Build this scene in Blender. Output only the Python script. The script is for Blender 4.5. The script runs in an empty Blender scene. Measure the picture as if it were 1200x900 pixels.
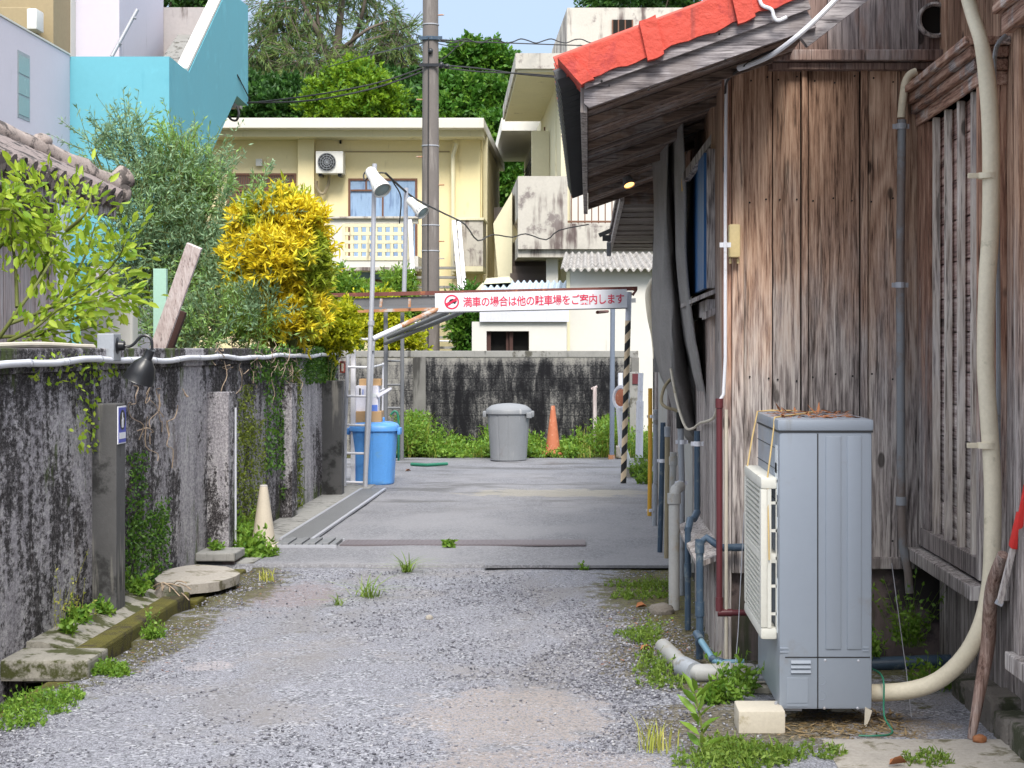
import bpy, bmesh, math, random
import numpy as np
from mathutils import Vector, Matrix
rng = np.random.default_rng(7); random.seed(7)
R = math.radians
# ---------------------------------------------------------------- camera frame
F, CX, CY, H = 2000.0, 689.0, 408.0, 1.6       # focal length and vanishing point measured on the photo (1200 px wide)
def W(px, py, d): return Vector(((px-CX)*d/F, d, H-(py-CY)*d/F))
def G(px, py, z=0.0):
    d = (H-z)*F/(py-CY); return Vector(((px-CX)*d/F, d, z))
SC = bpy.context.scene
cam = bpy.data.cameras.new('camera'); camo = bpy.data.objects.new('camera', cam); SC.collection.objects.link(camo)
camo.location = (0, 0, H); camo.rotation_euler = (R(90), 0, 0)
cam.sensor_width = 36; cam.lens = 60; cam.shift_x = -89/1200; cam.shift_y = -42/1200
cam.clip_start = 0.05; cam.clip_end = 2000
SC.camera = camo
SC.view_settings.view_transform = 'Standard'; SC.view_settings.look = 'None'
SC.view_settings.exposure = 1.52; SC.view_settings.gamma = 1
SC.view_settings.use_curve_mapping = False
wd = bpy.data.worlds.new('World'); SC.world = wd; wd.use_nodes = True
wn = wd.node_tree; wn.nodes.clear()
sky = wn.nodes.new('ShaderNodeTexSky'); sky.sky_type = 'NISHITA'; sky.sun_disc = False
SUN_EL, SUN_AZ = 46, 174                        # azimuth clockwise from +Y
sky.sun_elevation = R(SUN_EL); sky.sun_rotation = R(SUN_AZ)
sky.air_density = 1.0; sky.dust_density = 2.5; sky.ozone_density = 1.0
# thin high cloud veil over the blue
wtc = wn.nodes.new('ShaderNodeTexCoord'); wno = wn.nodes.new('ShaderNodeTexNoise')
wno.inputs['Scale'].default_value = 3.0; wno.inputs['Detail'].default_value = 6
wn.links.new(wtc.outputs['Generated'], wno.inputs['Vector'])
wrp = wn.nodes.new('ShaderNodeMapRange'); wrp.inputs[1].default_value = .35; wrp.inputs[2].default_value = .7
wrp.inputs[3].default_value = .66; wrp.inputs[4].default_value = .93
wn.links.new(wno.outputs['Fac'], wrp.inputs[0])
wmx = wn.nodes.new('ShaderNodeMix'); wmx.data_type = 'RGBA'
wn.links.new(wrp.outputs[0], wmx.inputs[0]); wn.links.new(sky.outputs[0], wmx.inputs[6])
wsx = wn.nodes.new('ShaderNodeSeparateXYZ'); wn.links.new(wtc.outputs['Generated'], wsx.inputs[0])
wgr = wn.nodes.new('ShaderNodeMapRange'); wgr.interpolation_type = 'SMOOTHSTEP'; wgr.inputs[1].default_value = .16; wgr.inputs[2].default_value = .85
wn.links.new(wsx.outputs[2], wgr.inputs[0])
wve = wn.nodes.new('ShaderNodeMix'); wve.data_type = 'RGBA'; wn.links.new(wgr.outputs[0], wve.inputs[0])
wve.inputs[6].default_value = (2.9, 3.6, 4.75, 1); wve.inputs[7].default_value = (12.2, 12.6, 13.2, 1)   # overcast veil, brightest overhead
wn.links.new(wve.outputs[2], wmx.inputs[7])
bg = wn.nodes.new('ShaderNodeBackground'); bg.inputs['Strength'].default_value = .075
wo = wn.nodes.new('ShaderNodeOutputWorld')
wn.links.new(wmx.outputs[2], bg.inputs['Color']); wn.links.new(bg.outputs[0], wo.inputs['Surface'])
sl = bpy.data.lights.new('sun', 'SUN'); sl.energy = 1.5; sl.angle = R(20); sl.color = (1, .95, .87)
so = bpy.data.objects.new('sun', sl); SC.collection.objects.link(so)
sv = Vector((math.sin(R(SUN_AZ))*math.cos(R(SUN_EL)), math.cos(R(SUN_AZ))*math.cos(R(SUN_EL)), math.sin(R(SUN_EL))))
so.rotation_euler = sv.to_track_quat('Z', 'Y').to_euler(); so.location = (4, -4, 12)

# ---------------------------------------------------------------- scene bookkeeping
COL = SC.collection
WL = {}                                          # world location of every object (nothing is rotated but copies)
def tag(o, label=None, cat=None, group=None, kind=None):
    if label: o['label'] = label
    if cat: o['category'] = cat
    if group: o['group'] = group
    if kind: o['kind'] = kind
    return o
def thing(name, label, cat, loc, group=None):
    o = bpy.data.objects.new(name, None); COL.objects.link(o); o.empty_display_size = .1
    o.location = loc; WL[o] = Vector(loc)
    return tag(o, label, cat, group)
def place(name, me, parent):
    if parent is None:
        n = len(me.vertices); co = np.empty(n*3); me.vertices.foreach_get('co', co); co = co.reshape(-1, 3)
        lo, hi = co.min(0), co.max(0); org = Vector(((lo[0]+hi[0])/2, (lo[1]+hi[1])/2, lo[2]))
    else: org = WL[parent]
    me.transform(Matrix.Translation(-org))
    o = bpy.data.objects.new(name, me); COL.objects.link(o)
    if parent is None: o.location = org
    else: o.parent = parent
    WL[o] = org
    return o
class MB:
    """collects shapes in world coordinates; build() links them as ONE mesh object"""
    def __init__(s): s.bm = bmesh.new()
    def _m(s, idx0, mi):
        s.bm.faces.ensure_lookup_table()
        for f in s.bm.faces[idx0:]: f.material_index = mi
    def box(s, a, b, bev=0, mi=0, mat=None):
        n0 = len(s.bm.faces)
        x0, y0, z0 = [min(a[i], b[i]) for i in range(3)]; x1, y1, z1 = [max(a[i], b[i]) for i in range(3)]
        P = [(x0,y0,z0),(x1,y0,z0),(x1,y1,z0),(x0,y1,z0),(x0,y0,z1),(x1,y0,z1),(x1,y1,z1),(x0,y1,z1)]
        if mat is not None: P = [mat @ Vector(p) for p in P]
        v = [s.bm.verts.new(p) for p in P]
        fs = [s.bm.faces.new([v[i] for i in q]) for q in ((0,3,2,1),(4,5,6,7),(0,1,5,4),(1,2,6,5),(2,3,7,6),(3,0,4,7))]
        if bev:
            es = list({e for f in fs for e in f.edges})
            bmesh.ops.bevel(s.bm, geom=es, offset=bev, segments=2, affect='EDGES', profile=.6)
        s._m(n0, mi); return s
    def beam(s, p0, p1, w, h, up=(0,0,1), bev=0, mi=0):
        p0, p1 = Vector(p0), Vector(p1); d = p1-p0; L = d.length; y = d.normalized()
        x = y.cross(Vector(up)); x = x.normalized() if x.length > 1e-6 else Vector((1,0,0)); z = x.cross(y)
        M = Matrix((x, y, z)).transposed().to_4x4(); M.translation = p0
        return s.box((-w/2, 0, -h/2), (w/2, L, h/2), bev, mi, M)
    def prism(s, pts, ext, mi=0):
        n0 = len(s.bm.faces); ext = Vector(ext)
        a = [s.bm.verts.new(Vector(p)) for p in pts]; b = [s.bm.verts.new(Vector(p)+ext) for p in pts]
        n = len(pts)
        s.bm.faces.new(a); s.bm.faces.new(b[::-1])
        for i in range(n): s.bm.faces.new([a[i], b[i], b[(i+1)%n], a[(i+1)%n]])
        s._m(n0, mi); return s
    def quad(s, pts, mi=0):
        f = s.bm.faces.new([s.bm.verts.new(Vector(p)) for p in pts]); f.material_index = mi; return s
    def tube(s, pts, r, seg=10, mi=0, smooth=0, caps=True):
        n0 = len(s.bm.faces)
        pts = [Vector(p) for p in pts]
        rr = list(r) if hasattr(r, '__len__') else [r]*len(pts)
        if smooth and len(pts) > 2:
            q, q2 = [], []
            for i in range(len(pts)-1):
                a, b, c, d = pts[max(i-1,0)], pts[i], pts[i+1], pts[min(i+2,len(pts)-1)]
                for k in range(smooth):
                    t = k/smooth
                    q.append(.5*((2*b)+(c-a)*t+(2*a-5*b+4*c-d)*t*t+(3*b-a-3*c+d)*t**3)); q2.append(rr[i]*(1-t)+rr[i+1]*t)
            q.append(pts[-1]); q2.append(rr[-1]); pts, rr = q, q2
        prev = None; rings = []
        for i, p in enumerate(pts):
            t = (pts[min(i+1,len(pts)-1)]-pts[max(i-1,0)]).normalized()
            if prev is None:
                u = t.cross(Vector((0,0,1)) if abs(t.z) < .9 else Vector((1,0,0))).normalized()
            else:
                u = prev-t*prev.dot(t); u = u.normalized() if u.length > 1e-6 else t.orthogonal().normalized()
            w = t.cross(u); prev = u
            rings.append([s.bm.verts.new(p+(u*math.cos(2*math.pi*k/seg)+w*math.sin(2*math.pi*k/seg))*rr[i]) for k in range(seg)])
        for a, b in zip(rings, rings[1:]):
            for k in range(seg): s.bm.faces.new([a[k], a[(k+1)%seg], b[(k+1)%seg], b[k]])
        if caps: s.bm.faces.new(rings[0][::-1]); s.bm.faces.new(rings[-1])
        s._m(n0, mi); return s
    def lathe(s, prof, c, seg=28, mi=0, M=None, wob=None):
        n0 = len(s.bm.faces); c = Vector(c); M = M or Matrix.Identity(3)
        rings = []
        for (r, z) in prof:
            ring = []
            for k in range(seg):
                a = 2*math.pi*k/seg; rk = r*(1+(wob(a, z) if wob else 0))
                ring.append(s.bm.verts.new(c+M @ Vector((rk*math.cos(a), rk*math.sin(a), z))))
            rings.append(ring)
        for a, b in zip(rings, rings[1:]):
            for k in range(seg): s.bm.faces.new([a[k], a[(k+1)%seg], b[(k+1)%seg], b[k]])
        s.bm.faces.new(rings[0][::-1]); s.bm.faces.new(rings[-1])
        s._m(n0, mi); return s
    def ball(s, c, r, sub=2, mi=0, jit=0):
        n0 = len(s.bm.faces); r = (r,)*3 if not hasattr(r, '__len__') else r
        M = Matrix.Translation(Vector(c)) @ Matrix.Diagonal((*r, 1))
        g = bmesh.ops.create_icosphere(s.bm, subdivisions=sub, radius=1, matrix=M)
        if jit:
            for v in g['verts']: v.co += Vector((random.uniform(-1,1)*r[0], random.uniform(-1,1)*r[1], random.uniform(-1,1)*r[2]))*jit
        s._m(n0, mi); return s
    def each(s, name, mat, parent, smooth=False, angle=38):
        """every separate piece becomes a part of its own"""
        seen = set(); out = []
        for f0 in s.bm.faces[:]:
            if f0 in seen: continue
            isl, st = [], [f0]; seen.add(f0)
            while st:
                f = st.pop(); isl.append(f)
                for v in f.verts:
                    for g in v.link_faces:
                        if g not in seen: seen.add(g); st.append(g)
            k = MB(); mp = {}
            for f in isl:
                k.bm.faces.new([mp.setdefault(v, None) or mp.__setitem__(v, k.bm.verts.new(v.co)) or mp[v] for v in f.verts])
            out.append(k.build(name, mat, parent, smooth, angle))
        s.bm.free(); return out
    def build(s, name, mat, parent=None, smooth=False, angle=38):
        me = bpy.data.meshes.new(name)
        bmesh.ops.recalc_face_normals(s.bm, faces=s.bm.faces[:])
        s.bm.to_mesh(me); s.bm.free()
        for m in (mat if isinstance(mat, (list, tuple)) else [mat]): me.materials.append(m)
        if smooth:
            me.polygons.foreach_set('use_smooth', [True]*len(me.polygons)); me.set_sharp_from_angle(angle=R(angle))
        return place(name, me, parent)
def np_mesh(name, V, Fc, mat, parent=None, mi=None, smooth=False):
    """V (n,3); Fc (m,k) all faces with the same corner count"""
    me = bpy.data.meshes.new(name); V = np.asarray(V, np.float32); Fc = np.asarray(Fc, np.int32)
    m, k = Fc.shape
    me.vertices.add(len(V)); me.vertices.foreach_set('co', V.ravel())
    me.loops.add(m*k); me.loops.foreach_set('vertex_index', Fc.ravel())
    me.polygons.add(m); me.polygons.foreach_set('loop_start', np.arange(m, dtype=np.int32)*k)
    try: me.polygons.foreach_set('loop_total', np.full(m, k, np.int32))
    except Exception: pass
    for q in (mat if isinstance(mat, (list, tuple)) else [mat]): me.materials.append(q)
    if mi is not None: me.polygons.foreach_set('material_index', np.asarray(mi, np.int32))
    if smooth: me.polygons.foreach_set('use_smooth', [True]*m)
    me.update(calc_edges=True); me.validate()
    return place(name, me, parent)
def copy_thing(o, loc, label=None):
    """a thing and its parts (and sub-parts), linked with data shared"""
    c = o.copy(); COL.objects.link(c); c.location = loc; WL[c] = Vector(loc)
    if label: c['label'] = label
    for ch in list(o.children):
        k = ch.copy(); COL.objects.link(k); k.parent = c
        for g in list(ch.children):
            h = g.copy(); COL.objects.link(h); h.parent = k
    return c

# ---------------------------------------------------------------- materials
class NT:
    def __init__(s, name):
        s.m = bpy.data.materials.new(name); s.m.use_nodes = True; s.t = s.m.node_tree; s.t.nodes.clear()
        s.out = s.t.nodes.new('ShaderNodeOutputMaterial'); s._pos = None
    def set(s, sock, v):
        if isinstance(v, bpy.types.NodeSocket): s.t.links.new(v, sock)
        elif hasattr(v, '__len__') and len(v) == 3 and sock.type == 'RGBA': sock.default_value = (*v, 1)
        else: sock.default_value = v
    @property
    def pos(s):
        if s._pos is None: s._geo = s.t.nodes.new('ShaderNodeNewGeometry'); s._pos = s._geo.outputs['Position']
        return s._pos
    @property
    def rnd(s): s.pos; return s._geo.outputs['Random Per Island']
    def map(s, v, sc=(1,1,1), loc=(0,0,0), rot=(0,0,0)):
        n = s.t.nodes.new('ShaderNodeMapping'); s.set(n.inputs['Vector'], v); s.set(n.inputs['Scale'], sc); s.set(n.inputs['Location'], loc); s.set(n.inputs['Rotation'], rot)
        return n.outputs[0]
    def noise(s, v, scale=5, detail=4, rough=.55, dist=0, color=False):
        n = s.t.nodes.new('ShaderNodeTexNoise'); s.set(n.inputs['Vector'], v)
        for k, q in (('Scale',scale),('Detail',detail),('Roughness',rough),('Distortion',dist)): s.set(n.inputs[k], q)
        return n.outputs['Color' if color else 'Fac']
    def vor(s, v, scale=5, feature='F1', out='Distance', rand=1):
        n = s.t.nodes.new('ShaderNodeTexVoronoi'); n.feature = feature; s.set(n.inputs['Vector'], v); s.set(n.inputs['Scale'], scale); s.set(n.inputs['Randomness'], rand)
        return n.outputs[out]
    def wave(s, v, scale=5, dist=0, detail=2, dscale=1, direction='X', kind='BANDS'):
        n = s.t.nodes.new('ShaderNodeTexWave'); n.wave_type = kind
        if kind == 'BANDS': n.bands_direction = direction
        s.set(n.inputs['Vector'], v)
        for k, q in (('Scale',scale),('Distortion',dist),('Detail',detail),('Detail Scale',dscale)): s.set(n.inputs[k], q)
        return n.outputs['Fac']
    def ramp(s, f, stops):
        n = s.t.nodes.new('ShaderNodeValToRGB'); s.set(n.inputs[0], f); e = n.color_ramp.elements
        while len(e) < len(stops): e.new(.5)
        for el, (p, c) in zip(e, stops):
            el.position = p; el.color = (c, c, c, 1) if not hasattr(c, '__len__') else (*c, 1)
        return n.outputs[0]
    def mix(s, f, a, b, mode='MIX'):
        n = s.t.nodes.new('ShaderNodeMix'); n.data_type = 'RGBA'; n.blend_type = mode
        s.set(n.inputs[0], f); s.set(n.inputs[6], a); s.set(n.inputs[7], b); return n.outputs[2]
    def math(s, op, a, b=0.0, c=0.0, clamp=False):
        n = s.t.nodes.new('ShaderNodeMath'); n.operation = op; n.use_clamp = clamp
        s.set(n.inputs[0], a); s.set(n.inputs[1], b); s.set(n.inputs[2], c); return n.outputs[0]
    def range(s, v, a, b, c=0.0, d=1.0):
        n = s.t.nodes.new('ShaderNodeMapRange'); n.interpolation_type = 'SMOOTHSTEP'
        for i, q in enumerate((v, a, b, c, d)): s.set(n.inputs[i], q)
        return n.outputs[0]
    def sep(s, v):
        n = s.t.nodes.new('ShaderNodeSeparateXYZ'); s.set(n.inputs[0], v); return n.outputs
    def comb(s, x, y, z):
        n = s.t.nodes.new('ShaderNodeCombineXYZ')
        for i, q in enumerate((x, y, z)): s.set(n.inputs[i], q)
        return n.outputs[0]
    def vadd(s, a, b):
        n = s.t.nodes.new('ShaderNodeVectorMath'); n.operation = 'ADD'; s.set(n.inputs[0], a); s.set(n.inputs[1], b); return n.outputs[0]
    def bump(s, h, strength=.3, dist=.01, nrm=None):
        n = s.t.nodes.new('ShaderNodeBump'); s.set(n.inputs['Height'], h); s.set(n.inputs['Strength'], strength); s.set(n.inputs['Distance'], dist)
        if nrm: s.set(n.inputs['Normal'], nrm)
        return n.outputs[0]
    def blob(s, cx, cy, rx, ry, nz, soft=.5, amt=.8):
        """soft elliptical patch on the ground, its edge broken by the noise nz"""
        x, y, z = s.sep(s.pos)
        a = s.math('DIVIDE', s.math('SUBTRACT', x, cx), rx); b = s.math('DIVIDE', s.math('SUBTRACT', y, cy), ry)
        r = s.math('SQRT', s.math('ADD', s.math('MULTIPLY', a, a), s.math('MULTIPLY', b, b)))
        r = s.math('ADD', r, s.math('MULTIPLY', s.math('SUBTRACT', nz, .5), amt*2))
        return s.range(r, 1+soft*.5, 1-soft*.5)
    def bsdf(s, col, rough=.7, metal=0, nrm=None, spec=.4, **kw):
        n = s.t.nodes.new('ShaderNodeBsdfPrincipled'); s.set(n.inputs['Base Color'], col); s.set(n.inputs['Roughness'], rough)
        s.set(n.inputs['Metallic'], metal); s.set(n.inputs['Specular IOR Level'], spec)
        if nrm is not None: s.set(n.inputs['Normal'], nrm)
        for k, q in kw.items(): s.set(n.inputs[k], q)
        s.t.links.new(n.outputs[0], s.out.inputs['Surface']); return n
def surf(name, col, rough=.6, var=.18, scale=6, metal=0, bump=.15, bscale=60, spec=.4, streak=None, blot=None, fine=.12, bdist=.004):
    """painted/cast surface: broad tone drift, fine mottling, optional run-down streaks (colour, threshold 0..1) and blotches"""
    n = NT(name)
    a = n.noise(n.pos, scale, 5, .6); b = n.noise(n.pos, scale*14, 3, .6)
    k = n.math('ADD', n.math('MULTIPLY', n.math('SUBTRACT', a, .5), var*2), n.math('MULTIPLY', n.math('SUBTRACT', b, .5), fine*2))
    k = n.math('ADD', k, 1.0)
    c = n.mix(1, col, n.comb(k, k, k), 'MULTIPLY')
    if blot:
        f = n.noise(n.pos, blot[2] if len(blot) > 2 else 3, 8, .68)
        c = n.mix(n.range(f, blot[1]-.06, blot[1]+.05), c, blot[0])
    if streak:
        sc = streak[2] if len(streak) > 2 else 9
        f = n.noise(n.map(n.pos, (1, 1, .1)), sc, 7, .65)
        f2 = n.noise(n.pos, 1.3, 3)
        c = n.mix(n.range(n.math('ADD', f, n.math('MULTIPLY', n.math('SUBTRACT', f2, .5), .5)), streak[1]-.09, streak[1]+.09), c, streak[0])
    h = n.noise(n.pos, bscale, 4, .6)
    n.bsdf(c, n.math('ADD', rough, n.math('MULTIPLY', n.math('SUBTRACT', a, .5), .15)), metal, n.bump(h, bump, bdist) if bump else None, spec)
    return n.m
def leafmat(name, a, b, trans=.35, rough=.5, c=None, cthr=.9):
    n = NT(name); f = n.rnd
    col = n.mix(f, a, b)
    if c: col = n.mix(n.range(n.noise(n.pos, 1.7, 3), cthr-.1, cthr), col, c)
    p = n.bsdf(col, rough, spec=.35)
    t = n.t.nodes.new('ShaderNodeBsdfTranslucent'); n.set(t.inputs[0], n.mix(.5, col, (.35, .42, .04), 'MIX') if trans > .3 else col)
    mx = n.t.nodes.new('ShaderNodeMixShader'); mx.inputs[0].default_value = trans
    n.t.links.new(p.outputs[0], mx.inputs[1]); n.t.links.new(t.outputs[0], mx.inputs[2]); n.t.links.new(mx.outputs[0], n.out.inputs['Surface'])
    return n.m
def woodmat(name, brown, grey, gz=None, amt=.12, axis='Z', gscale=1.0, bump=.5, greyness=.5, knots=1, dark=(.02,.015,.012), rough=.8):
    """weathered plank; brown/grey are (dark, mid, light) triples; gz=(low, high): silvered below, brown above"""
    n = NT(name); r = n.rnd
    off = n.comb(n.math('MULTIPLY', r, 17.3), n.math('MULTIPLY', r, 9.1), n.math('MULTIPLY', r, 31.7))
    q = n.vadd(n.pos, off)
    st = {'Z': (1, 1, .045), 'X': (.045, 1, 1), 'Y': (1, .045, 1)}[axis]
    st2 = {'Z': (1, 1, .16), 'X': (.16, 1, 1), 'Y': (1, .16, 1)}[axis]
    fine = n.noise(n.map(q, st), 130*gscale, 6, .7)
    low = n.noise(n.map(q, {'Z': (1,1,.10), 'X': (.10,1,1), 'Y': (1,.10,1)}[axis]), 6.5*gscale, 2, .45, .25)
    cath = n.math('ADD', n.math('MULTIPLY', n.math('SINE', n.math('MULTIPLY', low, 62)), .5), .5)
    mid = n.noise(n.map(q, st), 34*gscale, 5, .6, .6)
    g = n.math('ADD', n.math('ADD', n.math('MULTIPLY', fine, .60), n.math('MULTIPLY', cath, n.math('MULTIPLY', n.range(n.math('FRACT', n.math('MULTIPLY', r, 13.7)), .25, .75), .085))), n.math('MULTIPLY', mid, .34))
    cb = n.ramp(g, [(.36, brown[0]), (.475, brown[1]), (.63, brown[2])])
    cg = n.ramp(g, [(.37, grey[0]), (.475, grey[1]), (.58, grey[2])])
    pf = n.range(n.noise(n.map(q, {'Z': (1,1,.2), 'X': (.2,1,1), 'Y': (1,.2,1)}[axis]), 26*gscale, 5, .75), .56, .66)
    cg = n.mix(n.math('MULTIPLY', pf, .30), cg, grey[2])
    x, y, z = n.sep(n.pos)
    big = n.noise(n.map(q, (1, 1, .3) if axis == 'Z' else (1, 1, 1)), 3.5, 5, .65)
    if gz:
        hgt = n.math('ADD', z, n.math('MULTIPLY', n.math('SUBTRACT', n.noise(n.map(q, (1,1,.25)), 9, 5, .65), .5), 1.5))
        hgt = n.math('ADD', hgt, n.math('MULTIPLY', n.math('SUBTRACT', r, .5), .45))
        f = n.range(hgt, gz[1], gz[0], .06, .95)
    else: f = n.range(big, .62-greyness*.3, .75-greyness*.3)
    c = n.mix(f, cb, cg)
    # drying cracks and knots
    crack = n.range(n.noise(n.map(q, st), 48*gscale, 4, .6), .39, .33)
    c = n.mix(n.math('MULTIPLY', crack, .6), c, dark)
    kv = {'Z': (7, 7, 3.2), 'X': (3.2, 7, 7), 'Y': (7, 3.2, 7)}[axis]
    kd = n.vor(n.map(q, kv), 1, 'F1')
    kn = n.math('MULTIPLY', n.math('MULTIPLY', n.range(kd, .16, .10), knots), n.range(n.noise(q, 1.1, 1), .48, .54))
    c = n.mix(n.math('MULTIPLY', kn, .8), c, dark)
    k = n.math('ADD', n.math('MULTIPLY', n.math('SUBTRACT', r, .5), amt*2), 1)
    c = n.mix(1, c, n.comb(k, k, k), 'MULTIPLY')
    hh = n.math('SUBTRACT', n.math('ADD', g, n.math('MULTIPLY', cath, .15)), n.math('MULTIPLY', crack, .5))
    n.bsdf(c, rough, nrm=n.bump(hh, bump, .006), spec=.25)
    return n.m

# old boundary wall: light cement under black mildew that runs down, moss low and under the coping
def m_oldwall():
    n = NT('mildewed_concrete'); p = n.pos; x, y, z = n.sep(p)
    st = n.noise(n.map(p, (1, .8, .12)), 7, 8, .68, .4); bl = n.noise(p, 2.2, 8, .7); fn = n.noise(n.map(p, (1,.36,.75)), 34, 8, .82)
    f = n.math('ADD', n.math('ADD', n.math('MULTIPLY', st, .36), n.math('MULTIPLY', bl, .24)), n.math('MULTIPLY', fn, .46))
    # two washed pale runs
    ny = n.math('MULTIPLY', n.math('SUBTRACT', n.noise(n.map(p, (1,1,.4)), 5, 4), .5), .6)
    yy = n.math('ADD', y, ny)
    run = n.math('ADD', n.range(n.math('ABSOLUTE', n.math('SUBTRACT', yy, 12.2)), .46, .05, 0, .17), n.range(n.math('ABSOLUTE', n.math('SUBTRACT', yy, 17.3)), .7, .1, 0, .15))
    crust = n.noise(n.map(p, (1, .62, .48)), 2.0, 12, .8, .25)
    km = n.math('ADD', n.math('ADD', n.math('MULTIPLY', crust, .62), n.math('MULTIPLY', fn, .38)), n.math('MULTIPLY', n.math('SUBTRACT', st, .5), .30))
    km = n.math('ADD', n.math('SUBTRACT', km, run), n.math('ADD', n.range(z, .45, .0, 0, .03), n.range(z, 1.05, 1.46, 0, .035)))
    kmask = n.range(km, .478, .530)
    gr = n.noise(n.map(p, (1,.4,.8)), 70, 4, .8)
    pale = n.ramp(n.math('ADD', n.math('MULTIPLY', gr, .6), n.math('MULTIPLY', st, .4)), [(.36, (.11,.105,.115)), (.47, (.27,.255,.275)), (.56, (.43,.415,.425)), (.68, (.64,.62,.58))])
    blk = n.ramp(gr, [(.38, (.011,.010,.010)), (.52, (.05,.045,.047)), (.64, (.16,.15,.155))])
    c = n.mix(kmask, pale, blk)
    rust = n.range(n.noise(n.map(p, (1,1,.3)), 3.1, 5, .6), .60, .70)
    c = n.mix(n.math('MULTIPLY', rust, .55), c, (.055, .032, .02))
    mz = n.math('ADD', n.range(z, .45, .0, 0, .13), n.range(z, 1.3, 1.55, 0, .1))
    ms = n.range(n.math('ADD', n.noise(n.map(p, (1,1,.35)), 4.3, 6, .65), mz), .63, .72)
    c = n.mix(n.math('MULTIPLY', ms, .75), c, n.mix(fn, (.03,.045,.008), (.09,.13,.02)))
    n.bsdf(c, .92, nrm=n.bump(n.math('ADD', fn, st), .6, .012), spec=.2); return n.m
def m_blockwall():
    n = NT('mouldy_block_wall'); p = n.pos; x, y, z = n.sep(p)
    br = n.t.nodes.new('ShaderNodeTexBrick'); n.set(br.inputs['Vector'], n.comb(x, z, 0.0)); br.offset = .5
    for k, v in (('Scale',1.0),('Mortar Size',.006),('Brick Width',.39),('Row Height',.19),('Mortar Smooth',.3)): n.set(br.inputs[k], v)
    st = n.noise(n.map(p, (1,1,.22)), 5, 8, .7, .3); fn = n.noise(p, 40, 5, .7); bl = n.noise(p, 1.6, 6, .65)
    f = n.math('ADD', n.math('ADD', n.math('MULTIPLY', st, .55), n.math('MULTIPLY', bl, .25)), n.math('MULTIPLY', fn, .25))
    f = n.math('ADD', f, n.math('MULTIPLY', br.outputs['Fac'], -.035))
    top = n.range(z, 1.30, 1.5, 0, .1); f = n.math('ADD', f, top)
    cx_ = n.range(n.math('ABSOLUTE', n.math('ADD', x, .95)), 1.2, 1.9, -.022, .05); f = n.math('ADD', f, cx_)
    c = n.ramp(f, [(.46, (.010,.010,.012)), (.515, (.04,.04,.042)), (.56, (.15,.145,.14)), (.64, (.29,.28,.255)), (.8, (.4,.39,.35))])
    n.bsdf(c, .92, nrm=n.bump(n.math('ADD', f, n.math('MULTIPLY', br.outputs['Fac'], -.6)), .5, .01), spec=.2); return n.m
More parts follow.
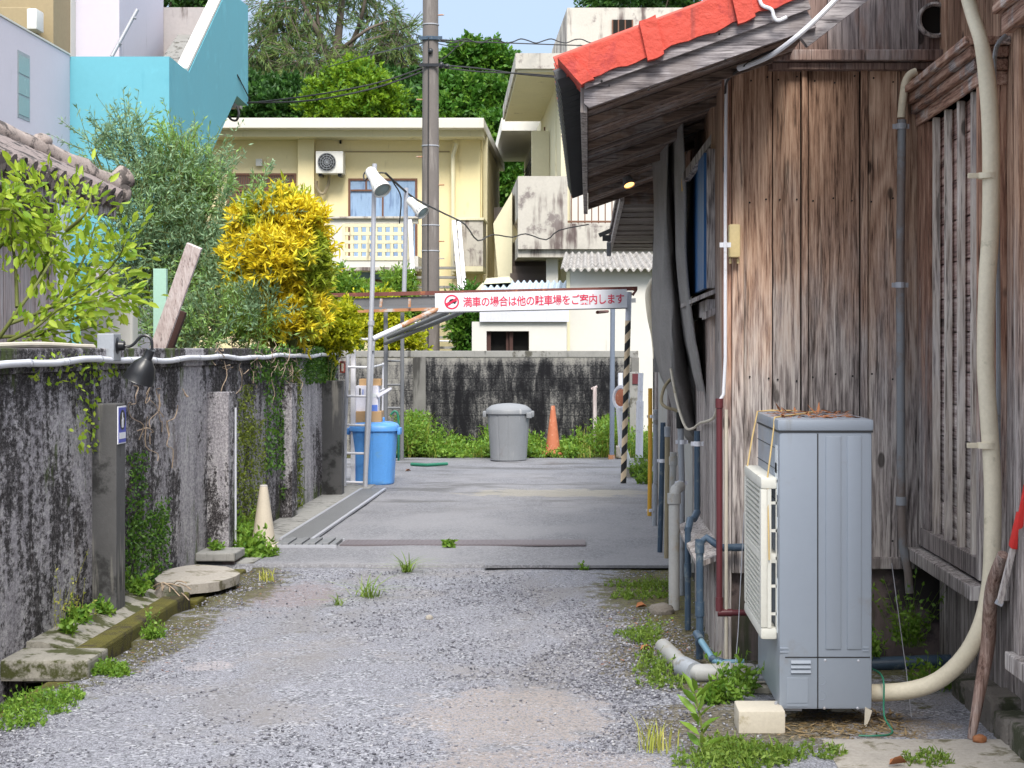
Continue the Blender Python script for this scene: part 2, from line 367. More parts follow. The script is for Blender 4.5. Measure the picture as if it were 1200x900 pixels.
def m_gravel():
    n = NT('gravel_and_dust'); p = n.pos; x, y, z = n.sep(p)
    cell = n.vor(p, 88, 'F1', 'Color'); ds = n.vor(p, 88); cell2 = n.vor(p, 170, 'F1', 'Color'); ds2 = n.vor(p, 170)
    v = n.sep(cell)[0]; v2 = n.sep(cell2)[1]
    big = n.noise(p, 1.1, 6, .62); med = n.noise(p, 5, 5, .6)
    a = n.ramp(v, [(0, (.075,.077,.088)), (.35, (.17,.173,.195)), (.75, (.30,.304,.34)), (.97, (.44,.445,.48))])
    b = n.ramp(v2, [(0, (.11,.112,.126)), (.5, (.225,.228,.258)), (1, (.36,.365,.41))])
    c = n.mix(n.range(med, .42, .58), a, b)
    dust = n.math('MULTIPLY', n.range(n.math('ADD', big, n.math('MULTIPLY', n.math('SUBTRACT', n.noise(p, 30, 4, .7), .5), .5)), .52, .70), .62)
    rut = n.math('ADD', n.range(n.math('ABSOLUTE', n.math('ADD', x, 1.55)), .38, .08), n.range(n.math('ABSOLUTE', n.math('ADD', x, .25)), .38, .08))
    c = n.mix(dust, c, (.25, .233, .228))
    rm = n.math('MULTIPLY', rut, n.range(n.noise(n.map(p, (1, .35, 1)), 2.4, 6, .65), .42, .60))
    c = n.mix(n.math('MULTIPLY', rm, .55), c, (.20, .188, .185))
    nz = n.noise(p, 7, 6, .68); x, y, z = n.sep(p)
    spk = n.range(n.noise(p, 75, 3, .7), .42, .55)
    for (q, rx, ry, col, am) in ((G(600,838), .42, .62, (.33,.285,.26), .85), (G(345,697), .30, .55, (.24,.19,.19), .85), (G(245,781), .12, .12, (.38,.34,.34), .8),
                                 (G(640,905), .5, .35, (.31,.265,.245), .8), (G(980,850), .45, .28, (.30,.22,.12), .75)):
        m = n.math('MULTIPLY', n.math('MULTIPLY', n.blob(q.x, q.y, rx, ry, nz, .5, 1.1), spk), am)
        c = n.mix(m, c, col)
    edge = n.math('ADD', n.range(x, -2.05, -2.4, 0, .24), n.range(n.math('ADD', x, n.math('MULTIPLY', n.math('SUBTRACT', y, 10.5), .02)), .12, .42, 0, .26))
    edge = n.math('MULTIPLY', edge, n.range(y, 7.2, 8.6))
    ms = n.range(n.math('ADD', nz, edge), .64, .74)
    c = n.mix(n.math('MULTIPLY', ms, .85), c, n.ramp(n.noise(p, 60, 4, .7), [(.35, (.03,.022,.01)), (.5, (.075,.07,.012)), (.65, (.13,.13,.02))]))
    for (bx_, by_, rx, ry, tone) in ((.42, 11.0, .36, 1.5, 0), (.38, 8.9, .30, .9, 1), (-2.33, 11.4, .26, 1.0, 0), (-2.30, 9.4, .17, .8, 0), (.62, 7.2, .4, .5, 1)):
        m = n.math('MULTIPLY', n.blob(bx_, by_, rx, ry, n.noise(p, 9, 7, .7), .4, 1.3), .85)
        tc = n.ramp(n.noise(p, 42, 5, .75), [(.38, (.035,.026,.016)), (.5, (.10,.085,.04)), (.62, (.12,.13,.02) if tone == 0 else (.22,.19,.15))])
        c = n.mix(m, c, tc)
    h = n.math('ADD', n.math('MULTIPLY', ds, -1.0), n.math('MULTIPLY', ds2, -.5))
    h = n.math('ADD', h, n.math('MULTIPLY', med, .6))
    n.bsdf(c, .85, nrm=n.bump(h, .55, .010), spec=.25); return n.m
def m_asphalt():
    n = NT('old_asphalt'); p = n.pos; x, y, z = n.sep(p)
    cell = n.sep(n.vor(p, 90, 'F1', 'Color'))[0]; big = n.noise(n.map(p, (.8, .45, 1)), 1.4, 6, .6); fn = n.noise(p, 60, 4, .65)
    c = n.ramp(cell, [(0, (.125,.126,.138)), (.6, (.18,.181,.197)), (1, (.27,.27,.29))])
    k = n.range(n.math('ADD', big, n.math('MULTIPLY', n.math('SUBTRACT', fn, .5), .25)), .40, .60)
    c = n.mix(n.math('MULTIPLY', k, .6), c, (.24, .238, .252))
    wet = n.range(n.noise(n.map(p, (.5, 1.2, 1), (3.1, .7, 0)), 1.5, 7, .65), .50, .62)
    wet = n.math('MULTIPLY', wet, n.range(y, 15.5, 18.0))
    c = n.mix(n.math('MULTIPLY', wet, .65), c, (.055, .05, .045))
    sand = n.math('MULTIPLY', n.blob(-.25, 18.6, 1.0, .5, n.noise(p, 5, 6, .7), .5, 1.3), .5)
    c = n.mix(sand, c, (.34, .31, .24))
    n.bsdf(c, n.math('SUBTRACT', .82, n.math('MULTIPLY', wet, .3)), nrm=n.bump(n.math('ADD', cell, fn), .35, .006), spec=.35); return n.m
def m_ground():
    n = NT('earth_and_grass'); p = n.pos
    f = n.noise(p, 1.5, 8, .65); c = n.ramp(f, [(.35, (.05,.04,.025)), (.5, (.07,.075,.025)), (.68, (.06,.10,.02))])
    n.bsdf(c, .95, nrm=n.bump(n.noise(p, 20, 5), .5, .03), spec=.1); return n.m
def m_stripe():
    n = NT('black_yellow_tape'); x, y, z = n.sep(n.pos)
    t = n.math('FRACT', n.math('MULTIPLY', n.math('SUBTRACT', z, n.math('MULTIPLY', x, 1.1)), 5.1))
    s = n.math('GREATER_THAN', t, .5)
    w = n.noise(n.pos, 14, 5, .6)
    c = n.mix(s, n.mix(w, (.62,.47,.30), (.74,.60,.42)), n.mix(w, (.012,.012,.014), (.03,.03,.03)))
    c = n.mix(n.range(z, 1.92, 1.925), c, (.62, .64, .72))
    n.bsdf(c, .5, spec=.4); return n.m
def m_tilewall(name): pass
M = {}
M['oldwall'] = m_oldwall(); M['blockwall'] = m_blockwall(); M['gravel'] = m_gravel(); M['asphalt'] = m_asphalt(); M['earth'] = m_ground(); M['stripe'] = m_stripe()
M['concrete'] = surf('grey_concrete', (.27,.265,.25), .9, .3, 3, bump=.4, streak=((.05,.048,.045), .62), blot=((.09,.085,.07), .6))
M['concrete_mid'] = surf('mid_grey_concrete', (.17,.165,.155), .92, .35, 4, bump=.5, streak=((.05,.048,.045), .60, 10), blot=((.28,.27,.25), .60))
M['concrete_pier'] = surf('dark_cement_pier', (.085,.084,.085), .92, .35, 4, bump=.5, bscale=90, streak=((.21,.20,.18), .66, 14), blot=((.03,.03,.03), .58))
M['concrete_slab'] = surf('pale_worn_concrete', (.36,.33,.29), .9, .3, 5, bump=.7, fine=.3, blot=((.13,.115,.07), .57, 5), bscale=80)
M['moss'] = surf('mossy_concrete', (.105,.095,.016), .95, .6, 8, bump=1.0, bscale=110, blot=((.05,.04,.022), .58, 5), fine=.4, bdist=.012)
M['cream_block'] = surf('cream_foot_block', (.54,.49,.40), .8, .12, 6, bump=.3, blot=((.35,.3,.2), .66, 8))
M['pvc_white'] = surf('white_pvc', (.66,.67,.72), .4, .08, 5, bump=0, blot=((.42,.41,.38), .66, 9))
M['pvc_grey'] = surf('grey_pvc', (.30,.32,.35), .42, .1, 5, bump=0, blot=((.2,.19,.17), .62, 9))
M['pvc_paleg'] = surf('pale_grey_pvc', (.36,.36,.35), .5, .12, 5, bump=0, blot=((.33,.3,.25), .6, 8))
M['pvc_blue'] = surf('dark_blue_pvc', (.045,.075,.115), .38, .2, 6, bump=0, blot=((.12,.15,.17), .6, 12))
M['pvc_teal'] = surf('teal_blue_pvc', (.13,.25,.33), .4, .15, 6, bump=0, blot=((.2,.24,.25), .62, 12))
M['pvc_maroon'] = surf('maroon_pvc', (.115,.028,.034), .42, .15, 6, bump=0)
M['pvc_tan'] = surf('tan_wrapped_pipe', (.30,.25,.16), .7, .2, 8, bump=.2)
M['pvc_rust'] = surf('brown_grey_pipe', (.20,.165,.15), .5, .25, 3, bump=.1, blot=((.22,.23,.245), .5, 2.5))
M['cream_pipe'] = surf('cream_pipe_wrap', (.66,.59,.45), .55, .12, 5, bump=.35, bscale=26, blot=((.40,.36,.25), .66, 7), bdist=.01)
M['ac_grey'] = surf('grey_enamel_steel', (.255,.29,.345), .38, .06, 2, metal=0, bump=.05, bscale=220, spec=.5, fine=.03, blot=((.24,.255,.28), .64, 4), streak=((.20,.20,.19), .72, 10))
M['ac_dark'] = surf('dark_seam', (.03,.032,.035), .6, .1, 4, bump=0)
M['ac_cream'] = surf('cream_plastic_guard', (.62,.61,.55), .5, .08, 4, bump=.05, streak=((.40,.37,.30), .68))
M['ac_white'] = surf('white_enamel', (.68,.67,.63), .45, .08, 4, bump=0, streak=((.38,.33,.26), .70))
M['sticker'] = surf('paper_sticker', (.66,.70,.72), .6, .06, 8, bump=0)
M['sticker_green'] = surf('green_sticker', (.12,.42,.34), .6, .06, 8, bump=0)
M['galv'] = surf('galvanised_pipe', (.42,.43,.47), .45, .12, 4, metal=.25, bump=.05, blot=((.26,.22,.19), .68, 8))
M['white_metal'] = surf('white_painted_steel', (.66,.66,.70), .45, .1, 5, bump=.05, blot=((.32,.16,.09), .70, 7))
M['grey_metal'] = surf('grey_painted_steel', (.15,.155,.165), .5, .15, 5, bump=.05, blot=((.10,.06,.045), .66, 7))
M['blue_metal'] = surf('blue_grey_painted_post', (.20,.235,.30), .45, .1, 5, bump=.05)
M['rust_rail'] = surf('red_brown_rail', (.155,.052,.042), .7, .3, 6, bump=.3, blot=((.30,.11,.05), .62, 8))
M['rust'] = surf('rusty_orange_steel', (.42,.20,.10), .85, .35, 7, bump=.4, blot=((.45,.42,.40), .55, 6))
M['black_metal'] = surf('black_enamel', (.016,.017,.02), .35, .1, 5, bump=0, spec=.5)
M['black'] = surf('black_rubber', (.012,.012,.012), .7, .1, 5, bump=0)
M['dark_void'] = surf('dark_interior', (.012,.011,.010), .95, .1, 5, bump=0)
M['sign_white'] = surf('white_sign_board', (.70,.71,.76), .45, .05, 3, bump=0, fine=.02)
M['sign_red'] = surf('red_sign_paint', (.60,.025,.075), .5, .04, 3, bump=0, fine=.02)
M['sign_black'] = surf('black_sign_paint', (.02,.02,.022), .5, .04, 3, bump=0)
M['sign_blue'] = surf('blue_sign_paint', (.06,.075,.42), .4, .05, 3, bump=0)
M['roof_red'] = surf('red_painted_mortar', (.53,.068,.045), .7, .14, 5, bump=.6, bscale=18, fine=.12, blot=((.42,.05,.042), .60, 6), streak=((.22,.04,.035), .68, 12), bdist=.02)
M['tile_red'] = surf('red_clay_tile', (.42,.075,.05), .8, .25, 8, bump=.3, blot=((.10,.05,.045), .58, 7))
M['slab_mossy'] = surf('mossy_slab', (.26,.245,.21), .95, .35, 6, bump=.7, blot=((.05,.055,.015), .52, 7), fine=.3)
M['tile_old'] = surf('weathered_roof_tile', (.22,.18,.17), .92, .4, 6, bump=.8, blot=((.045,.04,.038), .54, 6), fine=.35)
M['mortar_old'] = surf('old_roof_mortar', (.30,.25,.225), .92, .3, 5, bump=.6, blot=((.07,.06,.055), .55, 7), fine=.4)
M['plaster_yellow'] = surf('cream_yellow_plaster', (.78,.68,.41), .85, .06, 1.2, bump=.15, bscale=40, fine=.05, streak=((.52,.43,.23), .70, 4))
M['plaster_cream'] = surf('pale_cream_plaster', (.70,.65,.46), .85, .1, 1.2, bump=.15, fine=.06, streak=((.30,.26,.18), .72, 5))
M['white_paint'] = surf('white_painted_render', (.63,.615,.57), .8, .06, 1.0, bump=.12, fine=.04, streak=((.30,.27,.22), .74, 5))
M['roof_fascia'] = surf('white_roof_fascia', (.64,.61,.54), .8, .08, 1.0, bump=.1, fine=.05, blot=((.36,.30,.22), .68, 4))
M['white_lilac'] = surf('lilac_white_render', (.60,.56,.63), .8, .05, .8, bump=.12, fine=.03, streak=((.42,.39,.42), .74, 4))
M['stained_render'] = surf('stained_grey_render', (.42,.38,.37), .85, .1, 1, bump=.15, streak=((.07,.05,.04), .66, 5))
M['beige_render'] = surf('beige_render', (.34,.27,.16), .85, .08, 1, bump=.1)
M['blue_paint'] = surf('turquoise_paint', (.125,.385,.46), .7, .07, .9, bump=.12, fine=.04, streak=((.10,.34,.42), .66, 3), blot=((.14,.43,.51), .60, 1.5))
M['concrete_stained'] = surf('stained_building_concrete', (.50,.47,.42), .88, .15, 1.5, bump=.3, streak=((.12,.09,.085), .60, 3.2), blot=((.22,.19,.18), .60, 2))
M['glass'] = surf('dark_window_glass', (.05,.07,.09), .08, .1, 2, bump=0, spec=.6)
M['frost'] = surf('frosted_glass', (.28,.36,.36), .25, .1, 2, bump=0)
M['curtain'] = surf('pale_blue_curtain', (.28,.40,.58), .9, .2, 3, bump=0, streak=((.16,.24,.40), .56, 14))
M['brown_frame'] = surf('brown_aluminium_frame', (.16,.075,.045), .5, .1, 4, bump=0)
M['louvre'] = surf('brown_louvre', (.13,.10,.085), .6, .15, 4, bump=0)
M['corr_grey'] = surf('old_cement_sheet', (.36,.34,.32), .9, .25, 5, bump=.3, blot=((.10,.09,.085), .56, 5))
M['corr_white'] = surf('lilac_white_sheet', (.60,.61,.68), .6, .08, 3, bump=.05)
M['corr_blue'] = surf('pale_blue_sheet', (.44,.52,.60), .55, .12, 3, bump=.05, blot=((.28,.25,.22), .68, 5))
M['pole'] = surf('pole_concrete', (.165,.145,.135), .85, .15, 2, bump=.15, streak=((.24,.215,.20), .62, 12))
M['wire'] = surf('black_cable', (.02,.02,.022), .6, .1, 4, bump=0)
M['bin_grey'] = surf('grey_bin_plastic', (.215,.225,.24), .5, .12, 5, bump=.1, streak=((.36,.36,.36), .68, 18), blot=((.20,.20,.21), .64, 6))
M['bin_blue'] = surf('blue_bin_plastic', (.095,.30,.69), .42, .08, 4, bump=.05, blot=((.12,.3,.58), .6, 6))
M['cone_orange'] = surf('faded_orange_plastic', (.46,.15,.075), .6, .18, 6, bump=.1, blot=((.62,.34,.22), .62, 12))
M['cone_cream'] = surf('faded_cream_plastic', (.52,.46,.37), .65, .1, 6, bump=.1, blot=((.33,.28,.2), .66, 7))
M['cardboard'] = surf('brown_cardboard', (.42,.27,.14), .9, .12, 6, bump=.1)
M['paper_white'] = surf('white_carton', (.66,.66,.74), .8, .08, 6, bump=0)
M['box_blue'] = surf('blue_print', (.10,.20,.62), .7, .1, 5, bump=0)
M['steel_plate'] = surf('brown_steel_plate', (.145,.125,.135), .6, .2, 5, metal=.2, bump=.2, bscale=30)
M['grating'] = surf('galvanised_grating', (.22,.225,.235), .5, .15, 8, metal=.3, bump=.1)
M['plank_pink'] = woodmat('pinkish_plank', [(.28,.21,.20),(.50,.41,.40),(.64,.56,.55)], [(.3,.26,.26),(.52,.46,.46),(.66,.6,.6)], None, .06)
M['mint'] = surf('mint_paint', (.33,.52,.43), .7, .08, 5, bump=.05)
M['dark_wood_post'] = surf('dark_brown_wood', (.055,.025,.02), .8, .2, 6, bump=.2)
BR = [(.07,.034,.022), (.36,.212,.14), (.61,.42,.30)]
GY = [(.05,.043,.042), (.27,.24,.235), (.53,.49,.465)]
M['wood_wall'] = woodmat('plank_wall_wood', BR, GY, (1.15, 2.35), .2)
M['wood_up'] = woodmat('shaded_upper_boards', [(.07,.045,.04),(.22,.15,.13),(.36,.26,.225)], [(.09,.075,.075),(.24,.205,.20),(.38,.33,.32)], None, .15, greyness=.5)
M['wood_grey'] = woodmat('silvered_wood', [(.06,.05,.05),(.20,.17,.16),(.36,.32,.30)], GY, None, .12, greyness=.9)
M['wood_barge'] = woodmat('silvered_bargeboard', [(.05,.04,.042),(.20,.175,.175),(.36,.33,.33)], [(.05,.045,.05),(.22,.20,.21),(.44,.41,.42)], None, .08, axis='X', greyness=.8, knots=0)
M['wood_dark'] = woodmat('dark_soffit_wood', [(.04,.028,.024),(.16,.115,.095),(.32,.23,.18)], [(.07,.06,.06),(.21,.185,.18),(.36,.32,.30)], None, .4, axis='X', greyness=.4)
M['wood_eave'] = woodmat('grey_eave_slats', [(.05,.04,.035),(.14,.115,.095),(.26,.22,.19)], [(.06,.05,.045),(.18,.155,.135),(.32,.28,.25)], None, .25, axis='X', greyness=.6)
M['wood_rich'] = woodmat('reddish_trim_wood', [(.05,.022,.014),(.26,.13,.085),(.48,.29,.20)], GY, (.9, 1.9), .1)
M['wood_trim_y'] = woodmat('moulding_wood', [(.06,.03,.02),(.30,.17,.125),(.52,.36,.28)], GY, None, .1, axis='Y', greyness=.35)
M['wood_bar'] = woodmat('pale_lattice_bars', [(.18,.14,.12),(.46,.40,.35),(.64,.59,.54)], GY, None, .1, greyness=.4)
M['wood_pole'] = woodmat('barky_pole_wood', [(.06,.03,.022),(.20,.125,.10),(.36,.26,.22)], [(.07,.05,.045),(.22,.165,.15),(.38,.31,.28)], None, .1, greyness=.3)
M['slats_worn'] = woodmat('frayed_slat_boards', [(.05,.025,.025),(.36,.22,.19),(.60,.46,.40)], [(.07,.055,.055),(.32,.27,.26),(.66,.61,.58)], (.7, 2.4), .25, axis='Y', gscale=.5)
M['footing'] = surf('damp_footing_render', (.19,.145,.14), .92, .35, 4, bump=.5, blot=((.05,.042,.042), .52, 3.2), streak=((.07,.075,.045), .62, 6))
M['mesh'] = surf('grey_shade_net', (.25,.235,.225), .9, .3, 5, bump=.9, bscale=160, bdist=.006, fine=.25)
M['blue_sheet'] = surf('blue_panel', (.02,.10,.26), .5, .2, 4, bump=.05)
M['blue_bright'] = surf('bright_blue_tarp', (.03,.26,.62), .6, .15, 6, bump=.2)
M['yellow'] = surf('ochre_yellow_paint', (.60,.33,.035), .55, .12, 5, bump=.05)
M['box_cream'] = surf('cream_switch_box', (.62,.50,.26), .5, .06, 5, bump=0)
M['red_tool'] = surf('red_tool_paint', (.62,.03,.025), .45, .1, 5, bump=0)
M['rope'] = surf('straw_coloured_cord', (.55,.40,.18), .8, .1, 6, bump=.1)
M['hose'] = surf('green_hose', (.02,.17,.10), .5, .1, 5, bump=0)
M['dry'] = surf('dead_vine_stem', (.38,.29,.21), .9, .2, 6, bump=.1)
M['bark'] = surf('grey_bark', (.13,.105,.085), .95, .3, 5, bump=.5, bscale=25, bdist=.02)
M['stem'] = surf('green_brown_stem', (.13,.15,.04), .8, .25, 5, bump=.1)
M['stone'] = surf('grey_stone', (.20,.20,.215), .9, .45, 30, bump=.3, fine=.2)
M['rock'] = surf('rough_rock', (.18,.16,.14), .95, .35, 7, bump=.8, blot=((.05,.055,.03), .55, 5), bdist=.015)
M['dead_leaf'] = surf('dead_leaf', (.30,.12,.05), .8, .3, 20, bump=.1)
nb = NT('lit_bulb'); eb = nb.t.nodes.new('ShaderNodeEmission'); eb.inputs[0].default_value = (1, .42, .12, 1); eb.inputs[1].default_value = 1.6
nb.t.links.new(eb.outputs[0], nb.out.inputs['Surface']); M['bulb'] = nb.m
L = {}
L['lime'] = leafmat('lime_leaf', (.16,.31,.02), (.46,.58,.06), .4)
L['olive'] = leafmat('dusty_olive_leaf', (.13,.24,.13), (.34,.49,.28), .3, c=(.24,.40,.10), cthr=.60)
L['croton'] = leafmat('yellow_leaf', (.70,.52,.015), (.86,.76,.05), .3, c=(.30,.38,.03), cthr=.61)
L['yhedge'] = leafmat('yellow_green_leaf', (.25,.32,.01), (.62,.58,.015), .35)
L['grass'] = leafmat('grass_blade', (.075,.165,.02), (.26,.37,.07), .38)
L['grassdry'] = leafmat('dry_grass_blade', (.30,.34,.05), (.52,.48,.13), .35)
L['straw'] = leafmat('dry_straw', (.20,.135,.06), (.42,.31,.17), .15)
L['weed'] = leafmat('weed_leaf', (.07,.19,.02), (.25,.41,.06), .38)
L['darkgreen'] = leafmat('dark_leaf', (.02,.07,.014), (.085,.20,.03), .25, c=(.03,.085,.016), cthr=.55)
L['midgreen'] = leafmat('mid_leaf', (.04,.125,.015), (.16,.31,.03), .3, c=(.06,.17,.018), cthr=.55)
L['bright'] = leafmat('bright_leaf', (.10,.23,.012), (.25,.40,.02), .35, c=(.07,.18,.012), cthr=.58)
L['casu'] = leafmat('dull_needle', (.06,.135,.045), (.16,.27,.085), .3, c=(.17,.235,.06), cthr=.54)
L['ivy'] = leafmat('small_ivy_leaf', (.03,.10,.012), (.11,.22,.025), .25)
L['ivylight'] = leafmat('light_moss_leaf', (.08,.12,.012), (.19,.23,.03), .25)
# ================================================================ GROUND
MB().box((-320, -60, -.75), (320, 420, -.45)).build('ground', M['earth']); tag(bpy.data.objects['ground'], kind='structure')
def sheet(name, x0, x1, y0, y1, z, m, step=.08, amp=.0, edge=None, skirt=.45):
    nx, ny = max(2, int((x1-x0)/step)), max(2, int((y1-y0)/step))
    xs, ys = np.linspace(x0, x1, nx), np.linspace(y0, y1, ny); X, Y = np.meshgrid(xs, ys)
    Z = z+amp*(np.sin(X*1.7+1)*np.cos(Y*1.1)+.5*np.sin(X*4.1+Y*2.3)+.35*np.sin(X*9.2-Y*7.7))
    if edge is not None: X = X+edge(X, Y, x0, x1)
    V = np.stack([X, Y, Z], -1).reshape(-1, 3); idx = np.arange(nx*ny).reshape(ny, nx)
    Fc = np.stack([idx[:-1,:-1], idx[:-1,1:], idx[1:,1:], idx[1:,:-1]], -1).reshape(-1, 4)
    ring = np.concatenate([idx[0,:], idx[1:,-1], idx[-1,-2::-1], idx[-2:0:-1,0]])
    low = V[ring].copy(); low[:,2] -= skirt; n0 = len(V); V = np.vstack([V, low]); k = len(ring)
    S = np.array([[ring[i], n0+i, n0+(i+1)%k, ring[(i+1)%k]] for i in range(k)])
    return tag(np_mesh(name, V, np.vstack([Fc, S]), m, smooth=False), kind='structure')
def ledge(X, Y, x0, x1):
    w = np.clip((x0+.5-X)/.5, 0, 1); return w*.06*(np.sin(Y*3.1)+.6*np.sin(Y*8.3+1))
sheet('gravel_lane', -2.47, 2.6, -4, 12.46, 0, M['gravel'], .07, .006, ledge)
tag(MB().box((-.75, 12.30, .014), (.78, 12.62, .036), .003).build('yard_slab_edge', M['asphalt']), kind='structure')
sheet('asphalt_yard', -3.6, 3.2, 12.44, 24.6, .022, M['asphalt'], .2, .006)
sheet('weedy_soil', -6, 3.4, 24.55, 27.5, .01, M['earth'], .2, .012)
MB().box((-2.87, 3, -.40), (-2.4, 12.5, -.24)).build('ditch_floor', M['footing']); tag(bpy.data.objects['ditch_floor'], kind='structure')
MB().box((.95, 3, -.2), (2.6, 6.95, .008)).build('concrete_apron', M['concrete_slab']); tag(bpy.data.objects['concrete_apron'], kind='structure')
mb = MB(); mb.box((-3.0, 12.5, -.2), (-2.45, 20, .03)); mb.build('gutter_edge', M['concrete']); tag(bpy.data.objects['gutter_edge'], kind='structure')
# gutter grating strip along the left wall, steel plate across the lane
t = thing('gutter_grating', 'long galvanised gutter grating running along the foot of the left wall towards the blue bin', 'grating', (-2.3, 16, .03))
mb = MB(); mb.box((-2.52, 13.9, .034), (-2.49, 18.9, .052)); mb.box((-2.26, 13.9, .034), (-2.23, 18.9, .052)); mb.each('frame_bar', M['galv'], t)
mb = MB(); mb.box((-2.49, 13.9, .031), (-2.26, 18.9, .037)); mb.build('backing', M['ac_dark'], t)
mb = MB()
for i in range(100): mb.box((-2.49, 13.91+i*.05, .037), (-2.26, 13.935+i*.05, .048))
tag(mb.build('slat', M['grating'], t), kind='stuff')
t = thing('drain_cover', 'corrugated grey steel drain cover lying across the lane edge beside the cream cone', 'drain cover', (-2.25, 13.75, .03))
mb = MB()
for i in range(9): mb.box((-2.47+i*.053, 13.5, .026), (-2.425+i*.053, 13.92, .05+.01*(i%2)), .003)
mb.build('slat', M['grating'], t)
mb = MB(); mb.box((-2.49, 13.47, .0), (-1.985, 13.5, .045)); mb.box((-2.49, 13.92, .0), (-1.985, 13.95, .045)); mb.each('frame_bar', M['galv'], t)
mb = MB()
for i in range(52): mb.box((-1.97+i*.0375, 13.62, .024), (-1.97+i*.0375+.024, 13.94, .036))
mb.box((-1.98, 13.60, .022), (-.02, 13.96, .034))
tag(mb.build('steel_strip', M['steel_plate']), 'long brown ribbed steel strip crossing the lane between gravel and yard', 'drain strip')

# loose gravel: individual stones on the lane surface
ico = bmesh.new(); bmesh.ops.create_icosphere(ico, subdivisions=1, radius=1); ico.verts.ensure_lookup_table()
IV = np.array([v.co[:] for v in ico.verts]); IF = np.array([[v.index for v in f.verts] for f in ico.faces]); ico.free()
def stones(name, P, S, m):
    n = len(P); B = IV[None]*(1+.28*rng.standard_normal((n, len(IV), 1)))
    B = B*(S[:,None,None]*rng.uniform(.6, 1.25, (n,1,3))*np.array([1,1,.62]))
    a = rng.uniform(0, 6.28, n); c, s = np.cos(a)[:,None], np.sin(a)[:,None]
    B = np.stack([B[...,0]*c-B[...,1]*s, B[...,0]*s+B[...,1]*c, B[...,2]], -1)+P[:,None,:]
    Fc = (IF[None]+(np.arange(n)*len(IV))[:,None,None]).reshape(-1, 3)
    return np_mesh(name, B.reshape(-1, 3), Fc, m)
n = NT('loose_stone'); cc = n.ramp(n.rnd, [(0,(.08,.08,.095)),(.4,(.17,.17,.2)),(.8,(.26,.26,.295)),(1,(.40,.40,.42))])
n.bsdf(cc, .85, nrm=n.bump(n.noise(n.pos, 120, 3), .4, .003), spec=.3); M['pebble'] = n.m
N = 26000
px = rng.uniform(-2.44, .75, N*4); py = 5.6+6.7*rng.uniform(0, 1, N*4)**1.35
dens = .10+.75*np.exp(-((px-.15)/.28)**2)+.6*np.exp(-((px+2.28)/.16)**2)+.22*(np.sin(px*2.3+py*.9)+np.sin(py*1.7-px*3.1)>.7)+.25*np.exp(-((px+.6)/.5)**2)
for q, rx, ry in ((G(600,838), .45, .62), (G(345,697), .32, .55)):
    dens = np.where(((px-q.x)/rx)**2+((py-q.y)/ry)**2 < 1, .04, dens)
keep = rng.uniform(0, 1, N*4) < dens; px, py = px[keep][:N], py[keep][:N]
stones('gravel_stones', np.stack([px, py, np.full(len(px), .002)], -1), .0035+.0055*rng.uniform(0, 1, len(px))**2.2, M['pebble'])
tag(bpy.data.objects['gravel_stones'], 'loose grey gravel scattered over the lane', 'gravel', kind='stuff')
def rock(name, label, q, r, m='rock', cat='rock'):
    mb = MB(); mb.ball(q, r, 3, jit=.07); return tag(mb.build(name, M[m], smooth=True, angle=30), label, cat)
rock('rock', 'dark upright rock in the ditch under the round concrete lid', W(198,710,10.6), (.11,.14,.14))
rock('rock', 'small pale stone at the right rim of the round concrete lid', W(271,677,11.7), (.045,.05,.03), 'concrete_slab')
rock('pebble', 'single pale dark-sided pebble alone in the middle of the gravel lane', G(503,724,.012), (.022,.022,.018), 'concrete_slab', 'pebble')
rock('rock', 'grey rubble stone among moss at the foot of the right house, near the grey pipe', G(775,716,.02), (.08,.06,.05))

# ================================================================ LEFT BOUNDARY WALL
WX = -2.85
t = thing('concrete_wall', 'long mildewed concrete boundary wall with piers along the left of the lane', 'wall', (WX-.1, 10, -.3))
MB().box((WX-.18, 2.5, -.45), (WX, 19.5, 1.47)).build('body', M['oldwall'], t)
MB().box((WX-.20, 2.5, 1.472), (WX+.022, 19.52, 1.60), .012).build('coping', M['oldwall'], t)
for (y0, y1, xo, ztop, mat) in ((9.81, 10.0, -2.71, 1.28, 'concrete_pier'), (12.78, 13.0, -2.69, 1.27, 'oldwall'), (15.8, 16.1, -2.74, 1.27, 'oldwall'), (18.3, 18.5, -2.64, 1.25, 'concrete_pier')):
    mb = MB(); mb.box((WX-.05, y0, -.3), (xo, y1, ztop), .008); mb.build('pier', M[mat], t)
t2 = thing('ditch_kerb', 'mossy broken concrete kerb of the ditch beside the foreground gravel', 'kerb', (-2.3, 9.5, -.3))
mb = MB(); mb.box((-2.62, 8.66, -.4), (-2.49, 10.7, .075), .02); mb.build('kerb_body', M['moss'], t2)
mb = MB(); mb.prism([(-2.85,8.66,.11),(-2.77,8.66,.11),(-2.621,8.66,.06),(-2.621,8.66,-.1),(-2.85,8.66,-.1)], (0,2.0,0)); mb.build('mortar_fillet', M['slab_mossy'], t2)
tag(MB().box((-2.60, 3.2, -.4), (-2.46, 8.2, .0), .015).build('ditch_kerb', M['moss']), 'moss covered kerb stones in front of the flat slab at the lower left', 'kerb')
tag(MB().box((-2.60, 10.75, -.4), (-2.46, 12.3, .01), .015).build('ditch_kerb', M['moss']), 'low mossy ditch kerb between round lid and white cone', 'kerb')
tag(MB().box((-2.95, 8.28, -.02), (-2.425, 8.64, .085), .018).build('ditch_slab', M['slab_mossy']), 'rectangular pale concrete slab bridging the ditch at the lower left', 'slab')
mb = MB(); c = W(232, 675, 11.3)
pts = []
for k in range(22):
    a = 2*math.pi*k/22; r = 1+.05*math.sin(3*a+1)+.035*math.sin(7*a)
    pts.append((c.x-.01+.245*r*math.cos(a)*(1.0 if math.cos(a) < 0 else 1.02), c.y+.50*r*math.sin(a), c.z-.05-.012*math.cos(a)))
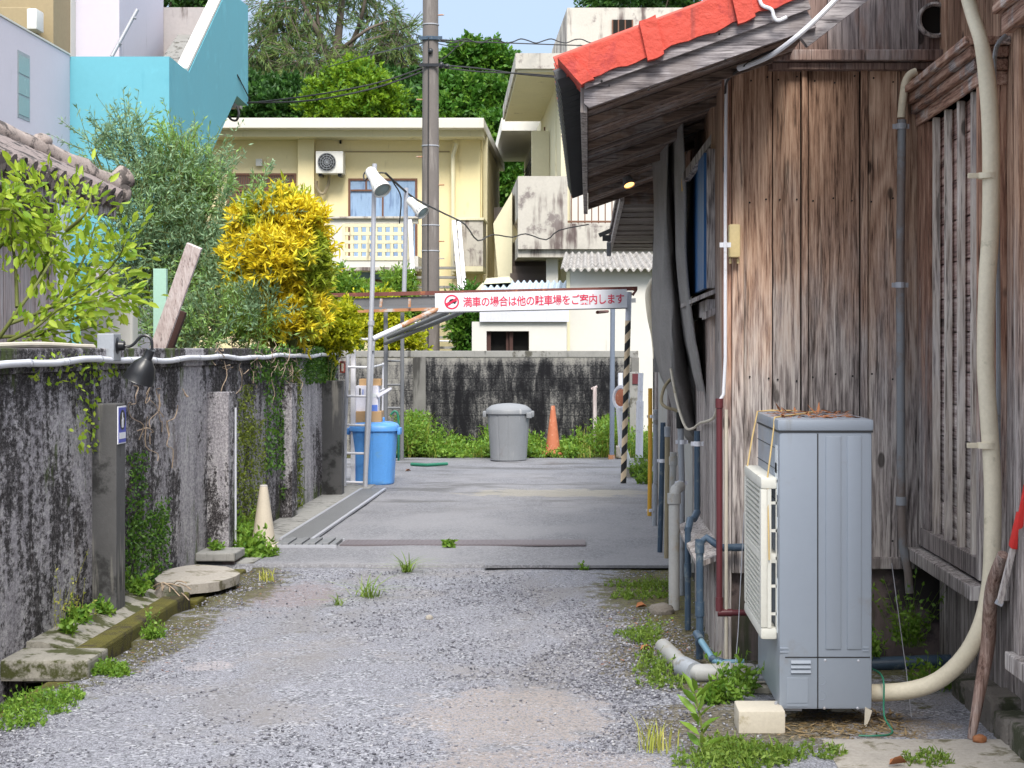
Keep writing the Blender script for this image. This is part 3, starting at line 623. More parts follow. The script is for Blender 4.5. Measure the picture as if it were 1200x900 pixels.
mb.prism(pts, (0, 0, .06)); tag(mb.build('manhole_cover', M['concrete_slab']), 'round pale concrete lid lying over the ditch at the wall foot', 'drain lid')
t = thing('stepping_slab', 'small dark slab on hollow blocks at the foot of the second wall pier', 'slab', (-2.65, 12.5, 0))
q0, q1 = W(214, 652, 12.5), W(272, 664, 12.4)
MB().box((q0.x, 12.4, .05), (q1.x+.02, 12.77, .11), .01).build('slab_top', M['concrete'], t)
mb = MB(); mb.box((q0.x+.02, 12.46, -.3), (q0.x+.10, 12.74, .05)); mb.box((q1.x-.09, 12.46, -.3), (q1.x, 12.74, .05)); mb.each('block', M['footing'], t)
# conduits, junction box lamp, sign
mb = MB(); pts = [(WX+.043, y, 1.527+.008*math.sin(y*2.1)+.006*math.sin(y*5.3+1)) for y in np.arange(3, 19.6, .25)]
mb.tube(pts, .019, 10); o = mb.build('wall_conduit', M['pvc_white'], smooth=True)
tag(o, 'long white conduit running along the wall face just below the coping', 'conduit')
mb = MB()
for y in np.arange(3.6, 19.4, .62): mb.tube([(WX+.043, y, 1.527+.008*math.sin(y*2.1)+.006*math.sin(y*5.3+1)), (WX+.043, y+.02, 1.527+.008*math.sin(y*2.1)+.006*math.sin(y*5.3+1))], .0225, 10)
mb.each('clip', M['galv'], o)
mb = MB(); mb.tube([(WX-.02, y, 1.612+.006*math.sin(y*3)) for y in np.arange(3, 10.15, .3)], .016, 8)
tag(mb.build('wall_conduit', M['cream_block'], smooth=True), 'cream conduit on top of the coping ending in the grey lamp box', 'conduit')
t = thing('gooseneck_lamp', 'black gooseneck wall lamp with bell shade hanging from a grey box on the wall top', 'lamp', W(133, 410, 10.1))
a, b = W(121, 391, 10.15), W(135, 423, 10.05)
MB().box((a.x, 10.02, b.z), (b.x, 10.18, a.z), .006).build('junction_box', M['pvc_grey'], t)
pc = W(136, 405, 10.1)
mb = MB(); mb.lathe([(.05,0),(.05,.012),(.032,.02),(.028,.05),(.012,.055)], pc, 20, M=Matrix.Rotation(R(90), 3, 'Y')); mb.build('base_plate', M['black_metal'], t, True)
pts = [W(*q) for q in ((145,405,10.1),(152,406,10.1),(158,402,10.1),(163,396,10.1),(169,393,10.1),(175,395,10.1),(178,401,10.1),(178,412,10.1))]
mb = MB(); mb.tube(pts, .009, 8, smooth=4); mb.build('arm', M['black_metal'], t, True)
sh = W(177, 409, 10.1); RM = Matrix.Rotation(R(24), 3, 'Y') @ Matrix.Rotation(R(8), 3, 'X')
mb = MB(); mb.lathe([(.013,.0),(.027,-.004),(.028,-.06),(.034,-.066),(.066,-.105),(.084,-.155),(.091,-.20),(.094,-.204),(.088,-.204),(.08,-.155),(.06,-.105),(.02,-.07)], sh, 28, M=RM)
mb.build('lamp_shade', M['black_metal'], t, True, 60)
t = thing('parking_sign', 'small blue upright sign with a pointing hand on the first wall pier', 'sign', (-2.709, 9.9, 1.1))
z0, z1 = 1.6-112*9.9/2000, 1.6-68*9.9/2000
MB().box((-2.7095, 9.82, z0), (-2.703, 9.99, z1), .002).build('panel', M['sign_white'], t)
mb = MB(); mb.box((-2.703, 9.828, z0+.008), (-2.7015, 9.982, z1-.008)); mb.build('blue_field', M['sign_blue'], t)
def disc(cx, cy, rx, ry, x, n=24): return [(x, cx+rx*math.cos(2*math.pi*k/n), cy+ry*math.sin(2*math.pi*k/n)) for k in range(n)]
zc = z0+(z1-z0)*.64
mb = MB(); mb.prism(disc(9.905, zc, .058, .058, -2.7015), (.0012, 0, 0)); mb.build('dark_disc', M['sign_black'], t)
mb = MB(); mb.prism([(-2.7003, y+.875, z) for y, z in ((9.012,zc-.045),(9.048,zc-.045),(9.05,zc-.005),(9.058,zc+.004),(9.05,zc+.012),(9.036,zc+.01),(9.034,zc+.042),(9.022,zc+.042),(9.021,zc+.004),(9.01,zc-.002))], (.0012,0,0)); mb.build('hand_symbol', M['sign_white'], t)
mb = MB(); mb.box((-2.7015, 9.84, z0+.03), (-2.7002, 9.97, z0+.066)); mb.build('text_bar', M['sign_white'], t)
mb = MB(); a = W(275, 478, 13); mb.tube([(-2.70, 13.04, a.z), (-2.70, 13.04, .05)], .016, 10)
tag(mb.build('marker_post', M['pvc_white'], smooth=True), 'thin white plastic pipe standing upright against the second pier', 'pipe')

# ================================================================ WOODEN HOUSE (right)
HY, HX = 8.75, .70
hs = thing('wooden_house', 'weathered timber house with red verge roof on the right of the lane', 'house', (1.4, 10, 0))
def f8(p): return (p-689)*HY/F
Z1, Z0 = 3.05, .52
mb = MB()
for a, b in ((874,905),(905.7,938),(947.5,1007),(1017.5,1052),(1052.8,1082)):
    y = HY+random.uniform(0, .006); mb.box((f8(a)+.001, y, Z0), (f8(b)-.001, y+.025, Z1), .003)
mb.build('board_wall', M['wood_wall'], hs)
mb = MB()
for a, b in ((939.3,946.2),(1008.4,1016.2)): mb.box((f8(a), HY-.020, Z0), (f8(b), HY+.02, Z1), .004)
for a in (873.5,): mb.box((f8(a)-.008, HY-.004, Z0), (f8(a)+.006, HY+.02, Z1))
mb.each('batten', M['wood_wall'], hs)
MB().box((f8(857.5), HY-.035, .45), (f8(871), HY+.08, Z1+.1), .006).build('corner_post', M['wood_wall'], hs)
MB().box((f8(847), HY-.012, .0), (f8(857), HY+.08, Z1), .004).build('corner_strip', M['wood_rich'], hs)
mb = MB()
for xx in (880, 899, 912, 932, 953, 978, 1000, 1022, 1046):
    for zz in (Z1-.07, 2.35, 1.45, Z0+.09): mb.ball((f8(xx+random.uniform(-2,2)), HY-.001, zz+random.uniform(-.02,.02)), (.0055,.004,.0055), 1)
mb.each('nail', M['black'], hs)
MB().box((f8(872), HY+.028, .52), (2.5, HY+.12, 3.9)).build('backing', M['dark_void'], hs)
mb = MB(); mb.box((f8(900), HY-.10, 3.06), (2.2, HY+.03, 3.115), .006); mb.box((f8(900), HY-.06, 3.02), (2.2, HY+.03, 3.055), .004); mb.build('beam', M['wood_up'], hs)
mb = MB()
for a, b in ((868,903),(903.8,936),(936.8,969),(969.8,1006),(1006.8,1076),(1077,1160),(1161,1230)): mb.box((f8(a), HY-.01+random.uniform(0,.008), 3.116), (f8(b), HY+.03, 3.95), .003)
mb.build('gable_boards', M['wood_up'], hs)
mb = MB(); vc = Vector((f8(1094), HY-.02, 3.275)); RX = Matrix.Rotation(R(90), 3, 'X')
mb.lathe([(.085,-.02),(.092,.0),(.092,.03),(.080,.035),(.072,.03),(.072,-.02)], vc, 28, M=RX); o = mb.build('vent', M['wood_grey'], hs, True)
mb = MB(); mb.lathe([(.001,.0),(.072,.0),(.072,.004),(.001,.004)], vc, 24, M=RX)
mb.build('vent_grille', M['dark_void'], o)
mb = MB(); mb.box((f8(848), HY+.03, -.2), (1.85, HY+.4, .49)); mb.build('foundation', M['footing'], hs)
mb = MB(); mb.box((f8(870), HY-.03, .47), (1.85, HY+.05, .53), .006); mb.build('sill_beam', M['wood_grey'], hs)
# alley side wall
mb = MB(); y = HY+.1
while y < 13.9:
    w = random.uniform(.16, .24); mb.box((HX+random.uniform(-.006,.004), y, .5), (HX+.03, y+w-.004, 3.0), .003); y += w
mb.build('side_boards', M['wood_wall'], hs)
MB().box((HX+.03, HY+.15, -.2), (2.5, 19.2, 2.9)).build('core', M['dark_void'], hs)
mb = MB(); y = 8.8
while y < 10.6:
    w = random.uniform(.10, .17); mb.box((HX-.035+random.uniform(-.006,.006), y, -.1), (HX+.0, y+w-.004, .50), .003); y += w
mb.build('skirt_boards', M['wood_grey'], hs)
mb = MB(); mb.prism([(HX-.14,8.76,.47),(HX-.14,8.76,.495),(HX+.02,8.76,.56),(HX+.02,8.76,.53)], (0,1.9,0)); mb.build('drip_board', M['wood_grey'], hs)
# blue shutter box
sb = MB(); sb.box((.655, 9.40, 1.93), (.742, 9.43, 2.70), .004); sb = sb.build('shutter_box', M['wood_grey'], hs)
mb = MB()
for i in range(9): mb.box((.640, 9.432+i*.19, 1.93), (.662, 9.432+i*.19+.185, 2.68))
mb.build('blue_panel', M['blue_sheet'], sb)
mb = MB(); mb.prism([(.60,9.38,1.86),(.60,9.38,1.885),(.72,9.38,1.935),(.72,9.38,1.91)], (0,1.8,0)); mb.prism([(.645,9.36,1.76),(.645,9.36,1.80),(.73,9.36,1.84),(.73,9.36,1.80)], (0,.3,0)); mb.box((.66,9.42,1.78),(.72,11.1,1.87)); mb.build('box_sill', M['wood_grey'], sb)
# roof of the main part
s = .375
def zt(X): return 2.945+s*(X+.126)
def zs(X): return 2.722+.356*X
YA, YB = 7.9, 13.95
mb = MB(); mb.prism([(-.10,YA+.1,zt(-.10)),(1.03,YA+.1,zt(1.03)),(1.03,YA+.1,zt(1.03)-.10),(-.10,YA+.1,zt(-.10)-.08)], (0, YB-YA-.1, 0)); roof = mb.build('roof', M['tile_red'], hs)
mb = MB(); y = YA+.28
while y < YB-.05:
    mb.tube([(-.15+random.uniform(-.008,.008), y, zt(-.15)+.012), (1.03, y, zt(1.03)+.012)], .052, 8); y += .19
mb.build('cover_tiles', M['tile_red'], roof, True)
mb = MB(); y = YA+.19
while y < YB-.1:
    mb.tube([(-.145, y, zt(-.145)-.075), (.02, y, zt(.02)-.075)], .058, 8); y += .19
mb.build('pan_tile_ends', M['ac_dark'], roof, True)  # tile ends coloured near black, painting in the shadow under the eave tiles
def vl(X): return 2.826+.392*(X+.0237)
def verge(y0, y1, x0, x1, lo, hi, slant=0.10):
    n = 26; top = []; bot = []
    for i in range(n+1):
        x = x0+(x1-x0)*i/n; j = .006*math.sin(x*19)+.005*math.sin(x*47+2)
        bot.append((x+ (0), y0, vl(x)+lo+j)); top.append((x-slant*(1 if i == 0 else 1), y0, vl(x-slant)+hi+j*.6+.0))
    return bot+top[::-1], (0, y1-y0, 0)
mb = MB()
pts, ex = verge(7.86, 8.15, -.022, 1.03, 0, .150, .105); mb.prism(pts, ex)
pts, ex = verge(7.835, 8.15, .275, .35, -.02, .175, .04); mb.prism(pts, ex)
pts, ex = verge(7.835, 8.15, .69, .77, -.02, .17, .04); mb.prism(pts, ex)
pts, ex = verge(7.845, 8.12, -.03, .03, -.012, .155, .11); mb.prism(pts, ex)
mb.build('verge', M['roof_red'], roof, True, 50)
mb = MB(); mb.prism([(-.015,7.885,2.86),(1.0,7.885,2.86+.392*1.015),(1.03,7.885,2.80+.354*1.045),(-.015,7.885,2.80)], (0,.028,0))
mb.prism([(-.018,7.914,2.83),(1.0,7.914,2.83+.354*1.018),(1.06,7.914,2.716+.355*1.054),(.006,7.914,2.716),(-.018,7.914,2.735)], (0,.03,0))
mb.build('bargeboard', M['wood_barge'], roof)
mb = MB()
for (px_, py_) in ((705,95),(714,100),(843,40),(850,70),(760,105)): mb.ball(W(px_,py_,7.884), (.006,.004,.006), 1)
mb.each('nail', M['black'], roof)
mb = MB(); mb.box((-.035, 7.945, 2.695), (-.002, YB, 2.85), .004); mb.build('fascia', M['wood_grey'], roof)
mb = MB(); y = 7.94
while y < YB-.1:
    w = random.uniform(.10, .15); dz = random.uniform(0, .008)
    mb.prism([(.001,y,zs(0)+dz),(1.03,y,zs(1.03)+dz),(1.03,y,zs(1.03)+dz+.02),(.001,y,zs(0)+dz+.02)], (0, w-.008, 0)); y += w
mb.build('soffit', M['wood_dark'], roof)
mb = MB(); mb.prism([(.0,YA+.06,zs(0)+.035),(1.02,YA+.06,zs(1.02)+.035),(1.02,YA+.06,zt(1.02)-.11),(.0,YA+.06,zt(0)-.09)], (0, YB-YA-.1, 0)); mb.build('roof_core', M['dark_void'], roof)
mb = MB(); mb.prism([(1.03,8.80,zs(1.03)+.03),(2.7,8.80,zs(2.7)+.03),(2.7,8.80,zt(2.7)),(1.03,8.80,zt(1.03))], (0, YB-8.82, 0)); mb.build('upper_roof', M['tile_red'], roof)
mb = MB(); mb.beam((1.0,7.97,3.035),(1.42,7.99,3.36), .05, .075); mb.build('rafter_tail', M['wood_barge'], roof)
mb = MB()
for y in (8.3, 9.3, 10.3, 11.3, 12.3, 13.3): mb.prism([(.002,y,zs(0)-.04),(.9,y,zs(.9)-.05),(.9,y,zs(.9)),(.002,y,zs(0))], (0,.04,0))
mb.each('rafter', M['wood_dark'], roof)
# end of the second, lower eave further along the alley
mb = MB(); y = 14.0
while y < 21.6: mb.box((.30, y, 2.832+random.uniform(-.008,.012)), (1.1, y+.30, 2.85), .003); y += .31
e2 = mb.build('rear_eave', M['wood_eave'], hs)
mb = MB(); mb.box((.262, 13.98, 2.80), (.298, 21.7, 2.92), .004); mb.build('fascia', M['wood_grey'], e2)
mb = MB(); mb.prism([(.24,14.0,2.93),(2.4,14.0,3.7),(2.4,14.0,3.62),(.24,14.0,2.87)], (0,7.7,0)); mb.build('tiles', M['tile_old'], e2)
mb = MB(); mb.box((.30, 13.97, 2.78), (1.1, 14.0, 3.0)); mb.build('end_board', M['wood_dark'], e2)
mb = MB(); mb.box((.725, 14.0, -.2), (.76, 18.6, 2.83)); mb.build('rear_wall', M['wood_grey'], hs)
mb = MB(); mb.box((.685, 17.1, 0), (.73, 17.18, 2.8), .004); mb.box((.68, 14.6, 0), (.73, 14.7, 2.8), .004); mb.box((.67, 12.6, 0), (.72, 12.7, 2.75), .004); mb.each('wall_post', M['wood_grey'], hs)
mb = MB(); mb.box((.694, 11.4, .1), (.71, 13.2, 2.6)); mb.box((.70, 14.75, .1), (.724, 17.0, 2.4)); mb.each('sheet_panel', M['pvc_paleg'], hs)
# wing: wall, lattice bay, shutter box beyond the gap
XW = 1.80
mb = MB(); y = 8.74
while y > 3.6:
    w = random.uniform(.14, .22); mb.box((XW+random.uniform(0,.006), y-w+.004, .0), (XW+.03, y, 3.4), .003); y -= w
mb.build('wing_boards', M['wood_wall'], hs)
MB().box((XW+.03, 3.6, -.2), (2.5, 8.74, 3.5)).build('wing_core', M['dark_void'], hs)
mb = MB(); mb.prism([(1.32,3.2,3.52),(2.9,3.2,4.1),(2.9,3.2,4.25),(1.28,3.2,3.62)], (0,5.3,0)); mb.build('wing_roof', M['tile_old'], hs)
mb = MB(); mb.prism([(1.32,3.2,3.48),(1.9,3.2,3.69),(1.9,3.2,3.72),(1.32,3.2,3.51)], (0,5.28,0)); mb.build('wing_soffit', M['wood_dark'], hs)
XL = 1.68
def latt(nm, ya, yb, zb, zt_, bars, slat=True):
    """projecting bay on the wing wall facing the lane, ya near end, yb far end"""
    b = MB(); b.box((XL, ya, zb), (XW, ya+.055, zt_), .004); b.box((XL, yb-.07, zb), (XW, yb, zt_), .004)
    b.box((XL+.004, ya+.055, zb), (XW, yb-.07, zb+.09), .003); b.box((XL+.004, ya+.055, zt_-.05), (XW, yb-.07, zt_), .003)
    b.box((XL+.006, yb-.15, zb+.09), (XW, yb-.074, zt_-.05), .003); b.box((XL+.012, yb-.22, zb+.09), (XW, yb-.155, zt_-.05), .003)
    fr = b.build(nm, M['wood_rich'], hs)
    b = MB(); z = zb+.09
    while z < zt_-.05:
        h = random.uniform(.15, .20); b.box((XL+.055, ya+.055, z), (XL+.085, yb-.23, min(z+h-.006, zt_-.05)), .003); z += h
    b.build('slat_panel', M['slats_worn'], fr)
    for i in range(bars):
        y = ya+.055+(yb-.28-ya-.0)*(i+.55)/bars
        MB().box((XL+.012, y-.018, zb+.088), (XL+.045, y+.018, zt_-.048), .004).build('lattice_bar', M['wood_bar'], fr)
    b = MB()
    b.box((XL-.075, ya-.07, zt_+.115), (XW, yb+.0, zt_+.15), .004); b.box((XL-.05, ya-.045, zt_+.065), (XW, yb, zt_+.113), .010)
    b.box((XL-.03, ya-.03, zt_+.012), (XW, yb, zt_+.062), .012); b.box((XL-.008, ya-.008, zt_-.05), (XW, yb, zt_+.01), .004)
    b.build('cornice', M['wood_trim_y'], fr); return fr
latt('lattice_bay', 7.33, 8.72, .60, 2.78, 4)
b = MB(); y = 6.72
while y > 4.2: b.box((XL+.02, y-.20, .42), (XW, y-.004, 2.82), .003); y -= .2
b.box((XL, 6.66, .40), (XW, 6.74, 2.85), .004)
sbx = b.build('wing_shutter_box', M['wood_wall'], hs)
b = MB(); b.box((XL-.07, 4.2, 2.93), (XW, 6.80, 2.97), .004); b.box((XL-.04, 4.2, 2.85), (XW, 6.78, 2.928), .01); b.build('cornice', M['wood_trim_y'], sbx)
b = MB(); b.box((XL-.03, 4.2, .33), (XW, 6.76, .40), .006); b.build('sill', M['wood_grey'], sbx)
b = MB(); b.box((XL-.05, 7.28, .52), (XW, 8.72, .585), .006); b.build('bay_sill', M['wood_grey'], hs)
mb = MB()
for i, y in enumerate(np.arange(7.9, 5.6, -.27)): mb.box((XW-.12, y-.25, -.05), (XW+.02, y, .10+.02*(i%3)), .02)
mb.build('footing_stones', M['rock'], hs)
# ---------------------------------------------------------------- things fixed to the house
def pipe(name, label, cat, pts, r, m, fit=(), clips=(), seg=12, smooth=0, clipm='pvc_white', fitm=None):
    mb = MB(); mb.tube(pts, r, seg, smooth=smooth); o = mb.build(name, M[m], smooth=True)
    tag(o, label, cat)
    if fit:
        mb = MB()
        for (a, b) in fit: mb.tube([a, b], r*1.24, seg)
        mb.each('fitting', M[fitm or m], o, True)
    for a in clips:
        mb = MB(); a = Vector(a); mb.tube([a-Vector((0,0,.014)), a+Vector((0,0,.014))], r*1.18, seg); mb.box((a.x-r-.02, a.y-.004+r*.3, a.z-.012), (a.x+r+.02, a.y+.004+r*.3, a.z+.012)); mb.build('clip', M[clipm], o)
    return o
p = lambda x, y, d: W(x, y, d)
d = 8.66
pipe('downpipe', 'slender brown-grey pipe fixed up the plank wall beside the lattice bay', 'pipe', [p(1057,140,d), p(1055,300,d), p(1056,590,d), p(1058,640,d), p(1064,668,d), p(1066,695,d)], .022, 'pvc_rust', [(p(1056,582,d), p(1056,592,d)), (p(1057,145,d), p(1057,150,d))], [p(1055,334,d), p(1056,148,d)], clipm='galv', fitm='pvc_grey')
pipe('pipe_elbow', 'short cream wrapped bend joining the top of the brown-grey pipe to the wall', 'pipe', [p(1074,84,d), p(1066,88,d), p(1061,98,d), p(1058,118,d), p(1056,138,d)], .021, 'cream_pipe', smooth=4)
d = 7.03
pts = [p(1128,-25,7.25), p(1140,18,7.12), p(1150,50,d), p(1157,95,d), p(1161,160,d), p(1161,260,d), p(1157,330,d), p(1155,420,d), p(1158,480,d), p(1163,560,d), p(1163,640,d), p(1160,690,d), p(1150,733,d), p(1130,770,7.08), p(1100,797,7.15), p(1065,809,7.2), p(1020,812,7.3)]
o = pipe('refrigerant_pipe', 'thick cream wrapped pipe curving from the eave down into the outdoor unit', 'pipe', pts, [.030]*3+[.036]*8+[.037]*6, 'cream_pipe', (), (), 14, 5)
mb = MB()
for (x, y) in ((1158,206),(1157,522)): c = p(x, y, d); mb.tube([c-Vector((0,0,.012)), c+Vector((0,0,.012))], .042, 14); mb.box((c.x-.085, d-.01, c.z-.011), (c.x-.02, d+.004, c.z+.011), .003)
mb.each('clamp', M['cream_pipe'], o, True)
mb = MB(); mb.box((1.62, 7.02, 1.9), (1.7, 7.28, 1.93)); 
mb.bm.free()
pipe('thin_conduit', 'thin grey conduit running down behind the thick cream pipe', 'conduit', [p(1178,42,7.2), p(1168,55,7.15), p(1165,85,7.12), p(1168,160,7.1), p(1170,400,7.1), p(1170,520,7.1), p(1171,560,7.1)], .010, 'pvc_grey', (), (), 8, 3)
d = 8.6
pipe('thin_conduit', 'thin white conduit rising along the house corner to the eave', 'conduit', [p(851,92,d), p(850,240,d), p(850,420,d), p(848,462,d), p(843,470,d)], .0085, 'pvc_white', (), [p(850,287,d)], 8)
pipe('thin_conduit', 'thin cream conduit at the foot of the house corner, beside the maroon pipe', 'conduit', [p(851,480,d), p(851,620,d), p(851,772,d)], .009, 'cream_block', (), (), 8)
pipe('water_pipe', 'maroon pipe on the house corner turning right behind the outdoor unit', 'pipe', [p(843,468,d), p(843,705,d), p(844,714,d), p(850,718,d), p(885,718,d)], .016, 'pvc_maroon', [(p(843,467,d), p(843,478,d)), (p(843,700,d), p(843,716,d)), (p(841,718,d), p(858,718,d))])
mb = MB(); a, b = p(853.5,263,8.68), p(867,302,8.68); mb.box((a.x, 8.64, b.z), (b.x, 8.715, a.z), .012); o = tag(mb.build('switch_box', M['box_cream'], smooth=True), 'small cream box on the corner post of the plank wall', 'junction box')
mb = MB(); a = p(856,303,8.68); b = p(865,303,8.68)
for q in (a, b): mb.tube([q, q-Vector((0,0,.025))], .007, 8)
mb.each('cable_gland', M['box_cream'], o, True)
pipe('thin_conduit', 'white conduit sweeping from the eave corner up to the right under the red verge', 'conduit', [p(869,79,8.2), p(884,74,8.1), p(905,64,7.98), p(930,46,7.87), p(955,24,7.85), p(985,-6,7.85)], .0125, 'pvc_white', [(p(866,80,8.2), p(877,76.5,8.15))], (), 8, 4)
pipe('cable', 'black cable looping below the bargeboard by the white conduit', 'cable', [p(925,52,8.0), p(890,66,8.1), p(866,82,8.2), p(852,95,8.5), p(850,110,8.6)], .006, 'wire', (), (), 6, 3)
pipe('cable', 'pale blue grey cable loop under the red verge at the top', 'cable', [p(889,-5,7.85), p(893,6,7.85), p(904,11,7.85), p(907,20,7.85), p(912,24,7.85), p(922,20,7.85)], .009, 'pvc_white', (), (), 8, 4)
# alley-side pipes
pipe('drain_pipe', 'thick pale grey drain pipe before the side wall with an elbow at its top', 'pipe', [p(797,570,10.5), p(792,574,10.42), p(790,582,10.4), p(790,718,10.4)], .034, 'pvc_paleg', [(p(790,578,10.4), p(790,590,10.4))], (), 14)
pipe('drain_pipe', 'fat grey pipe lying in the weeds, bending towards the outdoor unit', 'pipe', [p(777,758,9.15), p(795,776,8.5), p(805,785,8.28), p(818,789,8.22), p(850,788,8.22), p(880,788,8.3)], .044, 'pvc_paleg', [(p(801,782,8.34), p(815,789,8.22)), (p(848,788,8.22), p(856,788,8.22))], (), 14, fitm='pvc_grey')
pipe('water_pipe', 'dark blue pipe rising from the ground and turning right along the drip board', 'pipe', [p(820,772,8.72), p(820,650,8.72), p(821,636,8.72), p(828,630,8.72), p(838,637,8.7), p(846,642,8.66), p(885,641,8.62)], .0195, 'pvc_blue', [(p(820,705,8.72), p(820,722,8.72)), (p(820,740,8.72), p(820,756,8.72)), (p(820,632,8.72), p(820,648,8.72))], [p(856,642,8.66)])
pipe('water_pipe', 'teal pipe branching slantwise from the foot of the dark blue pipe', 'pipe', [p(818,746,8.68), p(826,758,8.55), p(836,774,8.45), p(842,777,8.4), p(872,776,8.4)], .0165, 'pvc_teal', [(p(834,772,8.46), p(848,777,8.4)), (p(816,742,8.68), p(821,750,8.62))], (), fitm='pvc_blue')
pipe('water_pipe', 'dark blue pipe on the side boards with a jog around the drip board', 'pipe', [p(817,505,9.9), p(817,600,9.9), p(815,606,9.85), p(808,610,9.75), p(806,618,9.7), p(806,738,9.7)], .0175, 'pvc_blue', [(p(817,600,9.9), p(813,608,9.82)), (p(809,608,9.76), p(806,622,9.7)), (p(806,660,9.7), p(806,676,9.7))], [p(817,520,9.9)])
pipe('water_pipe', 'grey blue straight pipe with white straps left of the hanging net', 'pipe', [p(797,480,11), p(799,560,11), p(799,705,11)], .020, 'pvc_grey', [(p(797,483,11), p(797,502,11))], [p(799,518,11), p(798,566,11)], fitm='black')
pipe('water_pipe', 'dark blue straight pipe second nearest the yellow pole', 'pipe', [p(777,495,13.2), p(775,580,13.2), p(773,655,13.2)], .020, 'pvc_blue', (), [p(776,540,13.2)])
pipe('water_pipe', 'tan straight pipe with grey cap between two dark blue pipes', 'pipe', [p(782,505,12.8), p(782,580,12.8), p(781,660,12.8)], .019, 'pvc_tan', [(p(782,500,12.8), p(782,512,12.8))], (), fitm='pvc_grey')
pipe('drain_pipe', 'pale grey capped pipe stub standing behind the thick pale drain pipe', 'pipe', [p(789,530,11.6), p(788,600,11.6), p(788,670,11.6)], .024, 'pvc_paleg', [(p(789,535,11.6), p(789,545,11.6))], ())
pipe('pole', 'ochre yellow pole standing at the far corner of the side wall', 'pole', [p(762,455,16), p(762,530,16), p(761,606,16)], .020, 'yellow', (), [p(763,488,16), p(762,598,16)])
pipe('water_pipe', 'grey pipe running up the far side wall behind the yellow pole', 'pipe', [p(768,480,15.2), p(768,560,15.2), p(767,616,15.2)], .022, 'pvc_grey', (), ())
pipe('cable', 'beige flexible hose looping from the side wall below the blue rag', 'cable', [p(785,445,11.2), p(778,455,11.1), p(775,470,11.05), p(780,477,11), p(790,480,11), p(797,484,11)], .011, 'pvc_tan', (), (), 8, 4)
pipe('cable', 'cream cable drooping below the hanging net towards the maroon pipe', 'cable', [p(786,432,10.9), p(793,470,10.8), p(803,500,10.6), p(812,502,10.5), p(820,496,10.3), p(836,490,9), p(842,470,8.62)], .008, 'cream_block', (), (), 8, 4)
pipe('drain_pipe', 'dark blue grey drain pipe running along the damp footing behind the outdoor unit', 'pipe', [p(1010,779,8.5), p(1146,774,8.5)], .036, 'pvc_blue', (), (), 14)
pipe('thin_pipe', 'thin rusty pipe along the damp footing above the dark drain pipe', 'pipe', [p(1018,718,8.8), p(1080,722,8.8), p(1146,728,8.8)], .010, 'brown_frame' if False else 'pvc_maroon', (), (), 8)
pipe('pipe_bundle', 'cream wrapped pipe bend sticking out at the far end of the rear eave', 'pipe', [p(775,325,14.3), p(766,330,14.2), p(761,345,14.1), p(763,370,14.0), p(768,395,14.0), p(770,420,14.0)], .035, 'cream_pipe', (), (), 10, 4)
# hanging shade net
rows = [(120,(774,780,788,802)),(165,(768,781,786,800)),(200,(767,782,785,801)),(300,(766,784,792,807)),(400,(768,786,803,813)),(440,(774,788,812,821)),(480,(790,800,822,833)),(500,(800,808,827,836)),(514,(810,816,828,834))]
dep = (11.8, 11.0, 11.35, 10.1); ny, nx = 40, 18; Vn = []
ys = np.linspace(120, 514, ny)
for y in ys:
    cx = [np.interp(y, [r[0] for r in rows], [r[1][k] for r in rows]) for k in range(4)]
    for i in range(nx):
        u = 3*i/(nx-1); x = np.interp(u, range(4), cx); dd = np.interp(u, range(4), dep)+.06*math.sin(u*7+y*.02)
        q = W(x, y+3*math.sin(u*5+y*.05)+ (8*math.sin(u*1.0) if y > 470 else 0), dd); q.x += .012*math.sin(u*9+y*.03); Vn.append(q[:])
idx = np.arange(ny*nx).reshape(ny, nx); Fn = np.stack([idx[:-1,:-1], idx[:-1,1:], idx[1:,1:], idx[1:,:-1]], -1).reshape(-1, 4)
o = np_mesh('shade_net', Vn, Fn, M['mesh'], smooth=True); mod = o.modifiers.new('thickness', 'SOLIDIFY'); mod.thickness = .012
tag(o, 'long grey shade net hanging folded from the eave along the side wall', 'net')
o = MB().box((p(766,0,12.2).x, 12.15, p(0,436,12.2).z), (p(782.5,0,12.2).x, 12.19, p(0,150,12.2).z), .004).build('net_roll', M['mesh'])
tag(o, 'flat grey strip of net hanging beside the folded net, left one', 'net')
mb = MB(); mb.prism([p(775,405,12.0), p(783,402,12.0), p(785,420,12.0), p(781,438,12.0), p(776,432,12.0)], (0,.03,0)); tag(mb.build('blue_rag', M['blue_bright']), 'small bright blue rag tucked under the grey net', 'rag')
mb = MB(); mb.prism([p(798,180,10.2), p(803,178,10.2), p(802,222,10.2), p(799,224,10.2)], (0,.03,0)); tag(mb.build('yellow_strip', M['yellow']), 'narrow yellow strip hanging under the dark eave', 'strip')
mb = MB(); mb.beam(p(804,208,10.1), p(845,152,9.6), .04, .05); tag(mb.build('eave_strut', M['wood_grey']), 'grey diagonal timber bracing the eave above the blue shutter box', 'brace')
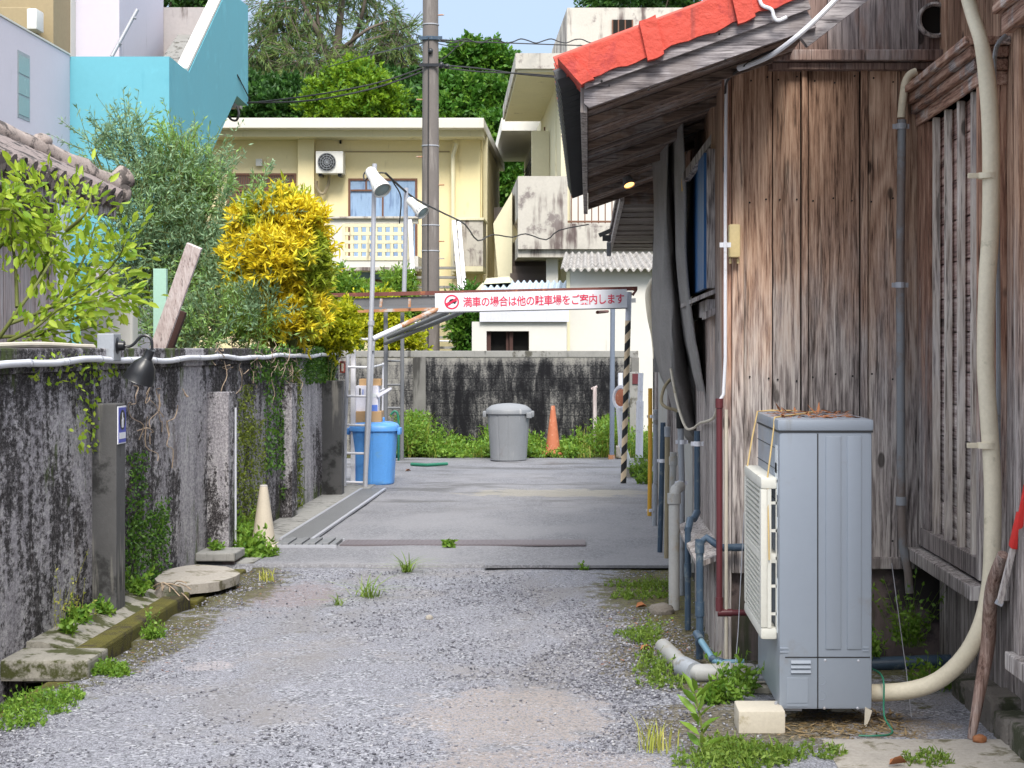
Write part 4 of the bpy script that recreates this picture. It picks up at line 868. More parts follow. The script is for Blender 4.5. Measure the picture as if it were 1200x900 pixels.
# lit spotlight under the eave
def spot(name, label, q, dirv, L_, r, body, rim, bulb=None):
    dirv = Vector(dirv).normalized(); M3 = dirv.to_track_quat('Z', 'Y').to_matrix()
    t = thing(name, label, 'spotlight', q)
    mb = MB(); mb.lathe([(r*.45,0),(r*.62,L_*.08),(r*.66,L_*.45),(r*.8,L_*.6),(r,L_*.95),(r*1.03,L_),(r*.93,L_),(r*.8,L_*.75),(r*.3,L_*.6)], q, 24, M=M3); mb.build('housing', M[body], t, True, 50)
    mb = MB(); mb.lathe([(.001,L_*.86),(r*.55,L_*.86),(r*.9,L_*.90),(r*.86,L_*.94),(r*.4,L_*.985),(.001,L_*.99)], q, 20, M=M3); mb.build('lens', M[bulb] if bulb else M['frost'], t, True)
    mb = MB()
    for k in range(12):
        a = 2*math.pi*k/12; u = M3 @ Vector((math.cos(a), math.sin(a), 0))
        mb.beam(q+u*r*.66+dirv*L_*.55, q+u*r*1.0+dirv*L_*.92, .006, .012)
    mb.build('fin', M[rim], t); return t
q = p(731, 200, 12.2); t = spot('eave_spotlight', 'small grey spotlight glowing orange beneath the dark eave', q, (.35,-.5,-1), .13, .042, 'pvc_grey', 'pvc_grey', 'bulb')
mb = MB(); mb.tube([q, q+Vector((0,.0,.07))], .012, 8); mb.build('bracket', M['pvc_grey'], t)
t = thing('floodlight_bracket', 'black bracket floodlights at the left edge of the slatted rear eave', 'floodlight', p(708,274,14.5))
mb = MB(); mb.beam(p(702,276,14.5), p(716,270,14.5), .03, .035); mb.beam(p(706,279,14.4), p(716,279,14.4), .02, .05); mb.each('arm', M['black_metal'], t)
mb = MB(); mb.box(p(711,300,14.5)+Vector((0,-.04,0)), p(716,284,14.5)+Vector((0,.04,0)), .006); mb.build('lamp_head', M['grey_metal'], t)
# ================================================================ OUTDOOR UNIT
AX0, AX1, AY0, AY1, AZ0, AZ1 = .806, 1.200, 7.2, 8.10, .075, 1.30
def fz(y): return H-(y-CY)*AY0/F
def fx(x): return (x-CX)*AY0/F
t = thing('outdoor_ac_unit', 'tall grey air conditioner outdoor unit standing on cream blocks before the plank wall', 'air conditioner', (1.0, 7.65, AZ0))
mb = MB(); mb.box((AX0, AY0, AZ0), (AX1, AY1, AZ1-.045), .016); mb.build('casing', M['ac_grey'], t, True)
mb = MB(); mb.box((AX0-.008, AY0-.008, AZ1-.05), (AX1+.006, AY1+.006, AZ1), .014); o = mb.build('top_cover', M['ac_grey'], t, True)
mb = MB(); mb.box((AX0-.004, AY0-.003, AZ1-.056), (AX1+.003, AY1, AZ1-.049)); mb.box((fx(957.5), AY0-.0015, AZ0+.005), (fx(959), AY0+.01, AZ1-.06)); mb.box((fx(920), AY0-.0015, fz(771)), (AX1-.01, AY0+.01, fz(769.6)))
mb.box((AX0-.0015, AY0+.05, .95), (AX0+.01, AY1, .953)); mb.box((AX0-.0015, AY0+.05, 1.08), (AX0+.01, AY1, 1.083)); mb.box((AX0-.0015, AY0+.05, 1.17), (AX0+.01, AY1, 1.173)); mb.each('panel_seam', M['ac_dark'], t)
for a, b in ((967.5,985.5),(992.5,1009.5)):
    mb = MB(); mb.box((fx(a), AY0-.006, fz(761)), (fx(b), AY0+.004, fz(511)), .005); mb.build('embossed_rib', M['ac_grey'], t, True)
mb = MB()
for y in (776, 781.5, 787): mb.prism([(fx(927), AY0-.0005, fz(y+2.2)), (fx(927), AY0-.010, fz(y+1.2)), (fx(927), AY0-.0005, fz(y-2.2))], (fx(950)-fx(927), 0, 0))
for y in (759, 762.5): mb.box((fx(1011), AY0-.004, fz(y+1)), (fx(1018), AY0+.002, fz(y-1)), .001)
for y in (760, 764): mb.box((fx(914), AY0-.003, fz(y+1.2)), (fx(924), AY0+.012, fz(y-1.2)), .001)
mb.each('vent_louvre', M['ac_grey'], t)
mb = MB()
for (x, y) in ((967,774),(1006,774.5),(966,830),(1005,830),(965,502.5)):
    mb.lathe([(.006,0),(.006,.002),(.003,.004)], (fx(x), AY0+.001, fz(y)), 10, M=Matrix.Rotation(R(90), 3, 'X'))
mb.each('screw', M['galv'], t, True)
mb = MB()
for (x, y) in ((962.5,797.5),(962.5,815)):
    mb.lathe([(.0175,0),(.0185,.0012),(.0195,.0012),(.0205,0)], (fx(x), AY0+.0002, fz(y)), 24, M=Matrix.Rotation(R(90), 3, 'X'))
mb.box((fx(922), AY0-.0012, fz(828)), (fx(947), AY0+.004, fz(824.8))); mb.box((fx(922), AY0-.002, fz(824)), (fx(947), AY0+.004, fz(794)), .002)
mb.each('knockout', M['ac_grey'], t)
def sidebox(y0, y1, z0, z1, nm, m): MB().box((AX0-.003, y0, z0), (AX0+.004, y1, z1)).build(nm, M[m], t)
sidebox(7.25, 7.33, fz(566)+.01, fz(523), 'sticker', 'sticker'); sidebox(7.255, 7.325, fz(556), fz(544), 'sticker_print', 'sticker_green'); sidebox(7.25, 7.30, fz(581), fz(567), 'sticker', 'sticker'); sidebox(7.25, 7.31, fz(621), fz(608), 'sticker', 'sticker'); sidebox(7.245, 7.30, fz(744), fz(680), 'sticker', 'sticker')
# cream guard over the two fans
GX, gy0, gy1, gz0, gz1 = .735, 7.26, 8.03, .36, 1.05
gd = MB(); gd.box((GX, gy0, gz1-.05), (AX0, gy1, gz1), .012); gd.box((GX, gy0, gz0), (AX0, gy1, gz0+.05), .012)
gd.box((GX, gy0, gz0+.05), (GX+.028, gy0+.06, gz1-.05), .006); gd.box((GX, gy1-.05, gz0+.05), (AX0, gy1, gz1-.05), .006); gd.box((GX+.028, gy0, gz0+.05), (GX+.045, gy0+.02, gz1-.05)); gd.box((GX+.003, gy0+.004, (gz0+gz1)/2-.02), (AX0, gy1-.055, (gz0+gz1)/2+.02), .003)
go = gd.build('fan_guard', M['ac_cream'], t, True)
mb = MB()
for i in range(26): z = gz0+.06+i*(gz1-gz0-.12)/25; mb.box((GX+.002, gy0+.05, z-.004), (GX+.010, gy1-.04, z+.004))
for i in range(22): y = gy0+.06+i*(gy1-gy0-.12)/21; mb.box((GX+.010, y-.003, gz0+.04), (GX+.015, y+.003, gz1-.04))
for i in range(5): z = gz0+.05+(i+.5)*(gz1-gz0-.1)/5; mb.box((GX+.045, gy0+.003, z-.006), (AX0, gy0+.010, z+.006))
mb.box((GX+.064, gy0+.003, gz0+.05), (GX+.069, gy0+.010, gz1-.05))
tag(mb.build('guard_grid', M['ac_cream'], go), kind='stuff')
for cz in (.53, .88):
    mb = MB(); mb.lathe([(.001,0),(.16,0),(.16,.003),(.001,.003)], (AX0-.004, 7.64, cz), 28, M=Matrix.Rotation(R(90), 3, 'Y')); mb.build('fan_opening', M['dark_void'], t)
mb = MB(); mb.box((AX0+.02, AY0+.03, AZ0-.012), (AX0+.10, AY0+.06, AZ0)); mb.tube([(AX0-.01, AY0+.02, AZ0-.03), (AX0-.01, AY0+.02, AZ0+.03)], .007, 8); mb.box((AX0-.05, AY0+.0, AZ0-.03), (AX0+.03, AY0+.06, AZ0-.022)); mb.tube([(AX0-.01, AY1-.1, AZ0-.03), (AX0-.01, AY1-.1, AZ0+.04)], .007, 8); mb.box((AX0-.05, AY1-.13, AZ0-.03), (AX0+.03, AY1-.06, AZ0-.02)); mb.each('mounting_foot', M['galv'], t)
a, b = p(865,851,7.1), p(917,831,7.1); mb = MB(); mb.box((a.x, 7.08, -.03), (b.x+.01, 7.30, b.z-.005), .008); tag(mb.build('foot_block', M['cream_block'], smooth=True), 'cream foot block under the near end of the grey outdoor unit', 'block')
a, b = p(853,830,8.0), p(900,800,8.0); mb = MB(); mb.box((a.x, 7.92, -.03), (b.x+.1, 8.10, b.z-.005), .008); tag(mb.build('foot_block', M['cream_block'], smooth=True), 'cream foot block under the far end of the grey outdoor unit', 'block')
tag(MB().box((1.07, 7.5, -.03), (1.19, 7.75, .074), .006).build('foot_block', M['cream_block']), 'cream foot block deep under the right side of the grey outdoor unit', 'block')
def cable(name, label, cat, pts, r=.002, m='wire', seg=5, smooth=0): mb = MB(); mb.tube(pts, r, seg, smooth=smooth); return tag(mb.build(name, M[m], smooth=True), label, cat)
cable('tie_cord', 'straw coloured cord tied over the outdoor unit down its front corner', 'cord', [(1.05,7.9,1.305),(.9,7.5,1.306),(AX0-.004,7.33,1.302),(AX0-.012,7.30,1.25),(GX+.03,7.27,1.05),(GX+.035,7.25,.7)], .004, 'rope')
cable('tie_cord', 'straw coloured cord lying across the top of the outdoor unit', 'cord', [(.98,8.0,1.306),(.86,8.06,1.306),(.797,8.02,1.303),(.77,8.0,1.18),(GX+.01,7.97,1.05)], .004, 'rope')
cable('guy_wire', 'thin wire slanting from the wall to the ground right of the outdoor unit', 'wire', [p(1045,660,8.6), p(1059,765,7.6), p(1062,785,7.5), p(1068,840,7.25)], .0022, 'galv')
cable('guy_wire', 'thin wire running down beside the fan guard to the rear foot block', 'wire', [p(872,600,8.2), p(865,740,8.1), p(860,800,8.05)], .002, 'galv')
cable('hose', 'green garden wire lying in a loop by the corner of the outdoor unit', 'wire', [p(1020,783,7.4), p(1035,795,7.2), p(1036,838,7.15), G(1046,858,.012), G(1030,862,.012), G(1006,862,.012)], .004, 'hose', 6, 4)
mb = MB(); mb.prism([p(1014,829,7.19), p(1022,833,7.19), p(1019,843,7.19), p(1015,852,7.19), p(1013,850,7.19)], (0,.012,0)); tag(mb.build('peeling_tape', M['cream_block']), 'peeling strip of cream tape hanging off the bottom corner of the outdoor unit', 'tape')
# dry litter on the lid
nn = 260; c = np.stack([rng.uniform(.83,1.17,nn), rng.uniform(7.25,8.05,nn), np.full(nn,1.303)], -1)
# leaning pole with red tool
mb = MB(); mb.tube([p(1138,866,6.95), p(1150,800,6.97), p(1158,752,7.0), p(1162,690,6.9), p(1176,650,6.8)], [.016,.026,.030,.027,.024], 10, smooth=4, mi=0); tag(mb.build('wood_pole', M['wood_pole'], smooth=True), 'rough barky wooden pole leaning against the right wall', 'pole')
t = thing('pruning_tool', 'long handled tool with bright red head leaning beside the barky pole', 'tool', p(1170,709,6.75))
mb = MB(); mb.beam(p(1171,708,6.75), p(1188,640,6.7), .022, .03, (0,1,0), .004); mb.build('handle', M['wood_rich'], t)
mb = MB(); mb.beam(p(1187,642,6.7), p(1206,562,6.65), .03, .05, (0,1,0), .008); mb.build('red_head', M['red_tool'], t)
mb = MB(); mb.beam(p(1169.5,709,6.75), p(1172,704,6.75), .024, .032, (0,1,0)); mb.build('ferrule', M['galv'], t)
mb = MB(); mb.ball(G(1148,866,.02), (.03,.025,.02), 2, jit=.1); tag(mb.build('clod', M['dead_leaf']), 'brown clod at the foot of the leaning barky pole', 'clod')

# ================================================================ PARKING GATE FRAME
GY0 = 20.0
t = thing('parking_gate_frame', 'steel pipe height frame across the lane carrying the white Japanese parking sign', 'gate frame', (-1.2, 20, 0))
mb = MB(); mb.beam(p(386,346.0,20.06), p(747,338.0,20.06), .05, .045); mb.build('top_rail', M['rust_rail'], t)
mb = MB(); mb.beam(p(412,365,19.9), p(514,362,GY0), .05, .035); mb.beam(p(446,360,19.9), p(447,350,19.9), .03, .03); mb.beam(p(480,360,19.9), p(480,350,19.9), .03, .03); mb.each('lower_rail', M['rust'], t)
mb = MB(); mb.beam(p(413,355,20.1), p(512,352,20.1), .05, .10); mb.beam(p(413,362,24), p(745,352,24), .05, .06); mb.each('purlin', M['grey_metal'], t)
mb = MB(); mb.tube([p(437,397,19.6), p(470,382,19.75)], .030, 10); mb.build('brace', M['white_metal'], t, True)
mb = MB(); mb.tube([p(468,383,19.75), p(514,361.5,19.95)], .030, 10); mb.build('brace', M['rust'], t, True)
mb = MB(); mb.tube([p(452,402,24), p(540,366,20.1)], .03, 10); mb.tube([p(455,395,24), p(524,366,20.1)], .03, 10); mb.each('brace', M['grey_metal'], t, True)
mb = MB(); mb.tube([p(410,352,19.6), p(404.5,500,19.5), p(403.5,574,19.45)], .022, 10); mb.build('leg', M['galv'], t, True)
mb = MB(); mb.tube([p(437,400,19.55), p(432,500,19.45), p(427.5,572,19.4)], .026, 10); mb.build('leg', M['galv'], t, True)
mb = MB(); mb.box(p(411,565,19.7), p(417,397,19.75)); mb.build('upright', M['white_metal'], t)
for y in (397, 430, 464, 498, 531, 565):
    k = (y-350)/220; x0 = 410-6*k; x1 = 438-10*k
    mb = MB(); mb.tube([p(x0,y,19.5), p(x1,y+.5,19.5)], .014, 8); mb.build('rung', M['white_metal'], t, True)
mb = MB(); mb.tube([p(452,366,24.2), p(452,540,24.2)], .030, 10); mb.build('leg', M['grey_metal'], t, True)
mb = MB(); mb.tube([p(471.5,366,24.2), p(471,541,24.2)], .028, 10); mb.build('leg', M['grey_metal'], t, True)
for y in (423, 451, 478, 506):
    mb = MB(); mb.tube([p(452,y,24.2), p(471,y,24.2)], .016, 8); mb.build('rung', M['grey_metal'], t, True)
mb = MB(); mb.tube([p(437,430,20), p(449,427,22)], .012, 8); mb.tube([p(437,462,20), p(450,456,22)], .012, 8); mb.tube([p(449,425,22), p(448,500,22)], .012, 8); mb.each('side_bar', M['white_metal'], t)
mb = MB(); a, b = p(730.5,567,GY0), p(737.5,346,GY0); mb.tube([(a.x, GY0, .0), ((p(737,346,GY0)).x, GY0, p(0,342,GY0).z)], .034, 16); mb.build('striped_leg', M['stripe'], t, True)
mb = MB(); mb.tube([p(718,362,24), p(717,537,24.3)], .034, 12); mb.build('leg', M['blue_metal'], t, True)
mb = MB(); mb.tube([p(716.8,533,24.3), p(716.8,539,24.3)], .05, 12); mb.build('leg_foot', M['rust'], t)
mb = MB(); mb.tube([p(700,366,GY0), p(712,365,24)], .02, 8); mb.tube([p(740,338,GY0), p(745,341,GY0), p(741,346,GY0)], .02, 6); mb.each('hook', M['rust_rail'], t)
# sign on the frame
SX0, SX1 = p(510.5,0,GY0).x, p(734.5,0,GY0).x
sg = thing('parking_notice_sign', 'long white notice board with red Japanese lettering and a no car emblem', 'sign', (SX0, 19.95, p(0,365,GY0).z))
slope = math.atan2(5, 224); ctr = Vector((SX0, 19.93, p(510,355,GY0).z))
RM4 = Matrix.Translation(ctr) @ Matrix.Rotation(-slope, 4, 'Y')
LW = SX1-SX0; HH = .108
mb = MB(); mb.box((0, -.01, -HH), (LW, .012, HH), .003, mat=RM4); mb.build('board', M['sign_white'], sg)
mb = MB(); mb.box((-.004, -.006, -HH-.012), (LW+.004, .016, -HH), mat=RM4); mb.build('bottom_edge', M['grey_metal'], sg)
def flat(name, m, outlines, y, parent, Mx, th=.002):
    mb = MB()
    for ol in outlines: mb.prism([Mx @ Vector((x, y, z)) for x, z in ol], (Mx.to_3x3() @ Vector((0, -th, 0))))
    return mb.build(name, m, parent)
ec = (.195, .004)
def arc(cx, cz, r0, r1, a0, a1, n=40):
    A = [a0+(a1-a0)*k/n for k in range(n+1)]
    return [[(cx+r0*math.cos(A[k]), cz+r0*math.sin(A[k])), (cx+r1*math.cos(A[k]), cz+r1*math.sin(A[k])), (cx+r1*math.cos(A[k+1]), cz+r1*math.sin(A[k+1])), (cx+r0*math.cos(A[k+1]), cz+r0*math.sin(A[k+1]))] for k in range(n)]
em = flat('emblem_ring', M['sign_red'], arc(*ec, .068, .086, 0, 2*math.pi), -.0102, sg, RM4)
car = [(-.058,-.012),(-.05,.008),(-.03,.014),(-.012,.034),(.026,.034),(.042,.014),(.056,.008),(.058,-.014),(.044,-.018),(.038,-.03),(.024,-.03),(.018,-.018),(-.018,-.018),(-.024,-.03),(-.038,-.03),(-.044,-.018)]
ca, sa = math.cos(.25), math.sin(.25)
flat('car_symbol', M['sign_black'], [[(ec[0]+x*ca-z*sa, ec[1]+x*sa+z*ca) for x, z in car]], -.0104, sg, RM4)
ca, sa = math.cos(.62), math.sin(.62)
flat('emblem_bar', M['sign_red'], [[(ec[0]+x*ca-z*sa, ec[1]+x*sa+z*ca) for x, z in ((-.07,-.011),(.07,-.011),(.07,.011),(-.07,.011))]], -.0128, sg, RM4)
flat('red_bar', M['sign_red'], [[(.13,-.03),(.26,.018),(.26,.038),(.13,-.012)]] if False else [[(ec[0]-.066,ec[1]-.030),(ec[0]+.062,ec[1]+.012),(ec[0]+.055,ec[1]+.030),(ec[0]-.068,ec[1]-.012)]], -.0126, sg, RM4)
cu = bpy.data.curves.new('lettering', 'FONT'); cu.body = '満車の場合は他の駐車場をご案内します'; cu.size = .1165; cu.extrude = .0012; cu.offset = .0016; cu.resolution_u = 3; cu.space_character = .93
tmp = bpy.data.objects.new('lettering_curve', cu); COL.objects.link(tmp); bpy.context.view_layer.update()
me = bpy.data.meshes.new_from_object(tmp.evaluated_get(bpy.context.evaluated_depsgraph_get())); bpy.data.objects.remove(tmp); me.name = 'lettering'
co = np.empty(len(me.vertices)*3); me.vertices.foreach_get('co', co); co = co.reshape(-1, 3)
w0 = co[:,0].max()-co[:,0].min(); sx = (LW-.335-.025)/w0; hz = (co[:,1].max()+co[:,1].min())/2
me.transform(RM4 @ Matrix.Translation((.328, -.0118, .0)) @ Matrix.Rotation(R(90), 4, 'X') @ Matrix.Diagonal((sx, 1.08, 1, 1)) @ Matrix.Translation((-co[:,0].min(), -hz, 0)))
me.materials.clear(); me.materials.append(M['sign_red']); print('TEXT', w0, sx, len(co), co.min(0), co.max(0))
place('lettering', me, sg)
# lamps on poles
t = thing('lamp_pole', 'tall galvanised pole carrying a white spotlight, fixed to the ladder frame', 'lamp pole', p(428,573,19.35))
mb = MB(); mb.tube([p(439,192,19.6), p(436.5,330,19.55), p(431,480,19.4), p(428,573,19.35)], .027, 10); mb.build('pole', M['galv'], t, True)
mb = MB()
for y in (378.5, 408): mb.tube([p(435,y-3,19.5), p(434.8,y+3,19.5)], .038, 10)
mb.each('coupler', M['galv'], t, True)
t = thing('lamp_pole', 'shorter blue grey pole with a spotlight rising behind the top rail of the frame', 'lamp pole', p(474,345,21))
mb = MB(); mb.tube([p(476,220,21), p(475,285,21), p(473.5,346,21)], .028, 10); mb.build('pole', M['galv'], t, True)
spot('pole_spotlight', 'large white spotlight on the tall pole, tilted down to the right', p(433,199,19.5), (.42,-.45,-.62), .36, .105, 'white_enamel' if 'white_enamel' in M else 'ac_white', 'pvc_grey')
spot('pole_spotlight', 'smaller white spotlight with grey rim on the shorter pole', p(479,234,20.9), (.50,-.30,-.46), .28, .085, 'ac_white', 'pvc_grey')
cable('lamp_cable', 'black wire trailing from the tall pole lamp beside the balcony window', 'cable', [p(430,200,19.6), p(426,205,19.6), p(428,212,19.5), p(434,205,19.6), p(452,203,20), p(463,217,20.5), p(470,232,21), p(468,262,21)], .009, 'wire', 5, 3)
cable('aerial_cable', 'black cable sagging from the pole lamps across to the concrete house', 'cable', [p(452,203,20), p(476,225,21), p(492,236,23), p(522,251,26), p(545,263,29), p(560,282,31), p(577,275,33), p(600,278,35), p(616,274,36), p(640,281,36), p(655,270,36), p(690,263,36)], .014, 'wire', 5, 3)
t = thing('rain_hopper', 'grey rainwater hopper with bent downpipe at the left end of the frame', 'rain hopper', p(400,365,19.3))
mb = MB(); a, b = p(390,352,19.3), p(404,364,19.3)
mb.prism([p(390,351,19.3), p(404.5,351,19.3), p(403,365,19.3), p(392,365,19.3)], (0,.16,0)); mb.box(p(389,351,19.29), p(405.5,353.5,19.48)); mb.build('funnel', M['pvc_grey'], t)
mb = MB(); mb.tube([p(397.5,364,19.38), p(398,372,19.38), p(400,379,19.4), p(406,387,19.45), p(412,393,19.5)], .04, 12, smooth=3); mb.build('spout', M['pvc_grey'], t, True)
t = thing('wall_lantern', 'small brown box fixed on the wall end beside the ladder', 'box', p(401,430,19.52))
mb = MB(); mb.box(p(398,437,19.53), p(405,423,19.63), .008); mb.build('case', M['tile_red'], t)
mb = MB(); mb.box(p(400,435,19.52), p(403,426,19.55)); mb.build('face', M['cream_block'], t)

# ================================================================ BINS, CONES, BOXES
def bin_(name, label, c, rt, rb, h, m, flutes, lidm, sq=0):
    t = thing(name, label, 'bin', c)
    def wob(a, z):
        return -.02*(1 if (a*flutes/(2*math.pi))%1 < .07 else 0)+(sqr(a) if sq else 0)
    def sqr(a, z=0): return sq*((abs(math.cos(a))**3.6+abs(math.sin(a))**3.6)**(-1/3.6)-1.0)
    lw = (lambda a, z: sqr(a)) if sq else None
    fl = .45 if sq else 1
    mb = MB(); mb.lathe([(rb*.96,0),(rb,.015),(rb*1.005,.05)]+[(rb+(rt-rb)*k/6, .05+(h-.13)*k/6) for k in range(1, 7)]+[(rt*1.0,h-.06)], c, 112, wob=wob); mb.build('body', M[m], t, True, 30)
    mb = MB(); mb.lathe([(rt*1.02,h-.085),(rt*1.07,h-.08),(rt*1.075,h-.03),(rt*1.03,h-.015),(rt*.98,h+.0),(rt*.8,h+.035*fl),(rt*.5,h+.055*fl),(rt*.2,h+.064*fl),(.01,h+.066*fl)], c, 48, wob=lw); mb.build('lid', M[lidm], t, True, 50)
    mb = MB()
    for sx in (-1, 1): mb.box((c[0]+sx*rt*1.02, c[1]-.10, c[2]+h-.13), (c[0]+sx*rt*1.20, c[1]+.10, c[2]+h-.045), .02)
    mb.each('handle', M[m], t, True)
    return t
g = G(597,541); bt = bin_('rubbish_bin', 'lidded grey plastic bin standing alone before the far mouldy wall', (p(596,0,24).x, 24.0, .022), .30, .255, .74, 'bin_grey', 12, 'bin_grey')
mb = MB(); mb.box((p(619,0,24).x-.02, 23.8, .022+.60), (p(622,0,24).x+.02, 24.0, .022+.68), .012); mb.build('latch', M['bin_grey'], bt)
c = (p(437,0,19.75).x, 19.9, .022); bt = bin_('rubbish_bin', 'large blue lidded plastic bin behind the ladder leg of the frame', c, .262, .225, .70, 'bin_blue', 16, 'bin_blue', 1.0)
mb = MB(); mb.box((c[0]-.10, c[1]-.03, c[2]+.722), (c[0]+.12, c[1]+.03, c[2]+.775), .015); mb.build('lid_grip', M['bin_blue'], bt)
mb = MB(); mb.box((p(427,0,19.6).x, 19.60, .50), (p(431,0,19.6).x, 19.66, .58)); mb.build('label', M['sticker'], bt)
def cone(name, label, q, h, r0, r1, m, base=True, jag=0):
    t = thing(name, label, 'cone', q)
    mb = MB(); mb.lathe([(r0,0.0),(r0*.99,.02),(r1,h),(r1*.8,h),(r1*.7,h-.02)], q, 28); mb.build('cone_body', M[m], t, True, 50)
    if base: mb = MB(); mb.box((q[0]-r0*1.35, q[1]-r0*1.35, q[2]-.005), (q[0]+r0*1.35, q[1]+r0*1.35, q[2]+.025), .01); mb.build('base', M[m], t)
    return t
q = G(648,528,.05); cone('traffic_cone', 'faded orange traffic cone standing in the weeds before the far wall', (p(648,0,24.9).x, 24.9, .06), .70, .112, .028, 'cone_orange')
q = G(309,641,.02); t = cone('traffic_cone', 'dirty cream coloured cone beside the left wall, its tip cut off', (q.x, q.y, .02), .49, .098, .030, 'cone_cream')
mb = MB(); mb.lathe([(.029,.478),(.032,.482),(.030,.492),(.020,.494),(.010,.494)], (q.x, q.y, .02), 20); mb.build('tip_rim', M['rust'], t)
def carton(name, label, a, b, d0, d1, m, mark=None):
    t = MB(); a, b = p(*a, d0), p(*b, d0); t.box((a.x, d0, min(a.z,b.z)), (b.x, d1, max(a.z,b.z)), .004); o = t.build(name, M[m]); tag(o, label, 'box')
    if mark:
        for (u0, v0, u1, v1, mm) in mark:
            w, h = b.x-a.x, abs(a.z-b.z); z0 = min(a.z, b.z)
            k = MB(); k.box((a.x+u0*w, d0-.003, z0+v0*h), (a.x+u1*w, d0+.002, z0+v1*h)); k.build('print', M[mm], o)
    return o
carton('carton', 'brown cardboard box lying on the lid of the blue bin, lowest of the stack', (417,497), (447,482), 19.75, 20.0, 'cardboard')
carton('carton', 'white carton with blue print standing between two brown boxes on the blue bin', (417,482), (443,452), 19.78, 19.98, 'paper_white', [(.6,.0,.98,.25,'box_blue'),(.15,.55,.22,.9,'ac_dark'),(.3,.6,.34,.85,'box_blue'),(.65,.55,.95,.7,'sticker')])
carton('carton', 'flat brown cardboard box on top of the stack behind the ladder', (421,452), (446,444), 19.82, 20.0, 'cardboard')
mb = MB(); mb.prism([p(441,462,19.75), p(457,454,19.75), p(458,456.5,19.75), p(443,466,19.75)], (0,.12,0)); tag(mb.build('paper_sheet', M['paper_white']), 'white sheet of paper sticking out to the right of the carton stack', 'paper')
cable('hose', 'dark green hose lying flat along the edge of the weeds', 'hose', [G(482,544,.04), G(500,545,.04), G(524,543.5,.04)], .022, 'hose', 8)
cable('hose', 'green hose hooked up over the right rim of the blue bin', 'hose', [p(458,486,20.4), p(462,482,20.4), p(466,485,20.4), p(467,500,20.4), p(467,540,20.4)], .013, 'hose', 8, 3)
# white round-mirror post and stubs by the striped leg
t = thing('mirror_post', 'leaning white post with a round white rimmed orange disc behind the striped leg', 'post', (p(735,0,21).x, 21, 0))
mb = MB(); mb.tube([p(726,478,21), p(729,520,21), p(737,547,21)], .045, 12); mb.build('post', M['pvc_white'], t, True)
dv = Vector((-.75,-.6,.05)).normalized(); M3 = dv.to_track_quat('Z', 'Y').to_matrix()
mb = MB(); mb.lathe([(.10,-.02),(.15,-.01),(.155,.015),(.12,.02),(.11,.008)], p(728,466,21), 28, M=M3); mb.build('rim', M['pvc_white'], t, True)
mb = MB(); mb.lathe([(.001,.006),(.11,.006),(.10,.014),(.001,.018)], p(728,466,21), 24, M=M3); mb.build('disc', M['cone_orange'], t, True)
mb = MB(); mb.box(p(729,562,20.9), p(742,546,21.2), .01); mb.build('base_block', M['concrete_slab'], t)
t = thing('white_post', 'upright white pipe post standing in weeds right of the striped leg', 'post', (p(751,0,23).x, 23, 0))
mb = MB(); mb.tube([p(751,437,23), p(750,470,23)], .036, 12); mb.tube([p(750,470,23), p(749,536,23)], .05, 12); mb.build('pipe', M['pvc_white'], t, True)
t = thing('white_post', 'white pipe stub half hidden by the striped leg near the blue grey post', 'post', (p(727,0,24.4).x, 24.4, 0))
mb = MB(); mb.tube([p(727,437,24.4), p(727,524,24.4)], .035, 12); mb.build('pipe', M['pvc_white'], t, True)
mb = MB(); mb.box(p(722,537,24.3), p(729,522,24.6), .01); mb.build('base_block', M['concrete_slab'], t)
t = thing('boundary_post', 'grey concrete post with a dark red plate at the right end of the far wall', 'post', (p(744,0,25.3).x, 25.3, 0))
mb = MB(); mb.box((p(738,0,25.3).x, 25.3, -.3), (p(748,0,25.3).x, 25.45, p(0,436,25.3).z), .008); mb.build('shaft', M['concrete'], t)
mb = MB(); mb.box((p(741,0,25.3).x, 25.28, p(0,450,25.3).z), (p(749,0,25.3).x, 25.3, p(0,438,25.3).z)); mb.build('plate', M['pvc_maroon'], t)
mb = MB(); mb.tube([p(697,453,25.7), p(697,520,25.7)], .03, 10); mb.tube([p(693,456,25.7), p(700,453,25.7)], .018, 8); tag(mb.build('pink_pipe', M['plank_pink'], smooth=True), 'thin pinkish pipe standing in the weeds against the far wall', 'pipe')
# ================================================================ FAR WALL AND BUILDINGS
FY = 26.0
t = thing('block_wall', 'mouldy concrete block wall closing the far end of the yard', 'wall', (-.8, 26, 0))
a, b = p(440,0,FY).x, p(748,0,FY).x
MB().box((a-1.2, FY, -.45), (b-.02, FY+.15, 1.46)).build('body', M['blockwall'], t)
MB().box((a-1.2, FY-.015, 1.462), (b, FY+.17, 1.56), .008).build('coping', M['concrete'], t)
mb = MB(); mb.box((p(484,0,FY).x, FY-.03, -.3), (p(499,0,FY).x, FY+.1, 1.46), .006); mb.box((p(740,0,FY).x, FY-.03, -.3), (b+.01, FY+.1, 1.46), .006); mb.each('pier', M['concrete_mid'], t)
def bx(mb, x0, y0, x1, y1, d, dep, bev=0, z0=None):
    """box whose front face spans pixels (x0,y0)-(x1,y1) at distance d, dep deep"""
    a, b = p(x0, y1, d), p(x1, y0, d); return mb.box((a.x, d, a.z if z0 is None else z0), (b.x, d+dep, b.z), bev)
